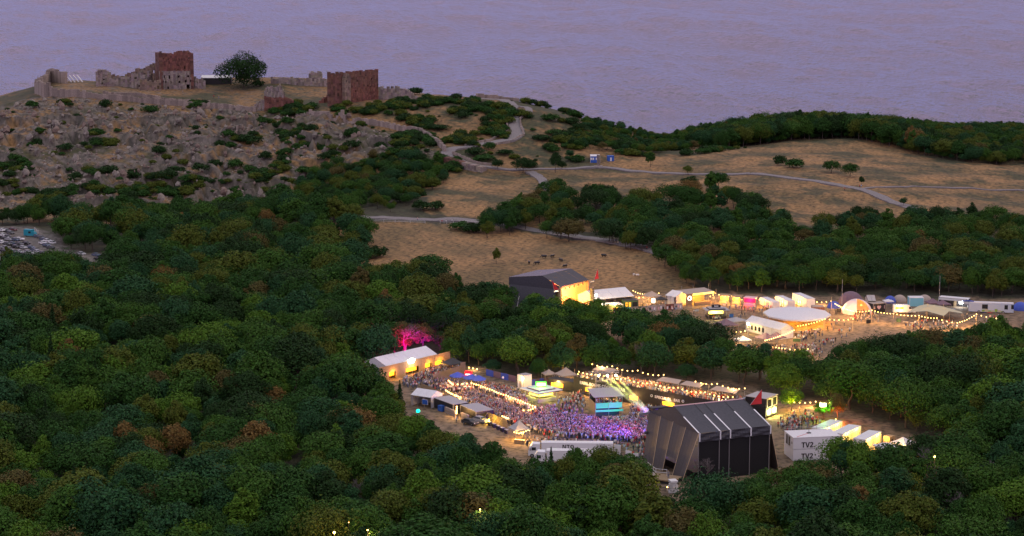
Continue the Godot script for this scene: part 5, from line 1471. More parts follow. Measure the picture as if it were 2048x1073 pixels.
	part("wall_lamp", bulb_mesh, M.flood_glow, wc, Vector3(1.5, 3.4, 0.2))
	lamp(wc.global_transform * Vector3(1.5, 3.3, 0.8), WARM, 4.0)
	# octagonal kiosk with green light box
	var k := thing("bar_kiosk", "two-tier bar kiosk with a glowing green light box on top", "kiosk", Vector3(8.32, 0, -560.4), 0.62)
	for q in [[4.4, 3.0, 0.5], [2.9, 3.5, 0.5]]:
		part("roof_tier", boxm(Vector3(-q[0], q[1], -q[0]), Vector3(q[0], q[1] + 0.25, q[0])), M.white_pvc, k)
		part("roof_fascia", boxm(Vector3(-q[0] - 0.05, q[1] - 0.22, -q[0] - 0.05), Vector3(q[0] + 0.05, q[1] - 0.02, q[0] + 0.05)), M.black_paint, k)
	for i in 4:
		var s := Basis(Vector3.UP, PI / 2 * i)
		part("counter", boxm(Vector3(-3.2, 0, 3.0), Vector3(3.2, 1.1, 3.3)), M.beige_cloth, k, Vector3.ZERO, Vector3(0, PI / 2 * i, 0))
		part("bar_lamp", boxm(Vector3(-2.6, 1.5, 2.2), Vector3(2.6, 2.5, 2.26)), M.bar_lamp_glow, k, Vector3.ZERO, Vector3(0, PI / 2 * i, 0))
		part("post", tubem(s * Vector3(3.2, 0, 3.2), s * Vector3(3.2, 2.8, 3.2), 0.08), M.metal, k)
		lamp(k.global_transform * (s * Vector3(0, 2.4, 3.6)), Color(0.95, 1.0, 0.5), 3.0)
	part("light_box", boxm(Vector3(-1.5, 3.9, -0.6), Vector3(1.5, 5.2, 0.6)), M.green_sign_glow, k, Vector3.ZERO, Vector3(0, -0.55, 0))
	part("light_face", boxm(Vector3(-1.3, 4.1, 0.61), Vector3(1.3, 5.0, 0.64)), M.pale_green_sign_glow, k, Vector3.ZERO, Vector3(0, -0.55, 0))
	lamp(k.position + Vector3(0, 5.0, 1.6), Color(0.5, 1.0, 0.3), 4.0)
	# black bars along the back
	var s1 := cabin("bar_stall", "black bar stall with yellow lit hatch at the back", Vector3(10.57, 0, -574.21), Vector3(18.33, 0, -568.87), 4.0, 3.2, M.black_paint, M.black_paint)
	part("serving_lamp", boxm(Vector3(-3.6, 1.0, 0.01), Vector3(0.6, 2.2, 0.06)), M.window_glow, s1)
	lettering("BAR", 0.6, M.white_paint, s1, Vector3(-1.0, 2.75, 0.06))
	lamp(s1.global_transform * Vector3(-1.5, 2.2, 1.0), WARM, 8.0)
	popup("pinkish pop-up tent behind the black bar stall", Vector3(15.98, 0, -578.96), 5.2, 3.6, 5.6, M.taupe_cloth, 0.5)
	popup("small canopy at the left end of the bar stall", Vector3(11, 0, -581.71), 3.6, 3.2, 4.4, M.taupe_cloth, 0.3)
	deck_bar()
	container_tower()
	service_yard()
	pens()
	lit_trees()

func deck_bar() -> void:
	var a := Vector3(17.9, 0, -569.0)
	var b := Vector3(60.0, 0, -533.6)
	var t := between("deck_bar", "long black bar wall carrying a raised deck full of people", "bar", a, b)
	var w := flat_len(a, b)
	var holes := [[-22.0, 3.4], [-6.2, 3.0], [6.0, 5.6]]
	var n := 26
	for i in n:
		var x0 := -w / 2 + w * i / n
		var x1 := -w / 2 + w * (i + 1) / n
		var open := holes.any(func(k): return absf((x0 + x1) / 2 - k[0]) < k[1] / 2)
		if open:
			part("wall_panel", boxm(Vector3(x0 + 0.02, 0, -0.1), Vector3(x1 - 0.02, 1.0, 0)), M.black_paint, t)
		part("wall_panel", boxm(Vector3(x0 + 0.02, 2.3 if open else 0.0, -0.1), Vector3(x1 - 0.02, 5.0, 0)), M.black_paint, t)
	for k in holes:
		part("serving_lamp", boxm(Vector3(k[0] - k[1] / 2, 1.0, -0.8), Vector3(k[0] + k[1] / 2, 2.3, -0.75)), M.window_glow, t)
		lamp(t.global_transform * Vector3(k[0], 2.1, 0.8), WARM, 7.0)
	part("deck", boxm(Vector3(-w / 2, 3.6, -9.0), Vector3(w / 2, 3.85, -0.12)), M.plywood, t)
	part("back_wall", boxm(Vector3(-w / 2, 0, -9.1), Vector3(w / 2, 4.9, -9.0)), M.plywood, t)
	for i in 9:
		part("deck_post", tubem(Vector3(-w / 2 + w * i / 8.0, 0, -4.5), Vector3(-w / 2 + w * i / 8.0, 3.6, -4.5), 0.12), M.dark_metal, t)
	lettering("BAHL.BOGHS COCKTAILBAR", 1.25, M.white_paint, t, Vector3(-17.0, 3.5, 0.04))
	lettering("SPECIALØL   BAR", 1.1, M.white_paint, t, Vector3(6.0, 3.2, 0.04))
	lettering("LOUNGE", 1.15, M.white_paint, t, Vector3(18.0, 2.7, 0.04))
	for x in [0.6, 11.4, 22.0]:
		var r := TorusMesh.new()
		r.inner_radius = 0.22
		r.outer_radius = 0.42
		r.rings = 12
		r.ring_segments = 5
		part("round_mark", r, M.white_paint, t, Vector3(x, 3.3, 0.04), Vector3(PI / 2, 0, 0))
	part("poster", boxm(Vector3(13.2, 1.4, 0.01), Vector3(14.8, 2.6, 0.05)), M.grey_pvc, t)
	var o := t.global_transform
	var at := func(x: float, y: float, z: float) -> Vector3: return o * Vector3(x, y, z)
	for q in [["taupe canopy over the left end of the raised deck", -24.0, -16.5], ["taupe canopy left of the middle of the deck", -1.0, 6.6], ["taupe canopy in the middle of the deck beside the first", 7.2, 14.0], ["taupe canopy over the right end of the deck", 17.5, 26.0]]:
		var p: Vector3 = at.call(q[1], 0, -4.6)
		var r: Vector3 = at.call(q[2], 0, -4.6)
		canopy(q[0], p, r, 4.4, 6.8, 0.7, M.taupe_cloth, 3.85)
	for i in 6:
		var x0 := -w / 2 + w * i / 6.0
		var x1 := -w / 2 + w * (i + 1) / 6.0
		festoon("string lights over the raised deck, front row bay %s" % ["one", "two", "three", "four", "five", "six"][i], [at.call(x0, 6.9, -0.6), at.call(x1, 6.9, -0.6)], 1.15, 0.5, 2.1, 4)
		if i in [0, 1, 2, 4, 5]:
			festoon("string lights over the raised deck, rear row bay %s" % ["one", "two", "three", "four", "five", "six"][i], [at.call(x0, 8.3, -6.5), at.call(x1, 8.3, -6.5)], 1.5, 0.6, 2.4, 4)
		pole("slim pole carrying lights at the front edge of the deck", at.call(x0, 3.8, -0.5), 3.2, 0.06)
	pole("slim pole carrying lights at the front edge of the deck", at.call(w / 2, 3.8, -0.5), 3.2, 0.06)
	festoon("string of lights from the pinkish tent to the deck", [Vector3(12.96, 0.03, -590), Vector3(16.66, 2.3, -588), Vector3(19.62, 2.98, -582)], 1.3, 0.3, 2.4, 4)

func container_tower() -> void:
	var a := Vector3(69.8, 0, -536.5)
	var b := Vector3(73.8, 0, -542.2)
	var t := between("container_tower", "black two-storey container bar with white framed windows", "bar", a, b)
	var w := flat_len(a, b)
	part("lower_container", boxm(Vector3(-w / 2, 0.1, -6.3), Vector3(w / 2, 2.8, 0)), M.black_paint, t)
	part("upper_container", boxm(Vector3(-w / 2 - 0.02, 2.86, -6.3), Vector3(w / 2 + 0.02, 5.6, 0.02)), M.black_paint, t)
	part("roof", boxm(Vector3(-w / 2 - 0.1, 5.6, -6.4), Vector3(w / 2 + 0.1, 5.72, 0.1)), M.grey_pvc, t)
	for s in [-1, 1]:
		var x: float = s * 1.55
		var f := part("window", boxm(Vector3(x - 1.2, 3.1, 0.03), Vector3(x + 1.2, 5.3, 0.07)), M.window_glass, t)
		for q in [[-1.3, 3.0, 1.3, 3.1], [-1.3, 5.3, 1.3, 5.4], [-1.3, 3.0, -1.2, 5.4], [1.2, 3.0, 1.3, 5.4]]:
			part("frame", boxm(Vector3(x + q[0], q[1], 0.03), Vector3(x + q[2], q[3], 0.14)), M.white_paint, f)
		var h := part("hatch_sign", boxm(Vector3(x - 1.05, 0.9, 0.02), Vector3(x + 1.05, 2.3, 0.08)), M.pale_green_sign_glow, t)
		part("counter", boxm(Vector3(x - 1.1, 0.7, 0.02), Vector3(x + 1.1, 0.85, 0.5)), M.dark_metal, h)
		lettering("BAR", 0.5, M.white_paint, t, Vector3(x, 2.52, 0.06))
		lamp(t.global_transform * Vector3(x, 1.6, 1.0), Color(1, 0.95, 0.6), 6.0)
	flag("large red flag on a leaning pole above the stage roof", Vector3(63.2, 7.4, -520.0), 4.6, Vector3(3.3, 0, 0), 4.2)
	flag("red flag in the crowd right of the control tower", Vector3(34.62, 0, -540.54), 4.4, Vector3(0.1, 0, 0), 3.2)
	rails("dark stair railing beside the container bar", [Vector3(74.86, 0, -536.96), Vector3(77.28, 0, -540.54)], 1.2, M.dark_metal, 1.4)

func service_yard() -> void:
	# lettered double-stack cabin
	var t := between("broadcast_cabin", "white stacked broadcast cabin with TV2 lettering behind a tree", "cabin", Vector3(71.0, 0, -490.6), Vector3(83.0, 0, -492.6))
	for i in 2:
		part("container", boxm(Vector3(-6.1, 0.1 + i * 3.0, -7.6), Vector3(6.1, 2.98 + i * 3.0, 0)), M.white_paint, t)
		lettering("TV2", 1.9, M.black_paint, t, Vector3(-2.4, 1.2 + i * 2.9, 0.03))
	part("roof", boxm(Vector3(-6.2, 6.0, -7.7), Vector3(6.2, 6.12, 0.08)), M.white_pvc, t)
	for z in [-3.2, -5.2]:
		var f := part("window", boxm(Vector3(-6.16, 3.3, z - 0.8), Vector3(-6.11, 5.7, z + 0.8)), M.window_glass, t)
		for q in [[-0.9, -0.8], [0.8, 0.9]]:
			part("frame", boxm(Vector3(-6.2, 3.2, z + q[0]), Vector3(-6.12, 5.8, z + q[1])), M.white_paint, f)
	part("vent", boxm(Vector3(-6.16, 4.2, -1.4), Vector3(-6.1, 4.8, -1.0)), M.dark_metal, t)
	part("antenna_mast", tubem(Vector3(-0.8, 6.1, -4.0), Vector3(-0.8, 8.8, -4.0), 0.05), M.dark_metal, t)
	part("antenna_base", boxm(Vector3(-1.3, 6.12, -4.4), Vector3(-0.3, 6.3, -3.6)), M.dark_metal, t)
	part("cable", tubem(Vector3(-5.0, 6.16, -0.6), Vector3(-0.8, 6.16, -4.0), 0.05, 0.05, 4), M.red_cloth, t)
	rails("roof railing of the stacked white cabin", [Vector3(69.6, 6.1, -498.4), Vector3(81.0, 6.1, -500.2)], 0.9, M.metal, 2.4)
	# three white cabins with lit sides: each long side runs up to the right
	var q := [["white toilet cabin with warm lit side, nearest the lettered cabin", Vector3(81.9, 0, -512.0), Vector3(88.3, 0, -521.2)], ["white toilet cabin in the middle of the row of three", Vector3(86.2, 0, -506.8), Vector3(92.4, 0, -515.8)], ["white toilet cabin at the right end of the row", Vector3(91.0, 0, -500.6), Vector3(96.6, 0, -509.4)]]
	for i in 3:
		var c := cabin("toilet_cabin", q[i][0], q[i][1], q[i][2], 3.4, 3.1, M.white_paint, M.white_pvc, "cabin", "white toilet cabins")
		var cw := flat_len(q[i][1], q[i][2])
		for k in 9:
			part("door", boxm(Vector3(-cw / 2 + 0.5 + k * 1.15, 0.3, 0.01), Vector3(-cw / 2 + 1.4 + k * 1.15, 2.3, 0.05)), M.beige_cloth, c)
			part("vent", boxm(Vector3(-cw / 2 + 0.8 + k * 1.15, 2.5, 0.01), Vector3(-cw / 2 + 1.05 + k * 1.15, 2.7, 0.06)), M.dark_metal, c)
		for x in [-3.0, 2.6]:
			part("wall_lamp", bulb_mesh, M.bulb, c, Vector3(x, 3.0, 0.35)).scale = Vector3.ONE * 0.7
			lamp(c.global_transform * Vector3(x, 2.7, 1.6), Color(1, 0.78, 0.36), 7.0)
	var yb := cabin("ticket_box", "small yellow wooden box at the end of the cabins", Vector3(98.3, 0, -506.21), Vector3(99.9, 0, -507.8), 2.0, 2.4, M.plywood, M.plywood)
	part("hatch", boxm(Vector3(-0.4, 1.0, 0.01), Vector3(0.3, 1.7, 0.05)), M.black_paint, yb)
	popup("white pop-up tent below the row of cabins", Vector3(95.44, 0, -496.36), 5.0, 2.6, 3.6, M.white_pvc, 0.3)
	popup("white pop-up tent right of the cabins, lit warm underneath", Vector3(100.57, 0, -500.46), 4.6, 2.6, 3.9, M.white_pvc, 0.8)
	lamp(Vector3(98.81, 0, -495.35) + Vector3(0, 2.4, 0), WARM, 22.0)
	var rw := between("red_banner", "small red and white banner in the trees right of the cabins", "banner", Vector3(94.64, 0, -489.34), Vector3(95.28, 0, -487.36))
	part("cloth", boxm(Vector3(-0.7, 0.8, -0.02), Vector3(0.7, 2.6, 0.02)), M.red_cloth, rw)
	part("stripe", boxm(Vector3(-0.7, 0.3, -0.02), Vector3(0.7, 0.78, 0.02)), M.white_pvc, rw)
	part("post", tubem(Vector3(-0.75, 0, 0), Vector3(-0.75, 2.8, 0), 0.05), M.metal, rw)
	# two white trucks
	truck("white articulated lorry with dark letters on its trailer beside the crowd", Vector3(4.07, 0, -494.34), Vector3(25.62, 0, -493.33), "NTO")
	truck("white articulated lorry in front of the lettered one", Vector3(5.26, 0, -486.38), Vector3(21.98, 0, -485.41), "")
	var rb := cabin("wooden_hut", "brown wooden hut with a flat pink roof in front of the lorries", Vector3(11.37, 0, -469.36), Vector3(14.05, 0, -470.28), 5.0, 3.0, M.brick_dark, M.taupe_cloth)
	part("door", boxm(Vector3(-0.5, 0.2, 0.01), Vector3(0.5, 2.2, 0.05)), M.black_paint, rb)
	for i in 3:
		var l := between("lift_frame", ["pale equipment trolley behind the lorries", "second pale equipment trolley near the crowd fence", "third pale equipment trolley by the crowd fence"][i], "trolley", [Vector3(25.77, 0, -496.36), Vector3(28.92, 0, -493.33), Vector3(30.95, 0, -493.33)][i], [Vector3(27.89, 0, -495.35), Vector3(30.13, 0, -492.32), Vector3(32.19, 0, -492.83)][i], "equipment trolleys")
		part("panel", boxm(Vector3(-0.9, 0.4, -0.1), Vector3(0.9, 3.0 - i * 0.8, 0)), M.white_paint, l)
		part("base", boxm(Vector3(-1.0, 0, -0.9), Vector3(1.0, 0.35, 0.3)), M.dark_metal, l)
	# left edge: white tent, black containers, car, lit fence
	gable_tent("white_tent", "small white tent with a blue window at the left edge", Vector3(-28.59, 0, -552.79), Vector3(-22.78, 0, -549.06), 6.0, 3.2, 4.6, M.white_pvc, 3)
	var bp := between("blue_poster", "blue poster panel on the small white tent", "poster", Vector3(-25.45, 0, -549.06), Vector3(-23.43, 0, -547.82))
	part("panel", boxm(Vector3(-0.9, 1.4, 0.05), Vector3(0.9, 2.7, 0.1)), M.blue_paint, bp)
	part("frame", boxm(Vector3(-1.0, 1.3, 0.0), Vector3(1.0, 2.8, 0.04)), M.white_paint, bp)
	cabin("black_container", "long black container roof left of the lit pen", Vector3(-21.98, 0, -550.29), Vector3(-16.38, 0, -541.74), 5.0, 2.9, M.black_paint, M.grey_pvc, "container", "black containers")
	var c2 := cabin("black_container", "second black container between the car and the lit pen", Vector3(-14.3, 0, -541.74), Vector3(-9.85, 0, -533.44), 5.4, 2.8, M.black_paint, M.grey_pvc, "container", "black containers")
	for q2 in [["grey crate panel leaning on the first black container", Vector3(-18.82, 0, -544.16), Vector3(-16.03, 0, -539.34)], ["wooden crate in front of the second black container", Vector3(-14.04, 0, -536.96), Vector3(-12.18, 0, -534.02)]]:
		var c := between("crate_panel", q2[0], "crate", q2[1], q2[2], "crates by the containers")
		var cw := flat_len(q2[1], q2[2])
		part("panel", boxm(Vector3(-cw / 2, 0, -0.5), Vector3(cw / 2, 1.7, 0)), M.taupe_cloth, c)
		part("batten", boxm(Vector3(-cw / 2, 0.7, 0.01), Vector3(cw / 2, 0.85, 0.05)), M.plywood, c)
	var bb := cabin("blue_bin", "dark blue bin beside the first black container", Vector3(-20.7, 0, -545.98), Vector3(-19.54, 0, -544.77), 1.2, 1.7, M.blue_paint, M.blue_paint, "bin")
	part("handle", boxm(Vector3(-0.3, 1.2, 0.01), Vector3(0.3, 1.3, 0.06)), M.dark_metal, bb)
	car_at("silver estate car parked beside the second black container", Vector3(-8.46, 0, -532.27), -0.75, M.grey_pvc, 1.15)
	car_at("dark van parked behind the silver car", Vector3(-11.41, 0, -529.95), -0.75, M.dark_metal, 1.1)
	var lf := between("lit_fence", "yellow lit fence panels along the edge of the crowd", "fence", Vector3(-6.58, 0, -534.61), Vector3(-1.35, 0, -525.37))
	var lw := flat_len(Vector3(-6.58, 0, -534.61), Vector3(-1.35, 0, -525.37))
	for i in 4:
		part("panel", boxm(Vector3(-lw / 2 + lw * i / 4 + 0.05, 0.1, -0.03), Vector3(-lw / 2 + lw * (i + 1) / 4 - 0.05, 2.4, 0.03)), M.plywood, lf)
		part("strut", tubem(Vector3(-lw / 2 + lw * i / 4, 2.3, 0.05), Vector3(-lw / 2 + lw * i / 4 - 0.6, 0, 1.5), 0.06), M.post_wood, lf)
	lamp(lf.global_transform * Vector3(-1.0, 1.6, 2.2), Color(1, 0.8, 0.25), 6.0)
	part("floor_lamp", bulb_mesh, M.bulb, lf, Vector3(-1.0, 1.4, 2.0)).scale = Vector3.ONE * 0.9
	for i in 5:
		var x := between("flight_case", ["black flight case first along the lit fence", "second black flight case along the lit fence", "third black flight case along the lit fence", "fourth black flight case near the grey gazebo", "last black flight case beside the grey gazebo"][i], "case", Vector3(-6.64, 0, -528.8).lerp(Vector3(-2.13, 0, -519.76), i / 4.0), Vector3(-5.95, 0, -527.65).lerp(Vector3(-1.46, 0, -518.65), i / 4.0), "flight cases")
		part("body", boxm(Vector3(-0.6, 0.15, -0.7), Vector3(0.6, 1.1, 0)), M.black_paint, x)
		part("lid", boxm(Vector3(-0.62, 1.1, -0.72), Vector3(0.62, 1.25, 0.02)), M.metal, x)
	popup("grey gazebo lit yellow inside at the left edge of the crowd", Vector3(1.84, 0, -513.17), 4.4, 3.2, 5.4, M.grey_pvc, 0.5, "pop-up tents", "gazebo")
	festoon("string lights round the eaves of the grey gazebo", [Vector3(0, 0, -511.01) + Vector3(0, 3, 0), Vector3(1.83, 0, -508.33) + Vector3(0, 3, 0), Vector3(4.21, 0, -512.09) + Vector3(0, 3, 0)], 0.9, 0.1, 2.6, 4)
	lamp(Vector3(1.84, 0, -513.17) + Vector3(0, 2.2, 0), Color(1, 0.72, 0.2), 9.0)
	var gb := between("gazebo_bar", "yellow counter under the grey gazebo", "counter", Vector3(0.52, 0, -508.87), Vector3(3.13, 0, -507.8))
	part("front", boxm(Vector3(-1.3, 0, -0.5), Vector3(1.3, 1.05, 0)), M.plywood, gb)
	part("top", boxm(Vector3(-1.4, 1.05, -0.6), Vector3(1.4, 1.12, 0.1)), M.post_wood, gb)

func truck(label: String, a: Vector3, b: Vector3, text: String) -> void:
	var t := between("articulated_lorry", label, "lorry", a, b, "white lorries")
	var l := flat_len(a, b)
	part("trailer", boxm(Vector3(-l / 2 + 3.4, 1.2, -2.6), Vector3(l / 2, 3.9, 0)), M.white_paint, t)
	part("trailer_roof", slabm([Vector3(-l / 2 + 3.35, 3.9, 0.03), Vector3(l / 2 + 0.03, 3.9, 0.03), Vector3(l / 2 + 0.03, 4.0, -1.3), Vector3(-l / 2 + 3.35, 4.0, -1.3)], Vector3(0, 0.05, 0)), M.white_pvc, t)
	part("trailer_roof", slabm([Vector3(-l / 2 + 3.35, 4.0, -1.3), Vector3(l / 2 + 0.03, 4.0, -1.3), Vector3(l / 2 + 0.03, 3.9, -2.63), Vector3(-l / 2 + 3.35, 3.9, -2.63)], Vector3(0, 0.05, 0)), M.white_pvc, t)
	var c := MB.new()
	var ring := [Vector3(-l / 2 + 0.05, 0.5, 0), Vector3(-l / 2 + 3.0, 0.5, 0), Vector3(-l / 2 + 3.0, 3.5, 0), Vector3(-l / 2 + 1.1, 3.6, 0), Vector3(-l / 2 + 0.35, 2.6, 0), Vector3(-l / 2 + 0.05, 1.7, 0)]
	c.slab(ring, Vector3(0, 0, 2.5))
	part("cab", c.done(), M.white_paint, t)
	var wg := part("window", boxm(Vector3(-l / 2 + 0.9, 1.9, 0.01), Vector3(-l / 2 + 2.0, 2.7, 0.05)), M.window_glass, t)
	part("mirror", boxm(Vector3(-l / 2 + 0.5, 1.9, 0.1), Vector3(-l / 2 + 0.65, 2.5, 0.3)), M.dark_metal, wg)
	part("windscreen", slabm([Vector3(-l / 2 + 0.12, 1.85, -0.2), Vector3(-l / 2 + 0.12, 1.85, -2.3), Vector3(-l / 2 + 0.3, 2.6, -2.3), Vector3(-l / 2 + 0.3, 2.6, -0.2)], Vector3(0.06, 0, 0)), M.window_glass, t)
	for x in [-l / 2 + 1.0, -l / 2 + 4.2, l / 2 - 4.0, l / 2 - 2.8, l / 2 - 1.6]:
		var wl := part("wheel", tubem(Vector3(x, 0.5, -0.35), Vector3(x, 0.5, 0.02), 0.5, 0.5, 10), M.rubber, t)
		part("rim", tubem(Vector3(x, 0.5, 0.02), Vector3(x, 0.5, 0.05), 0.28, 0.28, 8), M.metal, wl)
	if text:
		lettering(text, 1.5, M.black_paint, t, Vector3(-0.6, 2.9, 0.04))

func pens() -> void:
	# posts and bulbs round the standing area
	var ring := [Vector3(-19.82, 0, -574.21), Vector3(-19, 0, -576.24), Vector3(-17.19, 0, -569.54), Vector3(-11.84, 0, -571.53), Vector3(-9.75, 0, -568.87), Vector3(-7.81, 0, -565.58), Vector3(-5.75, 0, -562.33), Vector3(-3.86, 0, -558.48), Vector3(-1.71, 0, -555.3), Vector3(0.28, 0, -551.54), Vector3(2.39, 0, -548.44), Vector3(4.33, 0, -544.77), Vector3(6.38, 0, -541.14)]
	var h := 2.6
	for i in range(2, ring.size()):
		pole("tall pale post carrying lights on the far side of the standing pen", ring[i], h + (0.6 if i == 3 else 0.0), 0.11)
	var p := ring.map(func(q): return q + Vector3(0, h, 0))
	festoon("string lights along the far edge of the standing pen", [p[1], p[2], p[3], p[4], p[5], p[6]], 1.05, 0.1, 1.5, 4, 1.15)
	festoon("string lights along the right part of the standing pen", [p[6], p[7], p[8], p[9], p[10], p[11], p[12]], 1.05, 0.1, 1.5, 4, 1.15)
	var q := [Vector3(-19.44, 0, -562.98), Vector3(-16.95, 0, -556.57), Vector3(-14.58, 0, -552.79), Vector3(-15.37, 0, -545.37)].map(func(v): return v + Vector3(0, 2.6, 0))
	festoon("string lights above the first black container", [q[0], q[1], q[2]], 1.0, 0.1, 1.6, 4, 1.15)
	festoon("string lights down the gap between the black containers", [q[2], q[3], Vector3(-15.21, 0, -534.61) + Vector3(0, 2.2, 0)], 1.5, 0.1, 2.6, 3, 1.3)
	festoon("string lights over the yellow lit fence", [Vector3(-3.12, 0, -528.8) + Vector3(0, 3, 0), Vector3(-1.08, 0, -525.37) + Vector3(0, 3, 0)], 0.9, 0.05, 1.8, 3, 1.2)
	var r := [Vector3(1.79, 0, -538.15), Vector3(3.17, 0, -536.96), Vector3(4.54, 0, -536.96), Vector3(6.37, 0, -540.54)].map(func(v): return v + Vector3(0, 2.5, 0))
	festoon("short string lights near the right end of the pen", r, 1.2, 0.1, 1.8, 3, 1.15)
	for v in [Vector3(1.79, 0, -538.15), Vector3(4.54, 0, -536.96)]:
		pole("short post near the right end of the standing pen", v, 2.6, 0.1)
	rails("pale barrier rail across the standing pen", [Vector3(-14.32, 0, -571.53), Vector3(-11.72, 0, -572.87)], 1.1, M.post_wood, 2.0)
	rails("pinkish barrier rail at the pen edge nearest the gazebo", [Vector3(3.27, 0, -532.27), Vector3(6.61, 0, -536.96)], 1.1, M.post_wood, 2.0)
	festoon("four lamps before the dark trees right of the black pop-up tent", [Vector3(-14.46, 0.82, -603), Vector3(-10.72, 0.67, -600)], 1.1, 0.05, 2.5, 3, 1.2)

func lit_trees() -> void:
	spot(Vector3(-33.8, 0, -607.65) + Vector3(0, 1.5, 0), Vector3(-33.75, 0, -618.35) + Vector3(0, 8, 0), Color(1.0, 0.05, 0.62), 1100.0, 55.0, 0.2)
	spot(Vector3(-27.59, 0, -614.48) + Vector3(0, 1.5, 0), Vector3(-28.03, 0, -624.62) + Vector3(0, 8, 0), Color(0.6, 0.05, 0.9), 600.0, 45.0, 0.2)
	for q in [["magenta floodlight on the ground behind the marquee", Vector3(-33.8, 0, -607.65), Color(1.0, 0.1, 0.4)], ["violet floodlight on the ground behind the marquee", Vector3(-27.59, 0, -614.48), Color(0.5, 0.15, 1.0)]]:
		var f := thing("floodlight", q[0], "lamp", q[1], 0, "ground floodlights")
		part("housing", boxm(Vector3(-0.25, 0, -0.2), Vector3(0.25, 0.3, 0.2)), M.dark_metal, f)
		part("lamp_glass", boxm(Vector3(-0.2, 0.3, -0.16), Vector3(0.2, 0.33, 0.16)), glow("flood_" + q[0].left(3), q[2], 3.0), f)
	var s := between("lit_screen", "bright white light panel among the trees behind the white cabins", "sign", Vector3(84.41, 0, -534.61), Vector3(86.05, 0, -534.61))
	part("mast", tubem(Vector3(0, 0, 0), Vector3(0, 4.0, 0), 0.08), M.dark_metal, s)
	part("light_panel", boxm(Vector3(-0.85, 3.9, -0.1), Vector3(0.85, 4.9, 0.1)), M.white_sign_glow, s)
	lamp(s.position + Vector3(0, 4.2, 1.4), Color(0.55, 1.0, 0.35), 14.0)
	festoon("string lights between the container bar and the lit panel", [Vector3(75.86, 3.52, -545), Vector3(80.79, 2.11, -548), Vector3(85.89, 1.48, -552), Vector3(90.51, 0.13, -556)], 1.7, 0.2, 4.0, 3, 1.1)
	festoon("sparse lights among the trees behind the cabins", [Vector3(92.11, -1.28, -566), Vector3(97.15, -2.64, -570), Vector3(101.65, -3.41, -574)], 3.0, 0.2, 3.0, 2)
	lamp(Vector3(88.42, 0, -532.27) + Vector3(0, 2.0, 2.0), Color(1, 0.4, 0.1), 22.0)
	var bl := thing("path_lamp", "warm path lamp at the foot of the orange lit tree", "lamp", Vector3(87.87, 0, -528.8))
	part("post", tubem(Vector3.ZERO, Vector3(0, 1.6, 0), 0.05), M.dark_metal, bl)
	part("bulb", bulb_mesh, M.bulb, bl, Vector3(0, 1.75, 0))
	lamp(Vector3(77.5, 0, -544.16) + Vector3(0, 4.0, 2.5), Color(1, 0.8, 0.2), 12.0)
	var tl := thing("teal_lamp", "teal glowing lamp in the trees below the white tent", "lamp", Vector3(-25.04, 6.09, -520), 0)
	part("globe", bulb_mesh, glow("teal_lamp_glow", Color(0.1, 0.9, 0.75), 1.4), tl).scale = Vector3.ONE * 3.4
	part("bracket", tubem(Vector3(0, -0.6, 0), Vector3(0, -4.6, 0), 0.05), M.dark_metal, tl)
	lamp(tl.position + Vector3(0, 0.2, 1.4), Color(0.1, 0.9, 0.75), 2.0)
	var spots := [Vector3(-35.59, 12.5, -386.5), Vector3(-29.02, 12.5, -388.24), Vector3(-33.26, 12.5, -393.55), Vector3(-6.66, 12.5, -403.08), Vector3(19.95, 11.5, -420.64), Vector3(97.63, 12, -448.91), Vector3(34.74, 9, -433.41), Vector3(2.99, 9, -446.79)]
	for i in spots.size():
		var l := thing("wood_lamp", "small warm lamp glinting between the foreground tree crowns" if i > 1 else ["largest warm lamp near the bottom edge among tree crowns", "second largest warm lamp near the bottom edge"][i], "lamp", spots[i], 0, "lamps among the foreground trees")
		part("bulb", bulb_mesh, M.bulb, l).scale = Vector3.ONE * ([1.5, 1.0, 0.5, 0.9, 0.9, 1.2, 0.8, 0.8][i])
		part("pole", tubem(Vector3(0, -0.2, 0), Vector3(0, -spots[i].y, 0), 0.03), M.dark_metal, l)
		lamp(spots[i] + Vector3(0, 0, 0.6), WARM, [9.0, 6.0, 1.5, 5.0, 5.0, 7.0, 3.0, 4.0][i])

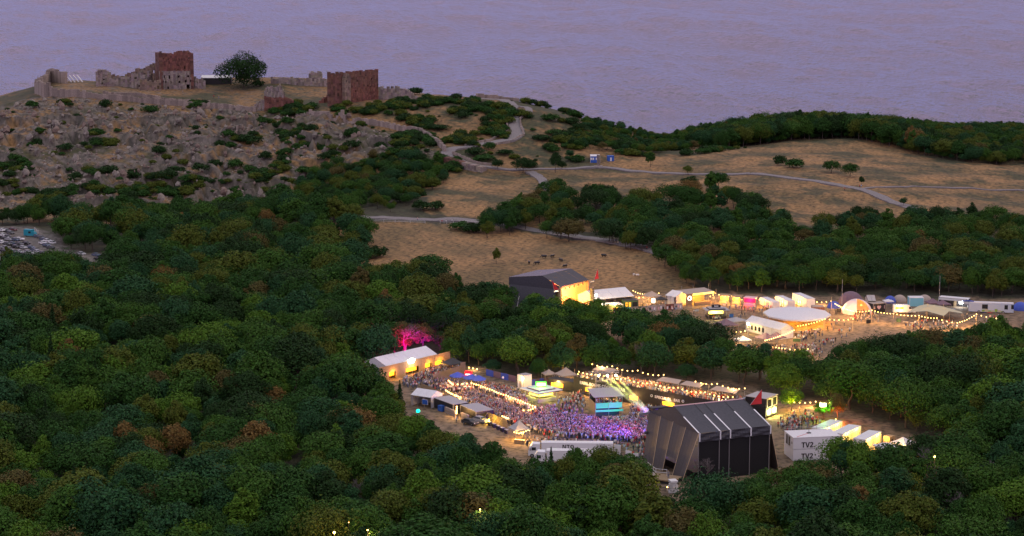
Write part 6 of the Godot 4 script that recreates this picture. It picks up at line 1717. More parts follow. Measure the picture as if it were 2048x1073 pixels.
# ---- the far site ----
func far_stage() -> void:
	var a := Vector3(17.2, 0, -697.0)
	var b := Vector3(27.9, 0, -713.0)
	var t := between("far_stage", "smaller dark stage glowing orange inside, beside the dry field", "stage", a, b)
	var w := flat_len(a, b)
	var n := 4
	for i in n:
		var x0 := -w / 2 + w * i / n + 0.04
		var x1 := -w / 2 + w * (i + 1) / n - 0.04
		part("roof_panel", slabm([Vector3(x0, 9.5, 0), Vector3(x1, 9.5, 0), Vector3(x1, 13, -7.8), Vector3(x0, 13, -7.8)], Vector3(0, 0.08, 0)), M.stage_roof, t)
		part("rear_roof_panel", slabm([Vector3(x0, 13, -7.8), Vector3(x1, 13, -7.8), Vector3(x1, 11.2, -22.0), Vector3(x0, 11.2, -22.0)], Vector3(0, 0.08, 0)), M.far_roof, t)
	for s in [-1, 1]:
		var x: float = s * w / 2
		part("gable", slabm([Vector3(x, 9.4, 0), Vector3(x, 12.9, -7.8), Vector3(x, 11.1, -22), Vector3(x, 8.2, -22), Vector3(x, 8.2, -2)], Vector3(0.06, 0, 0)), M.stage_roof, t)
		for k in 4:
			var z0 := -1.5 - 20.0 * k / 4.0
			var z1 := -1.5 - 20.0 * (k + 1) / 4.0
			part("side_tarp", slabm([Vector3(x + s * 3.2, 0, z0 - 0.5), Vector3(x + s * 3.2, 0, z1 - 0.4), Vector3(x + s * 0.2, 8.6, z1), Vector3(x + s * 0.2, 8.6, z0)], Vector3(0.05, 0, 0)), M.stage_roof, t)
			part("tarp_seam", tubem(Vector3(x + s * 3.3, 0.1, z0), Vector3(x + s * 1.6, 5.0, z0), 0.07), M.white_paint, t)
		part("front_post", boxm(Vector3(x - 0.6, 0, -0.5), Vector3(x + 0.6, 9.4, 0.1)), M.plywood, t)
		part("wing_beam", boxm(Vector3(minf(x, x + s * 4.0), 8.2, -0.6), Vector3(maxf(x, x + s * 4.0), 8.7, -0.2)), M.metal, t)
	part("deck", boxm(Vector3(-w / 2, 0, -18), Vector3(w / 2, 1.5, 0)), M.black_paint, t)
	part("rear_cloth", boxm(Vector3(-w / 2 + 0.1, 1.5, -12.3), Vector3(w / 2 - 0.1, 9.2, -12.1)), M.pale_backdrop, t)
	part("side_wall", boxm(Vector3(w / 2 - 0.7, 1.5, -12), Vector3(w / 2 - 0.6, 9.0, -0.6)), M.plywood, t)
	part("side_wall", boxm(Vector3(-w / 2 + 0.6, 1.5, -12), Vector3(-w / 2 + 0.7, 9.0, -0.6)), M.plywood, t)
	part("lamp_bar", tubem(Vector3(-w / 2, 8.8, -1.2), Vector3(w / 2, 8.8, -1.2), 0.14), M.metal, t)
	for i in 6:
		var x := -w / 2 + 2.2 + i * (w - 4.4) / 5.0
		var l := part("lamp_head", tubem(Vector3(x, 8.6, -1.2), Vector3(x, 7.9, -1.4), 0.22, 0.3, 7), M.dark_metal, t)
		part("lamp_glass", tubem(Vector3(x, 7.88, -1.4), Vector3(x, 7.84, -1.4), 0.24, 0.24, 7), M.bulb, l)
	var o := t.global_transform
	# floor and overhead stage lamps wash the pale backdrop
	for q in [[-6.0, 2.2, -9.5, 1.0, 0.78, 0.35, 70.0], [-2.0, 2.2, -9.0, 1.0, 0.7, 0.3, 60.0], [2.5, 2.2, -9.0, 1.0, 0.62, 0.25, 50.0], [6.0, 2.4, -9.0, 1.0, 0.32, 0.14, 36.0], [-4.0, 7.6, -8.5, 1.0, 0.75, 0.4, 36.0], [1.0, 7.6, -8.5, 1.0, 0.7, 0.35, 36.0], [5.6, 7.0, -8.8, 1.0, 0.3, 0.3, 24.0]]:
		lamp(o * Vector3(q[0], q[1], q[2]), Color(q[3], q[4], q[5]), q[6] * 1.3, 0.4)
		part("wash_lamp", bulb_mesh, M.bulb, t, Vector3(q[0], q[1], q[2]))
	lamp(o * Vector3(0, 6.5, -2.0), Color(1, 0.62, 0.25), 12.0, 0.5)
	var smoke := FogVolume.new()
	smoke.name = numbered("stage_smoke")
	smoke.shape = RenderingServer.FOG_VOLUME_SHAPE_BOX
	smoke.size = Vector3(w - 3.0, 5.6, 7.0)
	var fm := FogMaterial.new()
	fm.albedo = Color(0.95, 0.95, 0.95)
	fm.density = 0.07
	smoke.material = fm
	add_child(smoke, true)
	smoke.global_transform = Transform3D(o.basis, o * Vector3(0, 4.6, -7.6))
	tag(smoke, "bright smoke filling the orange lit far stage", "smoke", "lit smoke shafts")
	var k := thing("speaker_stack", "dark speaker column at the right side of the orange lit stage", "speaker", Vector3(28.57, 0, -702.82), -0.8)
	for i in 8:
		part("speaker_box", boxm(Vector3(-0.6, 7.4 - i * 0.85, -0.5), Vector3(0.6, 8.2 - i * 0.85, 0.5)), M.stage_tarp, k, Vector3(0.012 * i * i, 0, 0))
	part("leg", tubem(Vector3(0, 0, -0.6), Vector3(0, 8.6, -0.6), 0.12), M.metal, k)
	flag("red flag above the right side of the orange lit stage", o * Vector3(w / 2 + 3.8, 8.4, -0.4), 4.6, Vector3(1.4, 0, 0), 4.0)
	flag("red flag on the left side of the orange lit stage", o * Vector3(-w / 2 - 3.4, 8.2, -0.4), 4.4, Vector3(-1.0, 0, 0.2), 3.8)

func stretch_tent() -> void:
	# beige sail with two masts and pulled-down corners
	var c := Vector3(147.65, 0, -688.18)
	var t := thing("stretch_tent", "beige stretch tent with pulled corners on the far square", "tent", c, 0)
	var pts := [Vector2(-9.6, 1.5), Vector2(-4.0, -6.0), Vector2(-1.0, -8.0), Vector2(4.0, -5.5), Vector2(10.0, -1.5), Vector2(9.6, 2.5), Vector2(4.5, 4.0), Vector2(1.8, 8.0), Vector2(-3.4, 4.2)]
	var ys := [2.4, 3.4, 3.6, 3.3, 2.0, 2.2, 3.2, 2.3, 3.3]
	var b := MB.new()
	var masts := [Vector2(-2.0, -1.0), Vector2(3.5, -0.5)]
	var n := 8
	for i in pts.size():
		var j := (i + 1) % pts.size()
		for k in n:
			var q := []
			for e in [[i, k], [j, k], [j, k + 1], [i, k + 1]]:
				var f: float = float(e[1]) / n
				var p: Vector2 = pts[e[0]] * (1.0 - f)
				var y: float = lerpf(ys[e[0]], 4.3, f)
				for m in masts:
					y += 0.9 * exp(-(p - m).length_squared() / 3.0)
				y -= 0.35 * sin(PI * f)
				q.append(Vector3(p.x, y, p.y))
			b.quad(q[0], q[1], q[2], q[3])
	part("sail", b.done(), M.beige_cloth, t)
	for m in masts:
		part("mast", tubem(Vector3(m.x, 0, m.y), Vector3(m.x, 5.0, m.y), 0.08), M.post_wood, t)
	for i in pts.size():
		part("guy_pole", tubem(Vector3(pts[i].x * 1.04, 0, pts[i].y * 1.04), Vector3(pts[i].x, ys[i], pts[i].y), 0.05), M.post_wood, t)

func dome(label: String, at: Vector3, r: float, h: float, m: Material, group := "dome tents", called := "dome_tent", front := 0.0) -> Node3D:
	var t := thing(called, label, "tent", at, front, group)
	var n := 12
	for i in n:
		if called == "dome_pavilion" and i in [2, 3]: continue    # its doorway
		var b := MB.new()
		for k in 7:
			var e0 := PI / 2 * k / 7.0
			var e1 := PI / 2 * (k + 1) / 7.0
			var p := TAU * i / n
			var q := TAU * (i + 1) / n
			b.quad(Vector3(cos(p) * cos(e0) * r, sin(e0) * h, sin(p) * cos(e0) * r), Vector3(cos(q) * cos(e0) * r, sin(e0) * h, sin(q) * cos(e0) * r), Vector3(cos(q) * cos(e1) * r, sin(e1) * h, sin(q) * cos(e1) * r), Vector3(cos(p) * cos(e1) * r, sin(e1) * h, sin(p) * cos(e1) * r))
		part("gore", b.done(), m, t)
	return t

func build_far_site() -> void:
	rng.seed = 6
	var fr := mat("far_roof", lin(0.12, 0.11, 0.115), 0.25)
	fr.metallic_specular = 0.7
	mat("pale_dome", lin(0.72, 0.6, 0.58), 0.6)
	mat("pale_backdrop", lin(0.7, 0.62, 0.5), 0.9)
	far_stage()
	stretch_tent()
	gable_tent("marquee", "long white marquee right of the orange lit stage", Vector3(29.64, 0, -702.82), Vector3(44.05, 0, -710.88), 12.0, 4.0, 6.4, M.white_pvc, 4, 0.5, true)
	lamp(Vector3(36.43, 0, -702.82) + Vector3(0, 3.0, 2.0), WARM, 24.0)
	var la := thing("flood_tower", "bright floodlight on a mast beside the orange lit stage", "lamp", Vector3(29.83, 0, -698.86))
	part("mast", tubem(Vector3.ZERO, Vector3(0, 6.0, 0), 0.08), M.metal, la)
	part("lamp_glass", boxm(Vector3(-0.35, 6.0, -0.15), Vector3(0.35, 6.6, 0.15)), M.flood_glow, la)
	lamp(la.position + Vector3(0, 6.2, 0.8), Color(1, 0.9, 0.7), 26.0)
	# green cabin, dark cabin, pallets, painted fence
	var g := cabin("green_cabin", "pale green cabin with a sloping white roof before the marquee", Vector3(32.23, 0, -696.89), Vector3(39.42, 0, -698.86), 5.0, 3.0, M.green_paint, M.white_pvc)
	part("window", boxm(Vector3(1.0, 1.0, 0.01), Vector3(2.4, 2.0, 0.05)), M.window_glow, g)
	part("roof_lamp", boxm(Vector3(-3.0, 3.02, 0.0), Vector3(0.2, 3.1, 0.1)), M.bar_lamp_glow, g)
	lamp(g.global_transform * Vector3(1.0, 2.4, 1.6), WARM, 8.0)
	var dk := cabin("dark_cabin", "dark cabin with green lit windows behind the painted fence", Vector3(40.11, 0, -704.82), Vector3(45.18, 0, -705.82), 4.5, 3.3, M.green_paint, M.black_paint)
	for x in [-1.6, -0.4]:
		part("window", boxm(Vector3(x - 0.4, 1.0, 0.01), Vector3(x + 0.4, 2.6, 0.05)), M.window_glow, dk)
	part("shutter", boxm(Vector3(0.6, 0.3, 0.01), Vector3(2.3, 2.7, 0.06)), M.black_paint, dk)
	var cols := [M.red_cloth, M.teal_panel, M.taupe_cloth, M.taupe_cloth, M.grey_pvc, M.taupe_cloth, M.brick, M.grey_pvc]
	var fa := Vector3(35.67, 0, -694.94)
	var fb := Vector3(61.32, 0, -705.82)
	for i in 8:
		var p := between("painted_board", ["dull red painted fence board nearest the trees", "teal painted fence board", "first taupe painted board of the fence", "second taupe painted board of the fence", "pale grey painted board with dark drawing", "taupe painted board right of the pale grey one", "brick red painted board of the fence", "last grey painted board of the fence"][i], "board", fa.lerp(fb, i / 8.0), fa.lerp(fb, (i + 0.97) / 8.0), "painted fence boards")
		var pw := flat_len(fa, fb) / 8.0
		part("panel", boxm(Vector3(-pw / 2 + 0.05, 0.05, -0.05), Vector3(pw / 2 - 0.05, 2.3, 0)), cols[i], p)
		for k in 3:
			part("painted_mark", boxm(Vector3(-pw * 0.35 + k * 0.9, 0.5 + 0.3 * (k % 2), 0.01), Vector3(-pw * 0.35 + k * 0.9 + 0.6, 1.5 + 0.3 * (k % 2), 0.02)), [M.white_paint, M.black_paint, M.pink_cloth][(k + i) % 3], p)
		part("brace", tubem(Vector3(0, 1.8, -0.08), Vector3(0, 0, -1.1), 0.05), M.post_wood, p)
	for i in 5:
		var p := between("wooden_bench", ["lowest of the wooden seating steps", "second of the wooden seating steps", "middle of the wooden seating steps", "fourth of the wooden seating steps", "top of the wooden seating steps"][i], "bench", Vector3(45.5, 0, -710.88) - Vector3(0, 0, i * 1.0), Vector3(50.26, 0, -711.9) - Vector3(0, 0, i * 1.0), "wooden seating steps")
		part("seat", boxm(Vector3(-2.4, 0.35 + i * 0.4, -0.6), Vector3(2.4, 0.45 + i * 0.4, 0)), M.plywood, p)
		for x in [-2.1, 2.1]:
			part("leg", boxm(Vector3(x - 0.06, 0, -0.4), Vector3(x + 0.06, 0.35 + i * 0.4, -0.2)), M.post_wood, p)
	lamp(Vector3(47.89, 0, -708.85) + Vector3(0, 3.0, 0), WARM, 16.0)
	var sg := thing("lit_sign", "white lit sign shield beside the wooden seating", "sign", Vector3(50.95, 0, -708.85))
	part("post", tubem(Vector3.ZERO, Vector3(0, 2.0, 0), 0.06), M.metal, sg)
	part("light_panel", boxm(Vector3(-0.6, 1.8, -0.06), Vector3(0.6, 3.4, 0.06)), M.white_sign_glow, sg)
	popup("brownish pop-up tent behind the wooden seating", Vector3(51.12, 0, -719.12), 5.5, 2.8, 4.4, M.taupe_cloth, 0.4)
	popup("dark pop-up tent right of the white lit sign", Vector3(53.95, 0, -712.92), 4.0, 2.6, 3.6, M.black_paint, 0.2)
	var wt := gable_tent("white_tent", "white gabled tent seen from its corner left of the wooden bar", Vector3(55.89, 0, -717.04), Vector3(59.38, 0, -712.92), 7.0, 3.2, 4.8, M.white_pvc, 2, 0.5, true)
	part("front_wall", boxm(Vector3(-1.8, 0, -0.05), Vector3(1.8, 3.1, 0)), M.white_pvc, wt)
	# wooden bar with festooned roof
	var ba := Vector3(63, 0, -712.92)
	var bb := Vector3(73.76, 0, -719.12)
	var wb := between("wooden_bar", "open wooden bar with a lit round emblem and festooned roof", "bar", ba, bb)
	var bw := flat_len(ba, bb)
	for i in 4:
		part("side_board", boxm(Vector3(-bw / 2 + i * 0.75, 0, -0.08), Vector3(-bw / 2 + i * 0.75 + 0.72, 4.2, 0)), M.plywood, wb)
	part("back_wall", boxm(Vector3(-bw / 2, 0, -6.0), Vector3(bw / 2, 3.6, -5.9)), M.plywood, wb)
	part("roof", slabm([Vector3(-bw / 2, 4.3, 0.1), Vector3(bw / 2, 4.3, 0.1), Vector3(bw / 2, 4.8, -6.2), Vector3(-bw / 2, 4.8, -6.2)], Vector3(0, 0.12, 0)), M.taupe_cloth, wb)
	part("sign_board", boxm(Vector3(-bw / 2 + 3.0, 3.5, 0.02), Vector3(bw / 2, 4.2, 0.12)), M.bar_lamp_glow, wb)
	lettering("BAR", 0.6, M.black_paint, wb, Vector3(0.6, 3.82, 0.14))
	part("counter", boxm(Vector3(-bw / 2 + 3.2, 0, 0.4), Vector3(bw / 2 - 2.0, 1.1, 1.0)), M.plywood, wb)
	var em := TorusMesh.new()
	em.inner_radius = 0.55
	em.outer_radius = 0.85
	em.rings = 16
	em.ring_segments = 5
	part("round_sign", em, M.white_sign_glow, wb, Vector3(-bw / 2 + 1.6, 2.6, 0.06), Vector3(PI / 2, 0, 0))
	for x in [-bw / 2 + 0.2, -1.0, bw / 2 - 0.2]:
		part("flag_pole", tubem(Vector3(x, 0, -3.0), Vector3(x, 6.8, -3.0), 0.05), M.metal, wb)
	for x in [-2.0, 2.5]:
		lamp(wb.global_transform * Vector3(x, 3.0, -1.5), Color(1, 0.7, 0.25), 20.0)
	# kiosk with dark tiers
	var k := thing("bar_kiosk", "square drinks kiosk with dark two-tier roof on the far square", "kiosk", Vector3(71.47, 0, -689.14), 0.15)
	part("roof_tier", boxm(Vector3(-4.2, 3.0, -3.4), Vector3(4.2, 3.2, 3.4)), M.grey_pvc, k)
	part("roof_tier", boxm(Vector3(-2.8, 3.5, -2.2), Vector3(2.8, 3.7, 2.2)), M.grey_pvc, k)
	part("fascia", boxm(Vector3(-2.9, 3.2, -2.3), Vector3(2.9, 3.5, 2.3)), M.black_paint, k)
	part("light_box", boxm(Vector3(-1.5, 3.7, -0.5), Vector3(1.5, 4.7, 0.5)), M.black_paint, k)
	lettering("BAR", 0.8, M.white_paint, k, Vector3(0, 4.2, 0.52))
	for s in [-1, 1]:
		part("counter", boxm(Vector3(-3.0, 0, s * 2.6 - 0.15), Vector3(3.0, 1.1, s * 2.6 + 0.15)), M.black_paint, k)
		part("end_counter", boxm(Vector3(s * 3.0 - 0.15, 0, -2.4), Vector3(s * 3.0 + 0.15, 1.1, 2.4)), M.black_paint, k)
		for z in [-1, 1]:
			part("post", tubem(Vector3(s * 3.2, 0, z * 2.7), Vector3(s * 3.2, 3.0, z * 2.7), 0.07), M.metal, k)
	lettering("TUBORG", 0.8, M.white_paint, k, Vector3(-0.4, 0.5, 2.78))
	part("bar_lamp", boxm(Vector3(-2.6, 1.4, -0.1), Vector3(2.6, 2.6, 0.1)), M.bar_lamp_glow, k)
	lamp(k.position + Vector3(0, 2.4, 1.6), Color(1, 1, 0.6), 10.0)
	# three white cabins in a row
	var q := [["white box cabin with lit side, left of the row of three", Vector3(90.05, 0, -714.98), Vector3(93.33, 0, -703.82), 2.9], ["white box cabin with lit side in the middle", Vector3(96.08, 0, -718.08), Vector3(99.11, 0, -706.83), 2.9], ["tallest white box cabin at the right of the three", Vector3(102.43, 0, -719.12), Vector3(105.93, 0, -706.83), 3.2]]
	for i in 3:
		var c := cabin("white_box_cabin", q[i][0], q[i][1], q[i][2], q[i][3], 2.8 if i < 2 else 3.6, M.white_paint, M.white_pvc, "cabin", "white box cabins")
		for x in [-1.6, 0.0, 1.6]:
			part("door", boxm(Vector3(x - 0.4, 0.2, 0.01), Vector3(x + 0.4, 2.2, 0.05)), M.taupe_cloth, c)
		lamp(c.global_transform * Vector3(-2.0, 2.6, 2.2), Color(1, 0.75, 0.3), 9.0)
		part("wall_lamp", bulb_mesh, M.bulb, c, Vector3(-2.0, 2.7, 1.6))
	var pk := between("pink_stall", "glowing pink stall left of the white box cabins", "stall", Vector3(83.83, 0, -712.92), Vector3(88.11, 0, -710.88))
	part("light_front", boxm(Vector3(-2.1, 1.4, -0.1), Vector3(2.1, 2.8, 0)), M.pink_sign_glow, pk)
	part("counter", boxm(Vector3(-2.1, 0, -0.3), Vector3(2.1, 1.1, 0.3)), M.pink_cloth, pk)
	part("roof", slabm([Vector3(-2.3, 3.0, 0.4), Vector3(2.3, 3.0, 0.4), Vector3(2.3, 3.3, -2.4), Vector3(-2.3, 3.3, -2.4)], Vector3(0, 0.08, 0)), M.pink_cloth, pk)
	lamp(pk.global_transform * Vector3(0, 2.2, 1.2), Color(1, 0.2, 0.4), 5.0)
	for i in 2:
		var ys := between("yellow_stall", ["yellow lit stall right of the wooden bar", "yellow stall with dark roof beside the pink stall"][i], "stall", [Vector3(75.95, 0, -719.12), Vector3(79.74, 0, -717.04)][i], [Vector3(79.13, 0, -718.08), Vector3(83.52, 0, -714.98)][i], "yellow stalls")
		part("light_front", boxm(Vector3(-1.4, 1.2, -0.2), Vector3(1.4, 2.4, -0.1)), M.window_glow, ys)
		part("counter", boxm(Vector3(-1.7, 0, -0.3), Vector3(1.7, 1.0, 0.2)), M.plywood, ys)
		part("roof", slabm([Vector3(-1.9, 2.7, 0.5), Vector3(1.9, 2.7, 0.5), Vector3(1.9, 3.1, -2.2), Vector3(-1.9, 3.1, -2.2)], Vector3(0, 0.08, 0)), M.plywood, ys)
		lamp(ys.global_transform * Vector3(0, 2.0, 1.2), WARM, 9.0)
	# big white hexagonal tent
	var hx := thing("big_white_tent", "very large flat white tent in the middle of the far square", "tent", Vector3(98.52, 0, -679.67), 0)
	var n := 10
	for i in n:
		var p := TAU * i / n + 0.2
		var r := TAU * (i + 1) / n + 0.2
		var c0 := Vector3(cos(p) * 11.6, 3.3, sin(p) * 13.5)
		var c1 := Vector3(cos(r) * 11.6, 3.3, sin(r) * 13.5)
		var m0 := Vector3(cos(p) * 5.0, 4.6, sin(p) * 5.5)
		var m1 := Vector3(cos(r) * 5.0, 4.6, sin(r) * 5.5)
		var pb := MB.new()
		pb.slab([c0, c1, m1, m0], Vector3(0, 0.06, 0))
		pb.slab([m0, m1, Vector3(0, 5.3, 0)], Vector3(0, 0.06, 0))
		pb.quad(c0, c1, c1 - Vector3(0, 0.45, 0), c0 - Vector3(0, 0.45, 0))
		part("roof_panel", pb.done(), M.white_pvc, hx)
		part("leg", tubem(Vector3(c0.x, 0, c0.z), c0, 0.08), M.metal, hx)
	part("centre_mast", tubem(Vector3.ZERO, Vector3(0, 5.4, 0), 0.15), M.metal, hx)
	for v in [Vector3(-3, 2.6, 9), Vector3(2, 2.6, 11), Vector3(7, 2.6, 8), Vector3(9, 2.6, 0), Vector3(-1, 2.8, 0)]:
		lamp(hx.position + v, Color(1, 0.66, 0.2), 13.0)
		part("hanging_lamp", bulb_mesh, M.bulb, hx, v)
	for i in 4:
		var br := between("bar_counter", ["yellow lit counter under the left of the big white tent", "yellow lit counter under the middle of the big white tent", "yellow counter under the right of the big white tent", "dark menu board counter before the big white tent"][i], "counter", [Vector3(93.88, 0, -656.21), Vector3(96.89, 0, -656.21), Vector3(100.75, 0, -659.72), Vector3(92.78, 0, -645.91)][i], [Vector3(96.22, 0, -656.21), Vector3(99.69, 0, -657.09), Vector3(103.84, 0, -662.37), Vector3(94.76, 0, -645.91)][i], "counters under the big tent")
		part("front", boxm(Vector3(-1.2, 0, -0.4), Vector3(1.2, 1.1, 0)), M.green_paint if i == 3 else M.plywood, br)
		part("top", boxm(Vector3(-1.3, 1.1, -0.5), Vector3(1.3, 1.18, 0.1)), M.post_wood, br)
	# white house tent with arched windows
	var ha := Vector3(79.0, 0, -665.0)
	var hb := Vector3(89.0, 0, -649.5)
	var ht := gable_tent("house_tent", "white gabled tent with arched windows before the big white tent", ha, hb, 5.6, 3.2, 5.0, M.white_pvc, 4, 0.5, true)
	var hd := flat_len(ha, hb)
	part("front_wall", boxm(Vector3(-hd / 2 + 0.2, 0, -0.1), Vector3(hd / 2 - 0.2, 3.12, -0.05)), M.white_pvc, ht)
	for i in 5:
		var x := -hd / 2 + 1.6 + i * 1.9
		var wn := part("window", boxm(Vector3(x - 0.5, 0.9, -0.05), Vector3(x + 0.5, 2.0, -0.02)), M.window_glass, ht)
		part("arch", tubem(Vector3(x, 2.0, -0.05), Vector3(x, 2.0, -0.02), 0.5, 0.5, 10), M.window_glass, wn)
	lamp(ht.global_transform * Vector3(-4.0, 2.8, 2.6), Color(1, 0.85, 0.5), 7.0)
	part("wall_lamp", bulb_mesh, M.bulb, ht, Vector3(-4.0, 2.9, 2.2))
	var fl := thing("flood_mast", "tall mast with a dazzling floodlight left of the house tent", "lamp", Vector3(77.06, 0, -640.87))
	part("mast", tubem(Vector3.ZERO, Vector3(0, 6.8, 0), 0.08), M.metal, fl)
	part("lamp_head", bulb_mesh, M.flood_glow, fl, Vector3(0, 7.0, 0.1)).scale = Vector3.ONE * 2.6
	lamp(fl.position + Vector3(0, 7.0, 0.9), Color(1, 0.85, 0.55), 34.0)
	popup("dark purple pop-up tent left of the floodlight mast", Vector3(72.24, 0, -663.26), 6.5, 2.7, 4.6, M.purple_cloth, 0.4)
	popup("grey flat pop-up tent behind the dark purple one", Vector3(76.41, 0, -670.46), 6.0, 2.8, 3.8, M.grey_pvc, 0.5)
	popup("purple pop-up tent before the house tent", Vector3(82.73, 0, -639.21), 5.4, 2.8, 4.4, M.purple_cloth, 0.6)
	popup("second purple pop-up tent before the house tent", Vector3(86.37, 0, -640.87), 4.6, 2.7, 4.4, M.purple_cloth, 0.6)
	popup("white pop-up tent below the dark purple one", Vector3(75.05, 0, -637.56), 4.4, 2.5, 3.6, M.white_pvc, 0.3)
	# things along the back of the square
	var dm := dome("pink white dome tent with a lit doorway", Vector3(122.53, 0, -698.86), 5.4, 5.0, M.pale_dome, "", "dome_pavilion", 0.35)
	lamp(dm.position + Vector3(0.6, 2.6, 2.0), Color(1, 0.72, 0.3), 8.0)
	part("hanging_lamp", bulb_mesh, M.bulb, dm, Vector3(0.6, 3.0, 2.0))
	dome("dark camouflage dome behind the pink dome", Vector3(123.44, 0, -717.04), 4.6, 4.6, M.purple_cloth, "dome tents")
	dome("small blue tent left of the pink dome", Vector3(115.95, 0, -708.85), 2.4, 2.4, M.blue_cloth, "dome tents")
	dome("brown dome tent behind the food van", Vector3(142.08, 0, -721.21), 2.6, 2.6, M.taupe_cloth, "dome tents")
	dome("brown dome tent left of the dark awnings", Vector3(150.81, 0, -719.12), 2.8, 3.0, M.taupe_cloth, "dome tents")
	dome("blue dome tent behind the white tarpaulin", Vector3(138.21, 0, -719.12), 2.2, 2.6, M.blue_cloth, "dome tents")
	gable_tent("grey_tent", "grey green frame tent right of the pink dome", Vector3(127.13, 0, -702.82), Vector3(129.99, 0, -702.82), 6.0, 3.6, 5.2, M.grey_pvc, 2)
	var ht2 := cabin("heart_stall", "dark stall front with a pink heart emblem", Vector3(128.39, 0, -698.86), Vector3(133.19, 0, -700.83), 4.0, 3.2, M.black_paint, M.taupe_cloth, "stall")
	var hm := MB.new()
	for i in 16:
		var p := TAU * i / 16.0
		var r := TAU * (i + 1) / 16.0
		var f := func(v: float) -> Vector3: return Vector3(0.055 * 16.0 * pow(sin(v), 3.0), 0.055 * (13.0 * cos(v) - 5.0 * cos(2 * v) - 2.0 * cos(3 * v) - cos(4 * v)), 0)
		hm.slab([Vector3.ZERO, f.call(p), f.call(r)], Vector3(0, 0, 0.04))
	part("heart_mark", hm.done(), M.pink_cloth, ht2, Vector3(-0.2, 1.8, 0.07))
	for s in [-1, 1]:
		part("side_light", boxm(Vector3(s * 2.0 - 0.1, 1.2, 0.02), Vector3(s * 2.0 + 0.1, 2.4, 0.08)), M.pink_cloth, ht2)
	popup("white tarpaulin shelter between the heart stall and the food van", Vector3(135.57, 0, -708.85), 3.4, 2.6, 3.2, M.white_pvc, 0.1)
	food_van()
	cabin("blue_stall", "blue and white stall with hanging banner behind the food van", Vector3(143.71, 0, -710.88), Vector3(148.77, 0, -710.88), 4.0, 3.3, M.pale_blue_panel, M.white_pvc, "stall")
	popup("dark awning tent left of the pair beside the bus", Vector3(150.76, 0, -704.82), 4.4, 2.8, 4.2, M.purple_cloth, 0.2)
	popup("dark awning tent right of the pair beside the bus", Vector3(153.91, 0, -702.82), 4.6, 2.7, 4.0, M.purple_cloth, 0.2)
	var lh := cabin("long_trailer", "long low trailer with white roof and a lit white screen", Vector3(154.62, 0, -712.92), Vector3(163.97, 0, -707.84), 3.2, 3.3, M.black_paint, M.white_pvc, "trailer")
	part("screen", boxm(Vector3(2.2, 1.4, 0.02), Vector3(3.6, 2.4, 0.08)), M.white_sign_glow, lh)
	part("door", boxm(Vector3(0.2, 0.2, 0.02), Vector3(1.2, 2.4, 0.06)), M.plywood, lh)
	part("awning", slabm([Vector3(-5.0, 2.6, 1.6), Vector3(4.6, 2.6, 1.6), Vector3(4.6, 3.1, 0), Vector3(-5.0, 3.1, 0)], Vector3(0, 0.06, 0)), M.grey_pvc, lh)
	lamp(lh.global_transform * Vector3(3.0, 2.0, 1.0), Color(0.9, 0.95, 1.0), 5.0)
	bus()
	popup("grey parasol tent left of the painted bus", Vector3(164.27, 0, -702.82), 5.0, 2.8, 3.8, M.grey_pvc, 0.2)
	dome("dark blue tent at the right edge of the far square", Vector3(181.77, 0, -702.82), 3.0, 3.2, M.blue_cloth, "dome tents")
	for i in 4:
		var bc := thing("ground_cloth", ["red cloth heap on the ground left of the bus wheels", "blue cloth heap between the red ones before the bus", "second red cloth heap before the bus", "long blue cloth heap before the rear of the bus"][i], "cloth", [Vector3(165.73, 0, -699.84), Vector3(167.99, 0, -698.86), Vector3(169.71, 0, -697.87), Vector3(172.84, 0, -699.84)][i], 0, "cloth heaps before the bus")
		var cb := MB.new()
		for j in 9:
			var p := TAU * j / 9.0
			var r := TAU * (j + 1) / 9.0
			cb.tri(Vector3(0, 0.55, 0), Vector3(cos(p) * (1.6 + 0.3 * sin(j * 2.0)), 0.05, sin(p) * 1.2), Vector3(cos(r) * (1.6 + 0.3 * sin(j * 2.0 + 2.0)), 0.05, sin(r) * 1.2))
		part("heap", cb.done(), [M.red_cloth, M.blue_cloth, M.red_cloth, M.blue_cloth][i], bc)
	var hut := cabin("brown_hut", "brown wooden hut right of the big white tent", Vector3(106.32, 0, -694.94), Vector3(110.56, 0, -694.94), 4.0, 2.8, M.brick_dark, M.taupe_cloth)
	part("door", boxm(Vector3(-0.4, 0.2, 0.01), Vector3(0.4, 2.0, 0.05)), M.black_paint, hut)
	for i in 4:
		var c := between("waste_bin", ["black mesh bin in the middle of the far square", "green bin left of the stretch tent", "blue bin beside the far square kiosk", "dark bin left of the pink dome"][i], "bin", [Vector3(122.22, 0, -677.81), Vector3(133.61, 0, -680.61), Vector3(76.55, 0, -689.14), Vector3(115.78, 0, -698.86)][i], [Vector3(123.94, 0, -677.81), Vector3(134.48, 0, -680.61), Vector3(77.43, 0, -689.14), Vector3(116.67, 0, -698.86)][i], "bins on the far square")
		part("body", boxm(Vector3(-0.7, 0.1, -0.9), Vector3(0.7, 1.3, 0)), [M.black_paint, M.green_paint, M.blue_paint, M.black_paint][i], c)
		part("lid", boxm(Vector3(-0.74, 1.3, -0.94), Vector3(0.74, 1.4, 0.04)), M.dark_metal, c)
